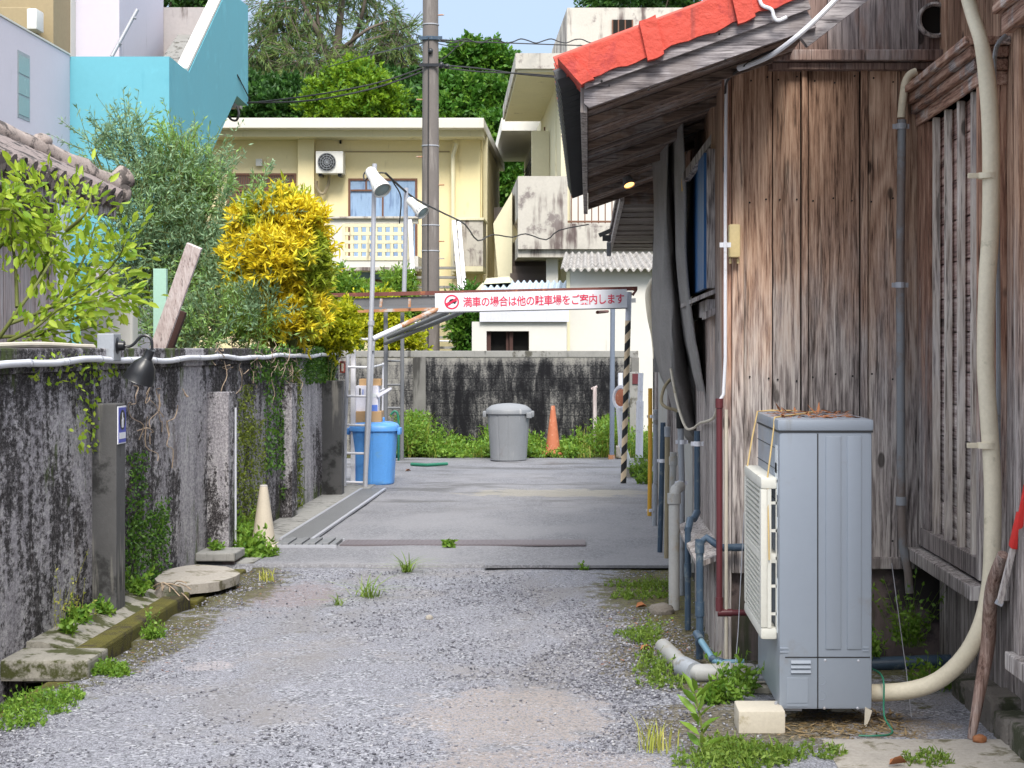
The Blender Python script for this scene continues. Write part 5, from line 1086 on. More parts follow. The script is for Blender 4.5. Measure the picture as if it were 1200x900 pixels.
# ---- yellow house
t = thing('yellow_house', 'pale yellow flat roofed house with lattice balcony behind the far wall', 'house', (-6.5, 46, 0))
mb = MB(); bx(mb, 150, 158, 565, 0, 46, 9, z0=-.4); mb.build('wall', M['plaster_yellow'], t)
mb = MB(); bx(mb, 150, 138, 567, 150, 44.8, 11, .02); mb.build('roof', M['roof_fascia'], t)
mb = MB(); bx(mb, 150, 150.5, 566, 160, 45.2, .85); mb.build('eave_band', M['plaster_cream'], t)
mb = MB(); bx(mb, 349, 158, 368, 420, 45.75, .3, .01); bx(mb, 530, 160, 563, 420, 45.85, .2, .01); mb.each('pilaster', M['plaster_yellow'], t)
mb = MB(); bx(mb, 369, 177, 527, 178.4, 45.97, .1); mb.build('wall_groove', M['beige_render'], t)
mb = MB(); bx(mb, 563, 160, 571, 330, 46.5, .4); mb.build('side_return', M['plaster_cream'], t)
def win(x0, y0, x1, y1, d, fr, gl, nb=1, lv=False, nm='window', par=None):
    mb = MB(); w = 2.6
    bx(mb, x0, y0, x1, y0+w, d-.05, .12); bx(mb, x0, y1-w, x1, y1, d-.05, .12); bx(mb, x0, y0+w, x0+w, y1-w, d-.05, .12); bx(mb, x1-w, y0+w, x1, y1-w, d-.05, .12)
    for k in range(1, nb): c = x0+(x1-x0)*k/nb; bx(mb, c-1, y0+w, c+1, y1-w, d-.04, .1)
    f = mb.build(nm, M[fr], par or t)
    mb = MB(); bx(mb, x0+w, y0+w, x1-w, y1-w, d-.02, .05); mb.build('pane', M[gl], f)
    return f
f = win(266, 203, 347, 222, 46, 'brown_frame', 'louvre'); 
mb = MB()
for i in range(27): bx(mb, 269+i*2.8, 206, 270+i*2.8, 219, 45.94, .03)
mb.build('louvre_slats', M['brown_frame'], f)
f = win(266, 222.5, 347, 300, 46, 'brown_frame', 'louvre', 3)
mb = MB()
for i in range(27): bx(mb, 269+i*2.8, 226, 270+i*2.8, 297, 45.94, .03)
mb.build('louvre_slats', M['brown_frame'], f)
f = win(408, 209, 489, 330, 46, 'brown_frame', 'curtain', 2, nm='balcony_door')
mb = MB(); bx(mb, 411, 222, 446, 224, 45.93, .03); bx(mb, 428, 212, 430, 222, 45.93, .03); mb.each('transom', M['brown_frame'], f)
mb = MB(); mb.tube([p(535,168,45.7), p(533,176,45.7), p(531,182,45.7), p(531,322,45.7)], .06, 10); mb.build('downpipe', M['plaster_cream'], t, True)
mb = MB(); bx(mb, 299.5, 186, 307, 194.5, 45.85, .15, .02); mb.build('porch_light', M['ac_white'], t)
mb = MB(); mb.tube([p(398,166.5,45.97), p(400,166.5,45.97)], .05, 8); mb.build('wall_hole', M['dark_void'], t)
# balcony
mb = MB(); bx(mb, 384, 300, 490, 316, 44.4, 1.6); bx(mb, 384, 255, 404, 300, 44.4, .15); bx(mb, 404, 255, 490, 262, 44.4, .15, .01); bx(mb, 476, 262, 484, 300, 44.4, .15); bal = mb.build('balcony', M['white_paint'], t)
mb = MB(); bx(mb, 382, 253.5, 492, 256, 44.3, .3, .01); bx(mb, 382, 313, 491, 317, 44.35, .3); mb.each('parapet_cap', M['concrete_stained'], bal)
mb = MB()
for i in range(9): x = 403+i*9.3; bx(mb, x-1.9, 262, x+1.9, 304, 44.38, .12)
for i in range(5): y = 264+i*9.8; bx(mb, 403, y-1.9, 478, y+1.9, 44.375, .125)
mb.build('lattice', M['plaster_cream'], bal)
mb = MB(); bx(mb, 531, 258, 566, 312, 44.4, 1.4, .01); b2 = mb.build('balcony_end', M['concrete_stained'], t)
mb = MB(); bx(mb, 529, 255, 567, 258, 44.35, 1.5, .01); bx(mb, 529, 312, 566, 318, 44.35, 1.5); mb.each('parapet_cap', M['plaster_cream'], b2)
mb = MB()
for i in range(5): bx(mb, 532, 264+i*9, 541, 270+i*9, 44.33, .08)
mb.build('lattice', M['plaster_cream'], b2)
# stair from the balcony
st = MB(); N_ = 15
for i in range(N_):
    k = i/(N_-1); d = 44.2-3.6*k; z = 3.7-3.6*k; a, b = p(487,0,d).x, p(535,0,d).x; st.box((a, d-.28, z-.06), (b, d, z))
so_ = st.build('staircase', M['concrete'], t)
mb = MB()
for (x0, y0, x1, y1) in ((480.5,259,489,420),(532,260,546,420),(538,261,551,420)):
    mb.beam(p(x0,y0,44.2), p(x1,y1,40.4), .10, .10, (1,0,0))
mb.each('handrail', M['white_metal'], so_)
mb = MB(); mb.tube([p(440,398,42), p(540,400,42)], .02, 6); mb.tube([p(440,406,42), p(540,408,42)], .02, 6); mb.each('low_rail', M['white_metal'], so_)
# wall AC and its pipe
a = thing('wall_ac_unit', 'white air conditioner unit with a black fan hung high on the yellow house', 'air conditioner', p(386,204,45.5))
mb = MB(); bx(mb, 370, 177, 402, 203, 45.4, .5, .02); mb.build('casing', M['ac_white'], a, True)
mb = MB(); mb.lathe([(.001,0),(.24,0),(.245,.012),(.23,.02),(.001,.02)], p(383,190,45.4), 28, M=Matrix.Rotation(R(90), 3, 'X')); mb.build('fan', M['ac_dark'], a, True)
mb = MB()
for r in (.06,.12,.18,.235): mb.tube([p(383,190,45.36)+Vector((r*math.cos(q*.2618), 0, r*math.sin(q*.2618))) for q in range(25)], .006, 5)
for q in range(12): mb.tube([p(383,190,45.36), p(383,190,45.36)+Vector((.235*math.cos(q*.5236), 0, .235*math.sin(q*.5236)))], .005, 4)
mb.build('fan_grille', M['pvc_grey'], a)
mb = MB(); bx(mb, 373, 203, 377, 206.5, 45.5, .4); bx(mb, 396, 203, 400, 206.5, 45.5, .4); mb.each('bracket', M['black_metal'], a)
cable('ac_hose', 'beige hose looping down the yellow wall below the hung unit', 'hose', [p(386,205,45.8), p(385,215,45.8), p(380,226,45.8), p(375,226,45.8), p(371,218,45.8), p(371,212,45.8)], .045, 'pvc_tan', 6, 4)

# ---- white house with turquoise stair
t = thing('white_house', 'lilac white building with a turquoise outside stair behind the left garden', 'house', (-9, 28, 0))
X8 = -8.5
mb = MB(); mb.box((X8-.25, 15, -.4), (X8, 28, 6.40)); mb.build('side_wall', M['white_lilac'], t)
MB().box((X8-.27, 15, 6.402), (X8+.015, 28.0, 6.43)).build('wall_cap', M['white_paint'], t)
z0, z1 = 1.6+(408-137)*25.7/2000, 1.6+(408-65)*25.7/2000
wf = MB().box((X8-.02, 25.42, z0-.04), (X8+.006, 25.98, z1+.04)).build('slit_window', M['pvc_grey'], t)
mb = MB(); hh = (z1-z0)/3
for i in range(3): mb.box((X8-.01, 25.46, z0+i*hh+.015), (X8+.012, 25.94, z0+(i+1)*hh-.015))
mb.each('pane', M['frost'], wf)
X7 = -6.87
mb = MB(); mb.box((X8-.0, 28.0, 3.0), (X7, 28.2, 6.385)); mb.box((X8, 28.2, 3.0), (X7, 29.2, 3.2)); mb.box((X8, 28.05, -.4), (X8+.25, 28.3, 3.0)); mb.build('landing_parapet', M['blue_paint'], t)
poly = [(28.201,3.0),(28.201,6.384),(29.4,6.35),(32.55,8.30),(34.5,8.52),(34.5,6.50),(33.4,6.54),(30.9,5.02),(29.2,3.85),(28.8,3.0)]
poly[3] = (32.5, 8.42); 
mb = MB(); mb.prism([(X7-.2, y, z) for y, z in poly], (.2, 0, 0)); sp = mb.build('stair_parapet', M['blue_paint'], t)
mb = MB(); mb.prism([(X7-.22, y, z) for y, z in ((29.36,6.36),(32.48,8.43),(32.44,8.47),(29.32,6.41))], (.21,0,0)); mb.build('coping', M['white_paint'], sp)
mb = MB(); mb.box((-9.3, 34.8, 6.5), (X7-.22, 35.0, 8.55)); mb.build('rear_wall', M['stained_render'], t)
mb = MB(); mb.prism([(X7-1.5,29.4,5.0),(X7-1.5,34.8,8.0),(X7-1.5,34.8,7.7),(X7-1.5,29.4,4.7)], (1.28,0,0)); mb.build('stair_flight', M['concrete'], t)
mb = MB(); mb.box((-11, 31.5, -.4), (-8.65, 34.78, 12)); mb.build('stair_tower', M['white_lilac'], t)
mb = MB(); mb.box((-9.85, 31.2, -.4), (-9.45, 31.5, 12), .01); mb.build('pilaster', M['white_paint'], t)
mb = MB(); mb.box((-13.5, 30.2, -.4), (-9.46, 31.4, 12)); mb.build('recess_wall', M['beige_render'], t)
mb = MB(); mb.tube([p(131,66,31.0), p(161,11,31.2)], .035, 10); mb.tube([p(140,50,31), p(142,52,31.6)], .02, 6); mb.tube([p(157,20,31), p(159,22,31.6)], .02, 6); mb.build('handrail', M['galv'], t, True)
a = thing('wall_ac_unit', 'small white unit under the roof of the lilac white building at the top left', 'air conditioner', p(22,36,29.5))
mb = MB(); bx(mb, 0, 8, 36, 35, 29.5, .5, .02); mb.build('casing', M['beige_render'], a)
mb = MB(); bx(mb, 31, 9.5, 43, 34, 29.42, .4, .03); mb.build('end_cover', M['ac_white'], a, True)
cable('aerial_cable', 'dark cable stub poking from the turquoise stair wall', 'cable', [(X7+.01, 33.4, 6.95), (X7+.05, 34.5, 6.6)], .012, 'wire')
cable('hose', 'black hose loop hanging below the turquoise stair', 'hose', [p(268,136,33.2), p(271,140,33.2), p(277,141,33.2), p(280,133,33.2), p(278,126,33.4)], .025, 'wire', 6, 3)

# ---- concrete house on the right
t = thing('concrete_house', 'weathered pale concrete two storey house with projecting slabs behind the red roofed house', 'house', (1, 38, 0))
sk = -.083
def para(mb, x0, x1, z0, z1, y0, y1, mi=0):
    """block between distances y0..y1 whose sides lean with the building's own axis"""
    P = []
    o0, o1 = sk*(y0-38), sk*(y1-38)
    a = [(x0+o0,y0),(x1+o0,y0),(x1+o1,y1),(x0+o1,y1)]
    return mb.prism([(x, y, z0) for x, y in a], (0, 0, z1-z0), mi)
mb = MB(); para(mb, -.60, 6, -.4, 7.78, 38, 56); mb.build('wall', M['plaster_cream'], t)
mb = MB(); para(mb, -1.63, 6, 7.76, 8.10, 37.6, 46); r1 = mb.build('roof_slab', M['concrete_stained'], t)
mb = MB(); para(mb, -1.58, 6, 7.70, 7.758, 37.7, 45.9); mb.build('slab_soffit', M['plaster_cream'], r1)
mb = MB(); para(mb, -1.60, 0, 7.72, 8.08, 48, 56); mb.build('roof_slab', M['white_paint'], t)
mb = MB(); para(mb, -.25, 6, 8.1, 9.78, 41, 47); pen = mb.build('penthouse', M['concrete_stained'], t)
mb = MB(); bx(mb, 717, 23, 742, 40, 40.97, .1); w = mb.build('window', M['dark_void'], pen)
mb = MB()
for x in (717, 724, 732, 740.5): bx(mb, x, 23, x+1.5, 40, 40.94, .05)
mb.each('bar', M['brown_frame'], w)
mb = MB(); para(mb, -.75, -.25, 8.1, 9.25, 46, 47); mb.build('parapet_block', M['plaster_cream'], t)
# balcony
mb = MB(); para(mb, -1.62, -.56, 3.72, 5.28, 36.5, 36.68); para(mb, -.56, 5, 3.72, 4.27, 36.5, 36.68); para(mb, -1.62, -1.47, 4.4, 5.28, 36.68, 42); para(mb, -1.62, -1.47, 3.72, 4.0, 36.68, 42); para(mb, -1.62, 5, 3.55, 3.75, 36.6, 42)
bal = mb.build('balcony', M['concrete_stained'], t)
mb = MB()
for i in range(15): x = -.5+i*.145; mb.box((x-.012, 36.55, 4.27), (x+.012, 36.6, 5.1))
mb.box((-.56, 36.54, 4.29), (5, 36.61, 4.33)); mb.box((-.56, 36.54, 5.08), (5, 36.61, 5.14)); mb.build('railing', M['brown_frame'], bal)
mb = MB(); para(mb, -.4, 4, 4.2, 7.6, 37.8, 37.98); mb.build('bright_wall', M['white_paint'], t)
mb = MB(); para(mb, -1.05, -.62, 3.7, 6.95, 42, 42.2); sc_ = mb.build('screen_post', M['plaster_cream'], t)
# louvred screens on the flank
mb = MB()
for y0 in (47.0, 49.3, 51.6):
    o = -.60+sk*(y0-38)
    for k in range(16): z = 5.3+k*.12; mb.prism([(o-.10,y0,z),(o+.0,y0,z+.09),(o+.0,y0,z+.1),(o-.11,y0,z+.02)], (sk*2,2,0))
mb.build('louvre_screen', M['pvc_grey'], t)
mb = MB(); o = -.60+sk*6.0; mb.box((o-.04, 44.0, 5.2), (o+.02, 45.2, 7.3)); mb.build('side_window', M['brown_frame'], t)
mb = MB(); mb.tube([(-.72, 39.5, 3.7), (-.72, 39.5, 7.7)], .05, 8); mb.tube([(-1.2, 45.5, 3.7), (-1.2, 45.5, 7.7)], .05, 8); mb.each('downpipe', M['plaster_cream'], t, True)
mb = MB()
for i in range(7): mb.box((p(597,0,37.5).x, 37.2+i*.3, 2.75+i*.17), (p(640,0,37.5).x, 37.5+i*.3, 2.92+i*.17))
mb.build('stair', M['louvre'], t)
mb = MB(); bx(mb, 640, 295, 654, 345, 37, .3, .02); mb.build('stair_pillar', M['white_paint'], t)
mb = MB(); mb.prism([p(578,262,38), p(600,225,38), p(600,330,38), p(584,330,38)], (0, 3, 0)); mb.build('stair_flank', M['plaster_cream'], t)
# pale far building between the two houses
t = thing('far_house', 'thin slice of a pinkish far house between the yellow and the concrete house', 'house', p(580,340,52))
mb = MB(); bx(mb, 570, 244, 600, 330, 52, 4, z0=-.4); mb.build('wall', M['plaster_cream'], t)
mb = MB(); bx(mb, 568, 243, 602, 262, 51.8, 4.3); mb.build('parapet', M['stained_render'], t)
mb = MB(); bx(mb, 571, 304, 576, 326, 51.95, .1); mb.build('window', M['frost'], t)
# ---- annex and lean-to
t = thing('white_annex', 'plain white block annex with corrugated cement roof right of the sign', 'building', (1, 31, 0))
mb = MB(); bx(mb, 664.5, 314, 860, 0, 30, 5, z0=-.4); mb.build('wall', M['white_paint'], t)
def corr(mb, x0, x1, y0, z0, y1, z1, pitch, amp, th=.012):
    n = int((x1-x0)/pitch*8)
    for yz in ((y0,z0,y1,z1),):
        top = []
        A = [mb.bm.verts.new((x0+(x1-x0)*i/n, y0, z0+amp*math.sin(2*math.pi*i/8))) for i in range(n+1)]
        B = [mb.bm.verts.new((x0+(x1-x0)*i/n, y1, z1+amp*math.sin(2*math.pi*i/8))) for i in range(n+1)]
        C_ = [mb.bm.verts.new((x0+(x1-x0)*i/n, y0, z0-th+amp*math.sin(2*math.pi*i/8))) for i in range(n+1)]
        D_ = [mb.bm.verts.new((x0+(x1-x0)*i/n, y1, z1-th+amp*math.sin(2*math.pi*i/8))) for i in range(n+1)]
        for i in range(n):
            mb.bm.faces.new([A[i],A[i+1],B[i+1],B[i]]); mb.bm.faces.new([C_[i],D_[i],D_[i+1],C_[i+1]]); mb.bm.faces.new([A[i],C_[i],C_[i+1],A[i+1]]); mb.bm.faces.new([B[i],B[i+1],D_[i+1],D_[i]])
        mb.bm.faces.new([A[0],B[0],D_[0],C_[0]]); mb.bm.faces.new([A[n],C_[n],D_[n],B[n]])
mb = MB(); corr(mb, p(657,0,29.8).x, 2.9, 29.7, p(0,314.5,29.7).z, 35, 3.55, .13, .032, .03); mb.build('corrugated_roof', M['corr_grey'], t)
mb = MB(); mb.box((p(664.5,0,30).x-.01, 29.985, 1.0), (p(664.5,0,30).x+.05, 30.0, 2.95)); mb.build('corner_trim', M['plaster_cream'], t)
t = thing('lean_to', 'low white shed with pale blue corrugated roof left of the annex', 'shed', (-1.2, 29.2, 0))
mb = MB(); bx(mb, 553, 377, 570, 0, 29.2, 2, z0=-.4); bx(mb, 570, 377, 620, 388, 29.2, .2); bx(mb, 620, 377, 664, 0, 29.2, .8, z0=-.4); bx(mb, 570, 412, 620, 0, 29.2, .2, z0=-.4); lt = mb.build('wall', M['white_paint'], t)
mb = MB(); bx(mb, 571, 388, 619, 413, 29.5, .1); wn_ = mb.build('window', M['dark_void'], t)
mb = MB(); bx(mb, 570, 388, 575, 413, 29.28, .1); bx(mb, 597, 388, 601, 413, 29.3, .1); bx(mb, 593, 389, 596, 413, 29.34, .1); mb.each('window_frame', M['dark_wood_post'], wn_)
mb = MB()
for i in range(48): x = p(562,0,29.1).x+i*.0318; mb.box((x, 29.12+(.008 if i%2 else 0), p(0,377,29.1).z), (x+.0318, 29.18, p(0,352,29.1).z))
mb.build('sheet_band', M['corr_white'], t)
mb = MB(); corr(mb, p(560,0,29).x, p(664,0,29).x, 29.0, p(0,345,29).z, 31.5, p(0,330,31.5).z, .11, .028, .01); mb.build('corrugated_roof', M['corr_blue'], t)
mb = MB(); mb.prism([p(566,333,30.5), p(598,331,30.5), p(597,324,30.5), p(570,326,30.5)], (0,1.5,0)); mb.prism([p(545,352,30.2), p(566,331,30.2), p(566,352,30.2)], (0,1,0)); mb.each('awning', M['plaster_cream'], t)
# ---- utility pole and wires
t = thing('utility_pole', 'tall round concrete utility pole behind the gate frame', 'utility pole', (p(504.5,0,33).x, 33, -.4))
PXc = p(504.5,0,33).x
mb = MB(); mb.lathe([(.182,-.4),(.178,1.5),(.150,8.4),(.14,11.5)], (PXc, 33, 0), 28); mb.build('shaft', M['pole'], t, True)
mb = MB()
for y in (30, 172, 265, 295): zz = p(0,y,33).z; mb.lathe([(.158+.0028*(8.3-zz)*1.0,0),(.166+.0028*(8.3-zz),.005),(.166+.0028*(8.3-zz),.02),(.158+.0028*(8.3-zz),.025)], (PXc,33,zz), 24)
mb.each('steel_band', M['galv'], t, True)
mb = MB(); zz = p(0,46,33).z; mb.lathe([(.16,-.04),(.185,-.03),(.185,.03),(.16,.04)], (PXc,33,zz), 20); mb.box((PXc-.21,32.83,zz-.03),(PXc+.24,32.86,zz+.03)); mb.build('clamp', M['pvc_blue'], t, True)
mb = MB()
for y, sd in ((117,-1),(184,-1),(217,1),(283,1),(303,1),(18,1)): zz = p(0,y,33).z; mb.tube([(PXc, 33, zz), (PXc+sd*.27, 32.95, zz)], .014, 6)
mb.each('step_bolt', M['rust'], t, True)
mb = MB(); zz = p(0,78,33).z
mb.box((PXc-.2,32.8,zz-.03),(PXc+.2,32.85,zz+.03)); mb.ball((PXc+.22,32.85,zz),(.05,.05,.07)); mb.ball((PXc+.33,32.85,zz-.02),(.06,.05,.05)); mb.ball((PXc+.02,32.8,p(0,62,33).z),(.05,.04,.06)); mb.each('insulator', M['black_metal'], t, True)
mb = MB(); mb.tube([(PXc-.02,32.825,p(0,46,33).z),(PXc-.03,32.82,5),(PXc-.03,32.81,1)], .012, 6); mb.build('earth_wire', M['wire'], t)
def wire(label, pts, r=.014): return cable('overhead_wire', label, 'wire', pts, r, 'wire', 5, 3)
wire('overhead wire from the pole clamp running right to the concrete house, upper one', [p(508,46,33), p(560,49,36), p(640,52,40), p(700,54,41)])
wire('twisted overhead wire from the pole clamp to the right, with spiral slack', [p(508,46,33)]+[p(520+i*9, 48+2.5*math.sin(i*1.7), 34+i*.28) for i in range(28)])
wire('overhead wire from the pole insulators to the eave of the concrete house', [p(510,78,33), p(560,84,35), p(610,86,37), p(650,89,37.5)], .016)
wire('second overhead wire from the pole insulators slightly below the first one', [p(510,76,33), p(560,80,35), p(610,87,37), p(655,91,37.5)], .016)
wire('overhead wire sagging from the pole leftwards to the turquoise stair, upper one', [p(500,78,33), p(450,95,33), p(400,106,33), p(350,114,33.5), p(290,121,34)], .016)
wire('overhead wire sagging from the pole leftwards to the turquoise stair, lower one', [p(500,82,33), p(450,100,33), p(400,112,33), p(350,119,33.5), p(290,120,34)], .018)
wire('thin overhead wire rising left from the pole clamp into the tall tree', [p(500,49,33), p(460,58,40), p(420,68,55), p(360,86,70)], .018)
wire('drooping short wire loop beside the pole head', [p(508,48,33), p(530,50,33.3), p(538,50,33.4), p(530,60,33.2), p(520,68,33), p(512,70,33)], .01)
wire('second short wire loop hanging under the pole clamp', [p(508,50,33), p(535,55,33.3), p(545,48,33.4)], .01)

# ---- old tiled house on the left
t = thing('tiled_house', 'old timber house with weathered tile eave among the shrubs on the left', 'house', (-5, 12.5, 0))
EX = -4.13; EZ = 2.88
def et(X): return EZ+.06+.52*(EX-X)
mb = MB(); mb.prism([(EX,9.0,et(EX)),(-7.5,9.0,et(-7.5)),(-7.5,9.0,et(-7.5)-.1),(EX,9.0,EZ-.02)], (0,6.0,0)); rf = mb.build('roof', M['tile_old'], t)
mb = MB(); y = 9.1
while y < 15.0: mb.tube([(EX+.05, y, et(EX+.05)), (-5.6, y, et(-5.6)+.0)], .072, 9); y += .23
mb.build('cover_tiles', M['tile_old'], rf, True)
mb = MB(); y = 9.2
while y < 15.0: mb.tube([(EX+.03, y, EZ-.01), (EX-.3, y, EZ+.14)], .06, 8); y += .23
mb.build('pan_tiles', M['mortar_old'], rf, True)
hip = [Vector((EX-.02, 15.05, EZ+.12)), Vector((EX-.45, 14.3, et(EX-.45)+.08)), Vector((-5.1, 13.2, et(-5.1)+.04)), Vector((-6.6, 11.5, et(-6.6)+.06))]
mb = MB(); hp = [hip[0].lerp(hip[1], i/6) for i in range(6)]+[hip[1].lerp(hip[2], i/9) for i in range(9)]+[hip[2].lerp(hip[3], i/14) for i in range(15)]
mb.tube(hp, [.085+.012*((i%3) == 0)+.016*random.random() for i in range(len(hp))], 12)
for v in mb.bm.verts: v.co += Vector((random.uniform(-.016,.016), random.uniform(-.02,.02), random.uniform(-.016,.016)))
mb.build('hip_ridge', M['mortar_old'], rf, True, 60)
mb = MB(); mb.tube([hip[0]+Vector((-.02,-.05,.04)), hip[0]+Vector((.06,.05,.12))], [.08,.11], 12); mb.ball(hip[0]+Vector((.02,.0,-.02)), (.10,.10,.12), 2, jit=.1); mb.ball(hip[1]+Vector((0,0,.08)), (.09,.12,.07), 2, jit=.06); mb.ball(hip[2]+Vector((.1,.2,.06)), (.10,.13,.08), 2, jit=.08); mb.each('ridge_end', M['mortar_old'], rf, True)
mb = MB(); mb.box((EX-.12, 9.0, EZ-.12), (EX-.04, 15.0, EZ-.03)); mb.build('eave_board', M['wood_grey'], rf)
mb = MB()
for y in np.arange(9.1, 15, .45): mb.prism([(EX-.02,y,EZ-.16),(EX-.95,y,EZ+.32),(EX-.95,y,EZ+.40),(EX-.02,y,EZ-.07)], (0,.07,0))
mb.build('rafter', M['wood_grey'], rf)
mb = MB(); y = 9.0
while y < 14.6: w = random.uniform(.16,.24); mb.box((-4.63, y, -.4), (-4.60+random.uniform(-.005,.005), y+w-.006, 2.85)); y += w
mb.build('wall_boards', M['plank_pink'], t)
MB().box((-7.4, 9.0, -.4), (-4.64, 14.6, 2.9)).build('core', M['dark_void'], t)
mb = MB(); mb.box((-4.35, 11.9, -.4), (-4.2, 12.05, 2.8)); mb.each('eave_post', M['plank_pink'], t)
tag(MB().box((p(90,0,15.5).x, 15.6, -.4), (p(152,0,15.5).x, 15.8, p(0,350,15.5).z), .02).build('garden_tank', M['white_paint']), 'white painted block half hidden by leaves left of the mint post', 'block')
t = thing('leaning_plank', 'pinkish bare plank leaning above the left wall beside the mint post', 'plank', p(190,405,12.7))
mb = MB(); mb.beam(p(184,412,12.7), p(228,288,12.5), .115, .04, (0,-1,.0), .003); mb.build('plank_face', M['plank_pink'], t)
tag(MB().beam(p(188,420,13.1), p(188,315,13.1), .10, .05, (0,-1,0), .004).build('mint_post', M['mint']), 'pale mint green post standing behind the leaning plank', 'post')
tag(MB().beam(p(192,420,12.95), p(212,364,12.95), .09, .06, (0,-1,0), .004).build('brown_post', M['dark_wood_post']), 'dark brown timber propped under the leaning plank', 'post')
# ================================================================ VEGETATION
def nrmz(a): return a/np.maximum(np.linalg.norm(a, axis=-1, keepdims=True), 1e-6)
def rdir(n): return nrmz(rng.standard_normal((n, 3)))
def leaf_geo(C, A, Ln, Wd, kind='diamond', fold=.18, flat=0.0):
    n = len(C); A = nrmz(A); Nn = rdir(n)+np.array([0,0,flat]); S = nrmz(np.cross(A, Nn)); U = np.cross(S, A)
    Ln = np.broadcast_to(np.asarray(Ln), (n,))[:,None]; Wd = np.broadcast_to(np.asarray(Wd), (n,))[:,None]
    if kind == 'diamond':
        V = np.stack([C, C+A*Ln*.42+S*Wd*.5, C+A*Ln, C+A*Ln*.42-S*Wd*.5], 1); f = np.array([[0,1,2,3]])
    else:
        g = U*Wd*fold
        V = np.stack([C, C+A*Ln*.25+S*Wd*.42+g, C+A*Ln*.62+S*Wd*.42+g*1.2-U*Ln*.03, C+A*Ln-U*Ln*.10, C+A*Ln*.62-S*Wd*.42+g*1.2-U*Ln*.03, C+A*Ln*.25-S*Wd*.42+g], 1); f = np.array([[0,1,2,3],[0,3,4,5]])
    k = V.shape[1]
    return V.reshape(-1, 3), (f[None]+(np.arange(n)*k)[:,None,None]).reshape(-1, 4)
def crown(ells, tl, per, spread=.7, up=.35, droop=0, inner=.45, lump=.25):
    """twigs through each ellipsoid, denser near its skin; returns leaf bases and axes plus twig segments"""
    C, A, T0, T1 = [], [], [], []
    for (c, r, nt) in ells:
        c = np.array(c); r = np.array(r if hasattr(r, '__len__') else (r,)*3)
        D = rdir(nt); ph = rng.uniform(0, 6.28, 4)
        lm = 1+lump*(np.sin(D[:,0]*5+ph[0])*np.sin(D[:,1]*5+ph[1])+.6*np.sin(D[:,2]*7+D[:,0]*4+ph[2]))
        rad = (inner+(1-inner)*rng.uniform(0, 1, nt)**.55)*lm
        P = c+D*r*rad[:,None]
        dr = nrmz(D*.8+np.array([0,0,up-droop])+.55*rng.standard_normal((nt, 3)))
        ln = tl*rng.uniform(.6, 1.3, nt)
        s = rng.uniform(0, 1, (nt, per))
        bend = np.array([0,0,-droop*.5])
        Q = P[:,None]+dr[:,None]*(s*ln[:,None])[...,None]+bend*(s**2*ln[:,None])[...,None]
        ax = dr[:,None]*(1-spread*.5)+spread*rng.standard_normal((nt, per, 3))*.75+np.array([0,0,-droop*.6])
        C.append(Q.reshape(-1, 3)); A.append(ax.reshape(-1, 3)); T0.append(P); T1.append(P+dr*ln[:,None])
    return np.vstack(C), np.vstack(A), np.vstack(T0), np.vstack(T1)
def seg_tubes(T0, T1, r0, r1, seg=4):
    n = len(T0); d = nrmz(T1-T0); u = nrmz(np.cross(d, np.array([.31,.2,.93]))); w = np.cross(d, u); V = []
    for (P, r) in ((T0, r0), (T1, r1)):
        r = np.broadcast_to(np.asarray(r), (n,))[:,None]
        for k in range(seg): a = 2*math.pi*k/seg; V.append(P+(u*math.cos(a)+w*math.sin(a))*r)
    V = np.stack(V, 1); f = np.array([[k, (k+1)%seg, seg+(k+1)%seg, seg+k] for k in range(seg)])
    return V.reshape(-1, 3), (f[None]+(np.arange(n)*2*seg)[:,None,None]).reshape(-1, 4)
def woody(base, ells, tr, rs, nlimb=3):
    """trunk rising into the crown and limbs that bend out to the leaf masses"""
    mb = MB(); base = Vector(base); cs = [Vector(e[0]) for e in ells]
    ctr = sum(cs, Vector())/len(cs); fork = base.lerp(ctr, .55)
    mb.tube([base, base.lerp(fork, .5)+Vector((tr*.7,0,0)), fork], [tr*1.25, tr, tr*.8], 10, smooth=3)
    for e in ells:
        c = Vector(e[0]); r = e[1] if hasattr(e[1], '__len__') else (e[1],)*3
        m = fork.lerp(c, .5)+Vector((random.uniform(-.15,.15)*r[0], random.uniform(-.15,.15)*r[0], .12*r[2]))
        mb.tube([fork, m, c], [tr*.6, tr*.42, tr*.22], 7, smooth=3)
        for k in range(nlimb):
            q = c+Vector((random.uniform(-.8,.8)*r[0], random.uniform(-.8,.8)*r[1], random.uniform(-.3,.8)*r[2]))
            mb.tube([m.lerp(c, random.uniform(.2,.9)), (m+q)/2+Vector((0,0,.1*r[2])), q], [tr*.28, tr*.18, tr*.06], 5, smooth=2)
    return mb
def plant(name, label, cat, base, ells, tl, per, ln, wd, leaf, kind='diamond', tr=.03, group=None, twig=.0, stemname='trunk', crownname='crown', bark='bark', flat=0., nlimb=3, fold=.18, **kw):
    t = thing(name, label, cat, base, group)
    woody(base, ells, tr, 0, nlimb).build(stemname, M[bark], t, True, 60)
    C, A, T0, T1 = crown(ells, tl, per, **kw)
    V, Fc = leaf_geo(C, A, ln*rng.uniform(.6, 1.25, len(C)), wd*rng.uniform(.7, 1.2, len(C)), kind, fold, flat)
    np_mesh(crownname, V, Fc, L[leaf], t)
    if twig:
        V, Fc = seg_tubes(T0, T1, twig, twig*.4); np_mesh('twigs', V, Fc, M[bark], t)
    return t
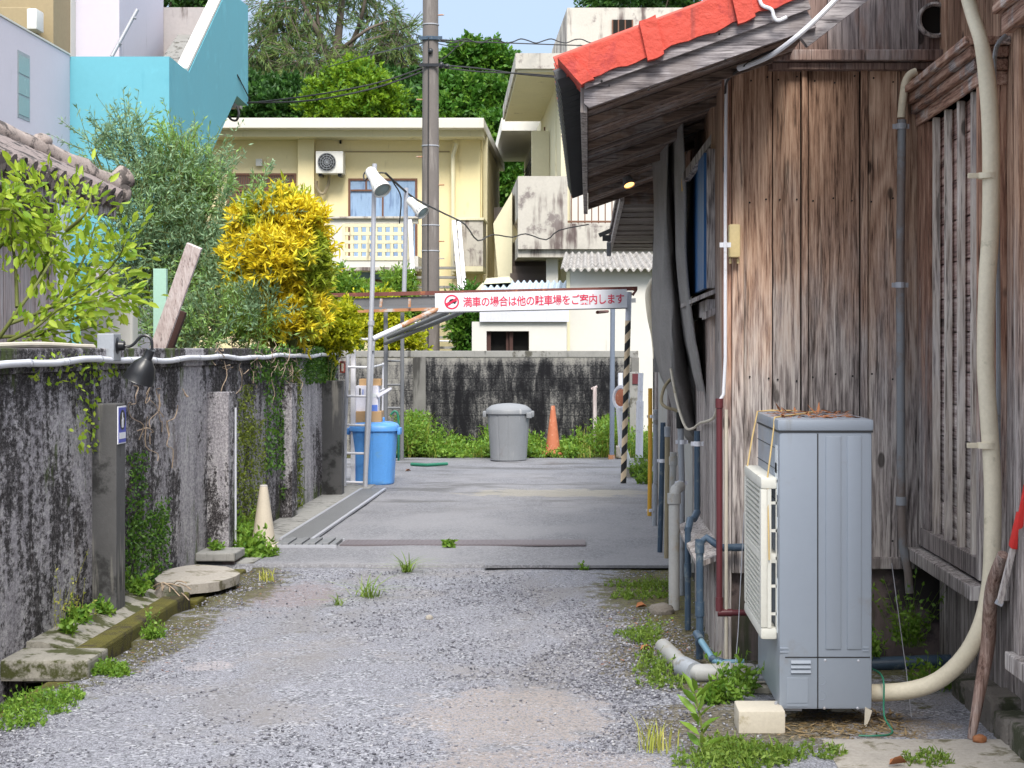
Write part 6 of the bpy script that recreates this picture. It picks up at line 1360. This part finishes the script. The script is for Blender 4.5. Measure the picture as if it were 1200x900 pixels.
# hill behind the houses
nx, ny = 90, 50; xs = np.linspace(-90, 90, nx); ys = np.linspace(58, 260, ny); X, Y = np.meshgrid(xs, ys)
Z = -.5+np.clip((Y-58)/34, 0, 1)**1.3*9.0+np.clip((Y-95)/160, 0, 1)*5+.6*np.sin(X*.21)*np.sin(Y*.13)
idx = np.arange(nx*ny).reshape(ny, nx)
tag(np_mesh('hill', np.stack([X,Y,Z],-1).reshape(-1,3), np.stack([idx[:-1,:-1],idx[:-1,1:],idx[1:,1:],idx[1:,:-1]],-1).reshape(-1,4), M['earth'], smooth=True), kind='structure')
def hz(x, y): return float(-.5+np.clip((y-58)/34, 0, 1)**1.3*9.0+np.clip((y-95)/160, 0, 1)*5+.6*np.sin(x*.21)*np.sin(y*.13))
def E(px_, py_, d, rx, ry, n, rd=None):
    """leaf mass centred on a photo point at distance d, radii given in photo pixels"""
    k = d/F; return (W(px_, py_, d), (rx*k, (rd if rd is not None else rx)*k, ry*k), n)
def foot(px_, d, dz=-.3): x = (px_-CX)*d/F; return Vector((x, d, hz(x, d)+dz if d > 58 else -.45))
# tall casuarina-like tree: open drooping sprays, sky through it
D = 82
t = thing('tall_tree', 'tall loose grey green tree with bare forking limbs above the yellow house', 'tree', foot(398, D), 'trees on the hill')
b = foot(398, D); mb = MB()
limbs = [([(398,150),(397,110),(394,70),(398,30),(402,-20),(400,-60)], .34), ([(396,95),(380,55),(366,25),(352,-5),(345,-40)], .20), ([(398,75),(415,45),(425,15),(432,-25)], .18), ([(397,105),(425,80),(452,62),(478,48)], .15), ([(396,112),(360,92),(325,78),(300,70)], .15), ([(397,60),(430,35),(455,25)], .12), ([(390,70),(360,48),(335,30),(315,20)], .13), ([(398,100),(430,100),(465,95),(482,78)], .11), ([(380,55),(372,20),(378,-30)], .12)]
mb.tube([b, p(398,150,D)], [.45,.36], 10)
for pts, r in limbs: mb.tube([p(x, y, D+random.uniform(-1,1)*(0 if i == 0 else 1.2)) for i, (x, y) in enumerate(pts)], [r*(1-.75*i/(len(pts)-1)) for i in range(len(pts))], 7, smooth=3)
mb.build('trunk', M['bark'], t, True, 60)
ce = [E(352,20,D,44,22,260), E(330,42,D,30,16,170), E(300,66,D-1,26,14,170), E(330,80,D,34,16,220), E(262+18,85,D,24,16,170), E(365,70,D-2,32,20,280), E(400,74,D+2,36,12,230), E(372,-2,D+2,24,22,120), E(425,-4,D+2,20,14,80), E(446,20,D+1,18,14,90), E(462,52,D,24,18,190), E(475,40,D,14,14,70), E(440,70,D,26,16,190), E(478,75,D,14,10,90), E(345,98,D,40,14,220), E(420,92,D,38,14,240), E(470,88,D,12,12,80), E(300,95,D,30,12,160), E(330,0,D,26,18,120), E(360,-40,D,50,26,160), E(430,-40,D,40,26,120)]
C, A, T0, T1 = crown([(c, r, int(k*.5)) for c, r, k in ce], 1.15, 30, .42, .1, .55, .22, .3)
V, Fc = leaf_geo(C, A, .40*rng.uniform(.5,1.3,len(C)), .042*rng.uniform(.6,1.3,len(C))); np_mesh('crown', V, Fc, L['casu'], t)
V, Fc = seg_tubes(T0, T1, .028, .01, 3); np_mesh('twigs', V, Fc, M['bark'], t)
TG = 'trees on the hill'
plant('round_tree', 'bright yellow green bushy tree just above the flat roof of the yellow house', 'tree', foot(415,64), [E(420,97,64,20,18,300), E(395,112,64,26,20,380), E(440,115,64,24,18,340), E(455,125,64,14,12,200), E(375,125,64,14,14,200), E(410,130,63,20,14,260), E(405,92,64,12,8,110), E(432,104,63,12,9,130)], .5, 18, .17, .10, 'bright', 'diamond', .14, TG, lump=.3, up=.5)
plant('leafy_tree', 'tall domed dark green tree to the right of the utility pole', 'tree', foot(558,78), [E(560,72,78,28,12,420), E(580,85,78,16,15,300), E(535,84,78,18,14,320), E(520,98,78,14,12,240), E(560,92,78,22,12,200), E(585,102,78,12,14,220), E(548,110,78,26,12,320)], .75, 18, .26, .17, 'midgreen', 'diamond', .30, TG, inner=.5)
plant('leafy_tree', 'mid green tree low behind the utility pole, against the concrete house', 'tree', foot(540,70), [E(530,118,70,22,18,420), E(555,128,70,24,20,460), E(575,125,70,20,24,420), E(520,138,69,18,14,320), E(592,150,70,14,26,320)], .65, 18, .24, .15, 'midgreen', 'diamond', .22, TG)
plant('leafy_tree', 'green tree filling the narrow gap between yellow and concrete house', 'tree', foot(588,66), [E(585,190,66,16,26,520), E(588,225,66,14,22,380), E(580,160,66,16,18,380)], .6, 18, .21, .14, 'midgreen', 'diamond', .2, TG)
plant('dark_tree', 'dark green tree between the turquoise stair and the bright bushy tree', 'tree', foot(320,72), [E(315,118,72,34,16,560), E(350,118,72,26,14,460), E(275,112,72,24,20,460), E(290,128,70,30,12,480), E(335,132,70,30,10,420), E(262,95,73,16,14,260)], .6, 18, .24, .15, 'darkgreen', 'diamond', .24, TG, up=.4)
plant('dark_tree', 'dark green tree between the bright bushy tree and the utility pole', 'tree', foot(480,76), [E(462,112,76,22,18,460), E(486,115,76,20,16,420), E(500,105,76,14,14,280), E(478,130,74,28,14,460), E(440,108,78,20,14,300)], .6, 18, .25, .16, 'darkgreen', 'diamond', .24, TG)
plant('dark_tree', 'dark tree just left of the turquoise stair top, peeking over the stained wall', 'tree', foot(210,70), [E(200,2,70,46,5,220), E(240,0,70,14,4,60), E(170,4,70,14,5,60)], .5, 14, .24, .14, 'darkgreen', 'diamond', .24, TG)
plant('dark_tree', 'sparse tree whose top shows above the concrete house roof', 'tree', foot(745,62), [E(700,4,62,16,4,70), E(740,3,62,36,6,190), E(785,0,62,26,8,160), E(770,-14,62,60,10,200)], .5, 12, .22, .10, 'darkgreen', 'diamond', .2, TG)
# forest filler beyond, one mass
ce = [E(x, 150+8*math.sin(x*.3), 95+10*math.sin(x*.7), 26, 22, 150) for x in range(180, 640, 22)]+[E(x, 215, 90, 26, 40, 90) for x in (560, 585, 610)]+[E(x, 60, 120, 45, 20, 70) for x in (-160,-80,0,760,850)]
C, A, T0, T1 = crown(ce, .9, 16, .7, .4); V, Fc = leaf_geo(C, A, .36, .24)
tag(np_mesh('woodland', V, Fc, L['darkgreen']), 'dark woodland covering the hill behind the houses', 'woodland', kind='stuff')

# ---- garden behind the left wall
D = 17.4
plant('olive_shrub', 'big dusty blue green shrub with fine leaves in front of the turquoise stair', 'shrub', (p(200,0,D).x, D, -.4),
 [E(190,225,D,46,42,250), E(228,235,D+.3,34,40,190), E(150,180,D,26,26,60), E(212,190,D,30,26,80), E(165,270,D-.3,40,50,290), E(228,290,D,48,48,340), E(262,300,D+.2,22,36,100), E(195,340,D,55,50,400), E(262,350,D-.4,44,42,330), E(300,372,D-1.1,24,26,150), E(240,388,D-.8,70,20,330), E(110,175,D,16,10,16), E(150,155,D,8,16,16), E(245,210,D+.3,22,24,36), E(310,250,D-.9,26,14,26)],
 .36, 18, .066, .0155, 'olive', 'diamond', .05, twig=.004, bark='stem', up=.8, spread=.75, lump=.35, inner=.25)
t = [o for o in bpy.data.objects if o.name == 'olive_shrub'][0]
SP = [((195,215),(147,120)),((190,210),(160,150)),((215,200),(188,148)),((160,190),(104,140)),((150,200),(70,140)),((140,210),(90,178)),((235,215),(226,150)),((250,230),(243,168)),((170,200),(128,150)),((265,235),(272,205)),((290,235),(320,190)),((205,200),(178,165)),((300,250),(330,215)),((180,190),(160,135)),((225,190),(205,160))]
Cc, Aa, T0, T1 = [], [], [], []
for (a, b_) in SP:
    a, b_ = np.array(p(*a, D)), np.array(p(*b_, D+random.uniform(-.4,.4))); k = 110; s_ = rng.uniform(0, 1, k)**.9
    Q = a+(b_-a)*s_[:,None]+.022*rng.standard_normal((k,3))*(1.5-s_[:,None]); Cc.append(Q); Aa.append((b_-a)/np.linalg.norm(b_-a)*.8+.6*rng.standard_normal((k,3))); T0.append(a); T1.append(b_)
V, Fc = leaf_geo(np.vstack(Cc), np.vstack(Aa), .062*rng.uniform(.7,1.2,len(SP)*110), .016); np_mesh('spires', V, Fc, L['olive'], t)
V, Fc = seg_tubes(np.array(T0), np.array(T1), .006, .002); np_mesh('spire_stems', V, Fc, M['stem'], t)
D = 16.7
plant('golden_shrub', 'rounded shrub with golden yellow leaves beside the lattice balcony', 'shrub', (p(335,0,D).x, D, -.4),
 [E(328,256,D,26,15,330), E(354,266,D,16,15,220), E(300,268,D,16,15,210), E(362,298,D,12,18,190), E(326,304,D-.2,34,24,480), E(294,308,D,16,24,260), E(338,346,D,30,28,440), E(312,344,D,26,26,330), E(360,330,D,12,18,150), E(342,378,D,30,16,300), E(310,378,D-.2,20,14,160)],
 .19, 15, .098, .026, 'croton', 'ovate', .05, twig=.005, bark='stem', up=.9, spread=.85, lump=.35, inner=.45)
plant('low_hedge', 'low yellow green leafy shrub between the golden shrub and the ladder', 'shrub', (p(385,0,18.5).x, 18.4, -.4),
 [E(385,382,18.4,26,16,260), E(362,395,18.4,24,12,200), E(400,375,18.6,12,16,140), E(392,398,18.4,22,10,160)], .16, 14, .055, .03, 'yhedge', 'ovate', .02, bark='stem', up=.6)
plant('low_hedge', 'yellow green shrub showing between the dark legs of the frame', 'shrub', (p(462,0,26.8).x, 27.0, -.4),
 [E(440,375,27,22,26,260), E(470,400,27,22,14,240), E(455,390,27,16,18,160)], .2, 14, .075, .04, 'yhedge', 'ovate', .03, bark='stem', up=.6)
plant('garden_tree', 'light green feathery small tree under the lattice balcony', 'tree', (p(405,0,32).x, 32, -.4),
 [E(402,352,32,20,16,300), E(422,362,32,13,14,180), E(394,338,32,12,8,110), E(410,382,32,24,16,260)], .35, 16, .12, .045, 'weed', 'diamond', .05, up=.3)
plant('garden_tree', 'light green small tree left of the outside stair of the yellow house', 'tree', (p(463,0,34).x, 34, -.4),
 [E(464,340,34,11,12,150), E(470,356,34,11,13,160), E(455,372,34,18,17,220)], .35, 16, .12, .045, 'weed', 'diamond', .05, up=.3)
plant('garden_tree', 'green shrub seen through the gap right of the stair below the sign', 'shrub', (p(550,0,33).x, 33, -.4),
 [E(550,385,33,14,24,300), E(548,360,33,10,16,140)], .3, 16, .10, .045, 'midgreen', 'diamond', .04, up=.3)
# near lime-green branches reaching in over the wall
D = 10.9
t = thing('lime_tree', 'young tree with large fresh yellow green leaves leaning over the near end of the wall', 'tree', (p(-10,0,D+.5).x, D+.5, -.4))
br = [[(-25,560),(-15,430),(10,380),(45,330),(78,270),(82,215)],[(-10,430),(30,400),(90,372),(135,350),(158,352)],[(10,380),(60,360),(110,330),(140,300),(146,278)],[(0,395),(50,392),(90,388),(118,380)],[(45,330),(60,280),(50,235),(20,200)],[(20,360),(18,310),(12,260),(25,215)],[(78,270),(100,250),(108,225)],[(-10,300),(20,275),(60,300),(95,330)],[(-20,250),(10,245),(30,262),(52,300)],[(10,400),(40,385),(70,362),(112,352)],[(-5,350),(-5,290),(5,230)],[(60,360),(95,310),(112,262)]]
mb = MB(); Cc, Aa = [], []
for i, pts in enumerate(br):
    dd = D+random.uniform(-.25,.45); q = [p(x, y, dd+.12*k*random.uniform(-1,1)) for k, (x, y) in enumerate(pts)]
    mb.tube(q, list(np.linspace(.014 if i else .02, .003, len(q))), 6, smooth=4)
    for k in range(1 if i else 3, len(q)-1):
        n_ = 58
        for j in range(n_):
            o = q[k].lerp(q[k+1], random.random()); tw = Vector((random.gauss(0,1), random.gauss(0,1), random.gauss(.2,1))).normalized()*random.uniform(.02,.22)
            Cc.append(o+tw); Aa.append(tw.normalized()*.6+(q[k+1]-q[k]).normalized()*.6+Vector((0,0,-.15)))
mb.build('branches', M['stem'], t, True, 70)
V, Fc = leaf_geo(np.array([c[:] for c in Cc]), np.array([a[:] for a in Aa]), rng.uniform(.045,.105,len(Cc)), rng.uniform(.025,.048,len(Cc)), 'ovate', .16, .5); np_mesh('leaves', V, Fc, L['lime'], t)
# creeping plants on the left wall
def climber(name, label, cells, n, ln, leaf='ivy', x0=WX+.008):
    """leaves flat on the wall plane; cells = list of (y0,y1,z0,z1,weight)"""
    Pn = []; w = np.array([c[4] for c in cells], float); w /= w.sum()
    for c, k in zip(cells, (w*n).astype(int)):
        y = rng.uniform(0,1,k); z = rng.uniform(0,1,k); taper = 1-.75*np.abs(y-.5)*2*(z**1.5)
        ok = rng.uniform(0,1,k) < taper; y, z = y[ok], z[ok]
        Pn.append(np.stack([np.full(len(y), x0)+rng.uniform(0,.03,len(y)), c[0]+(c[1]-c[0])*y+.04*rng.standard_normal(len(y)), c[2]+(c[3]-c[2])*z], -1))
    P_ = np.vstack(Pn); A = np.stack([.6*np.abs(rng.standard_normal(len(P_))), rng.standard_normal(len(P_)), rng.standard_normal(len(P_))-.5], -1)
    V, Fc = leaf_geo(P_, A, ln*rng.uniform(.6,1.3,len(P_)), ln*.75*rng.uniform(.7,1.2,len(P_)), 'diamond')
    return tag(np_mesh(name, V, Fc, L[leaf]), label, 'climber')
climber('creeping_vine', 'dense green creeper patch on the wall just past the first pier', [(10.41,11.51,-0.05,0.55,5),(10.47,10.96,0.3,0.95,2.2),(11.07,11.51,0.3,0.6,1)], 2600, .026)
climber('creeping_vine', 'olive green creeper patch on the wall behind the cream cone', [(13.70,14.91,0,1,5),(13.81,14.47,0.8,1.3,1.5)], 3000, .026, 'ivylight')
climber('creeping_vine', 'green creeper hanging over the wall top between the second and third piers', [(14.91,15.89,0.5,1.55,3),(14.25,18.08,1.32,1.62,4),(15.73,16.11,0.2,1.3,1.5)], 2600, .035)
climber('creeping_vine', 'green creeper strip running down the wall beside the third pier', [(16.11,16.88,0,1.4,4)], 1900, .028, 'ivylight')
climber('creeping_vine', 'bright green creeper tuft at the top of the wall near its far end', [(17.10,19.07,1.25,1.6,4)], 1300, .04)
climber('creeping_vine', 'yellow green vine trailing down the near part of the wall left of the blue sign', [(9.37,9.86,1,1.5,1.5),(8.66,10.30,1.42,1.58,2)], 240, .036, 'lime')
mb = MB()
for i in range(46):
    y = random.uniform(12.7, 16.7) if i < 34 else random.uniform(10, 12); z = random.uniform(1.35, 1.64) if i < 34 else random.uniform(1.1,1.4); pts = []
    dy, dz = random.uniform(-.3,.3), random.uniform(-.35,.12)
    for k in range(5): pts.append((WX+random.uniform(.01,.07), y+dy*k/4+random.uniform(-.06,.06), z+dz*k/4+random.uniform(-.04,.05)))
    mb.tube(pts, .0035, 4, smooth=3)
tag(mb.build('dry_vine', M['dry']), 'tangle of dead pale vine stems hanging over the wall top', 'vine')
mb = MB()
for i in range(14):
    x, y = random.uniform(185,215), random.uniform(700,718); a = p(random.uniform(176,205), random.uniform(688,700), 10.7); b_ = p(x+random.uniform(-5,12), y-random.uniform(5,20), 10.5)
    mb.tube([a, a.lerp(b_,.5)+Vector((0,0,.04)), b_], .004, 4, smooth=2)
tag(mb.build('dry_roots', M['dry']), 'dry roots draped over the dark rock by the round lid', 'roots')
# ---- grass and weeds
def blades(base, h, w, lean, leaf_n=1.0):
    n = len(base); a = rng.uniform(0, 6.28, n); d = np.stack([np.cos(a), np.sin(a), np.zeros(n)], -1); s = np.stack([-np.sin(a), np.cos(a), np.zeros(n)], -1)
    h = h*rng.uniform(.45, 1.15, n); ln = lean*rng.uniform(.3, 1.2, n); w = w*rng.uniform(.6, 1.2, n); V = []
    for k, (f, ww) in enumerate(((0,1.),(.4,.95),(.75,.65),(1,.08))):
        c = base+d*(h*ln*f**2)[:,None]+np.array([0,0,1.])*(h*(f-.35*ln*f**2))[:,None]
        V += [c-s*(w*ww/2)[:,None], c+s*(w*ww/2)[:,None]]
    V = np.stack(V, 1); f = np.array([[0,1,3,2],[2,3,5,4],[4,5,7,6]])
    return V.reshape(-1,3), (f[None]+(np.arange(n)*8)[:,None,None]).reshape(-1,4)
def merge(*vf):
    V, Fs, o = [], [], 0
    for v, f in vf: V.append(v); Fs.append(f+o); o += len(v)
    return np.vstack(V), np.vstack(Fs)
def tuft(name, label, q, n, h, w, rad, lean=.7, leaf='grass', cat='grass tuft'):
    P_ = np.stack([q[0]+rad*rng.standard_normal(n)*.6, q[1]+rad*rng.standard_normal(n)*.6, np.full(n, q[2]-.005)], -1)
    V, Fc = blades(P_, h, w, lean); return tag(np_mesh(name, V, Fc, L[leaf]), label, cat)
def weeds(name, label, spots, leaf='weed', cat='weeds', ls=.03, blade=True):
    """mixed low weeds: leafy sprigs and a few blades round each spot (x, y, z, radius, height, count)"""
    out, sp = [], []
    for (x, y, z, r, h, n) in spots:
        th = rng.uniform(0, 6.28, n); rr = r*np.sqrt(rng.uniform(0, 1, n)); b = np.stack([x+rr*np.cos(th), y+rr*np.sin(th), np.full(n, z)], -1)
        hh = h*rng.uniform(.35, 1.1, n)*(1-.5*(rr/r)**2); tip = b+np.stack([.35*hh*rng.standard_normal(n), .35*hh*rng.standard_normal(n), hh], -1)
        k = 9; s_ = rng.uniform(.1, 1, (n, k)); Q = b[:,None]+(tip-b)[:,None]*s_[...,None]
        A = rng.standard_normal((n, k, 3))+np.array([0,0,.5]); out.append(leaf_geo(Q.reshape(-1,3), A.reshape(-1,3), ls*rng.uniform(.5,1.2,n*k), ls*.5*rng.uniform(.6,1.2,n*k), 'ovate' if ls > .04 else 'diamond'))
        sp.append(seg_tubes(b, tip, .0016, .0008, 3))
        if blade: m = n//2; out.append(blades(b[:m], h*1.1, .006, .7))
    V, Fc = merge(*out, *sp); return tag(np_mesh(name, V, Fc, L[leaf]), label, cat, kind='thing')
def g3(x, y, z=0.): q = G(x, y, z); return (q.x, q.y, q.z)
tuft('grass_tuft', 'dark green grass tuft growing on the gravel just below the steel strip', g3(477,670), 46, .20, .009, .03, 1.7)
tuft('grass_tuft', 'widest grass tuft alone on the gravel in the middle of the lane', g3(430,699), 46, .19, .009, .05, 1.7)
tuft('grass_tuft', 'low flat grass tuft on the gravel left of the widest tuft', g3(396,708), 24, .10, .008, .04, 1.6)
tuft('grass_tuft', 'small yellowish grass tuft at the left edge of the gravel by the moss', g3(312,680), 30, .10, .008, .05, .8, 'grassdry')
weeds('small_weed', 'tiny leafy weed sprouting from the steel strip', [(*g3(527,641,.03), .035, .06, 14)], ls=.045, blade=False)
weeds('small_weed', 'tiny weed at the dark crack between gravel and yard slab on the right', [(*g3(682,668,.0), .05, .05, 14)], ls=.03, blade=False)
weeds('weed_clump', 'leafy weeds around the foot of the cream cone', [(*g3(292,655,.0), .13, .26, 60), (*g3(283,640,.02), .10, .32, 50), (*g3(300,655,.0), .16, .10, 60), (*g3(286,650,.0), .16, .10, 60)], ls=.06, blade=False)
weeds('weed_clump', 'feathery light green weeds in front of the rectangular slab at the lower left', [(*g3(45,832), .17, .10, 150), (*g3(20,850), .12, .08, 70), (*g3(75,820), .09, .08, 60)], ls=.022, blade=False)
weeds('weed_clump', 'light green weed patch at the right end of the rectangular slab', [(*g3(125,789), .10, .075, 110), (*g3(140,792), .06, .05, 40)], ls=.022, blade=False)
weeds('weed_clump', 'small bright weed in front of the mossy kerb', [(*g3(178,748), .055, .10, 40), (*g3(178,747), .02, .20, 8)], ls=.028, blade=False)
for fx_, fy_, fh, fn_, fl in ((-2.74, 9.0, .10, 14, 'small fern on the ditch ledge nearest the rectangular slab'), (-2.76, 9.3, .13, 20, 'bushy fern on the ditch ledge just before the first wall pier'), (-2.74, 9.65, .10, 14, 'small fern at the near foot of the first wall pier'), (-2.74, 10.4, .16, 22, 'leafy fern on the ledge between the first pier and the round lid')):
    o = weeds('fern', fl, [(fx_, fy_, .1, .05, fh, fn_)], ls=.045, blade=False, cat='fern'); o['group'] = 'ferns on the ditch ledge'
weeds('weed_clump', 'sprig of weed on the dark stepping slab at the second pier', [(-2.74,12.6,.11,.04,.10,16)], ls=.04, blade=False)
weeds('weed_clump', 'low mossy weeds along the right edge of the lane by the grey drain pipe', [(*g3(750,700), .20, .055, 110), (*g3(735,688), .16, .05, 50), (*g3(772,690), .15, .09, 70)], 'grass', ls=.022)
weeds('weed_clump', 'grassy weeds between the gravel and the thick pale drain pipe', [(*g3(756,752), .10, .10, 40), (*g3(745,744), .12, .045, 30), (*g3(764,742), .07, .14, 18)], 'grass', ls=.022)
weeds('weed_clump', 'grassy weeds beside the fat pipe lying on the ground', [(*g3(768,788), .12, .08, 60), (*g3(778,802), .13, .06, 50), (*g3(760,775), .07, .11, 18)], 'grass', ls=.022)
weeds('weed_clump', 'bright bushy weeds in front of the far foot block of the outdoor unit', [(*g3(848,822), .10, .12, 36), (*g3(866,812), .07, .24, 26), (*g3(832,824), .06, .07, 18)], ls=.042, blade=False)
weeds('weed_clump', 'wide grass and weed patch at the bottom edge of the picture before the outdoor unit', [(*g3(868,892), .20, .075, 140), (*g3(838,900), .16, .10, 70), (*g3(900,888), .14, .06, 70), (*g3(850,874), .10, .05, 40)], 'grass', ls=.025)
tuft('grass_tuft', 'thin yellowish grass tuft on the gravel left of the tall leafy weed', g3(768,880), 50, .15, .006, .06, .5, 'grassdry')
weeds('weed_clump', 'sparse weeds before the concrete apron at the lower right', [(*g3(960,885), .10, .06, 40), (*g3(1085,895), .10, .06, 50)], 'grass', ls=.02)
weeds('weed_clump', 'weeds behind the outdoor unit against the damp footing', [(1.35,8.6,.05,.15,.2,40), (1.62,8.6,.1,.08,.4,50), (1.3,8.68,.3,.12,.25,30), (1.6,8.0,.0,.1,.2,30)], ls=.035, blade=False)
# tall leafy weed
t = thing('tall_weed', 'single tall weed with pointed leaves in the foreground before the outdoor unit', 'weed', g3(823,892))
b = Vector(g3(823,892)); top = b+Vector((-.03,.0,.27)); mb = MB(); mb.tube([b, b.lerp(top,.5)+Vector((.012,0,0)), top], [.006,.005,.003], 6, smooth=3); mb.build('stem', M['stem'], t, True)
k = 16; s_ = np.linspace(.15, 1, k); Q = np.array(b)+(np.array(top)-np.array(b))*s_[:,None]; a = np.arange(k)*2.4; A = np.stack([np.cos(a)*.85, np.sin(a)*.85, .5+s_*.5], -1)
V, Fc = leaf_geo(Q, A, rng.uniform(.08,.125,k), .03, 'ovate', .2, .8); np_mesh('leaves', V, Fc, L['weed'], t)
# far weed bed along the block wall: nobody could count it
n = 5200; x = rng.uniform(-2.9, .85, n); x = x+.12*np.sin(x*11); y = rng.uniform(24.55, 25.9, n)
hgt = .09+.10*(y-24.5)+.06*np.sin(x*3.1)+.05*np.sin(x*9.3+y*4)+.32*np.exp(-((x+2.55)/.4)**2)+.20*np.exp(-((x-.35)/.35)**2)-.12*np.exp(-((x+1.9)/.3)**2)
P_ = np.stack([x, y, np.full(n, .01)], -1); v1 = blades(P_[:2800], np.maximum(hgt[:2800],.08)*1.5, .011, .55)
s_ = rng.uniform(.1,1,(2400,7)); Pq = P_[2800:]; tip = Pq+np.stack([.1*rng.standard_normal(2400), .1*rng.standard_normal(2400), np.maximum(hgt[2800:],.08)*1.35], -1)
Q = Pq[:,None]+(tip-Pq)[:,None]*s_[...,None]; v2 = leaf_geo(Q.reshape(-1,3), rng.standard_normal((2400*7,3))+np.array([0,0,.6]), .062*rng.uniform(.5,1.3,2400*7), .032)
V, Fc = merge(v1, v2); mi = np.concatenate([(rng.uniform(0,1,2800) < .6).repeat(3).astype(int), np.full(2400*7, 2)])
tag(np_mesh('weed_bed', V, Fc, [L['grass'], L['grassdry'], L['weed']], mi=mi), 'rank green weeds and grass along the foot of the far wall', 'weeds', kind='stuff')
weeds('weed_clump', 'tall leafy weeds beside the dark rear legs of the frame', [(p(475,0,24.8).x, 24.8, .02, .18, .62, 70), (p(492,0,25).x, 25.0, .02, .25, .50, 80), (p(465,0,24.6).x, 24.6, .02, .12, .25, 40)], ls=.075, blade=False)
weeds('weed_clump', 'weeds between the striped leg and the yellow pole', [(p(752,0,21).x, 20.9, .02, .14, .30, 60), (p(757,0,20).x, 20.0, .02, .12, .16, 50), (p(760,0,24).x, 23.6, .02, .2, .6, 70)], ls=.05)
weeds('weed_clump', 'dry stalks standing against the near part of the left wall', [(-2.8,9.1,.1,.05,.45,9), (-2.78,9.5,.1,.05,.30,7)], 'grassdry', ls=.02, blade=False)
# litter
def litter(name, label, box, n, r, m, z=0.004, kind='stuff'):
    P_ = np.stack([rng.uniform(box[0], box[1], n), rng.uniform(box[2], box[3], n), np.full(n, z)], -1); A = rng.standard_normal((n,3))*np.array([1,1,.15])
    V, Fc = leaf_geo(P_, A, r*rng.uniform(.5,1.4,n), r*.22, 'diamond', flat=3); return tag(np_mesh(name, V, Fc, m), label, 'litter', kind=kind)
litter('straw_litter', 'dry straw litter under the outdoor unit', (.8,1.35,7.0,7.5), 700, .05, L['straw'])
litter('straw_litter', 'dry needles lying on the lid of the outdoor unit', (.83,1.18,7.3,8.05), 260, .06, M['dead_leaf'], 1.303)
for (x, y, zz, lab) in ((745,712,.01,'orange brown fallen leaf beside the right weeds, nearer the house'),(750,762,.01,'orange brown fallen leaf on the gravel by the fat pipe'),(1042,896,.02,'brown curled leaf on the concrete apron at the bottom right'),(475,552,.03,'brown leaf on the asphalt beside the blue bin')):
    q = G(x, y, zz); V, Fc = leaf_geo(np.array([q[:]]), np.array([[1,.3,.15]]), .075, .05, 'ovate', .4, 2); tag(np_mesh('fallen_leaf', V, Fc, M['dead_leaf']), lab, 'leaf')
litter('leaf_litter', 'scattered brown leaf scraps on the soil along the right edge of the lane', (.05,.62,8.6,12.2), 240, .03, M['dead_leaf'])
litter('leaf_litter', 'scattered brown leaf scraps along the left edge of the lane', (-2.44,-2.0,8.4,12.3), 130, .028, M['dead_leaf'])
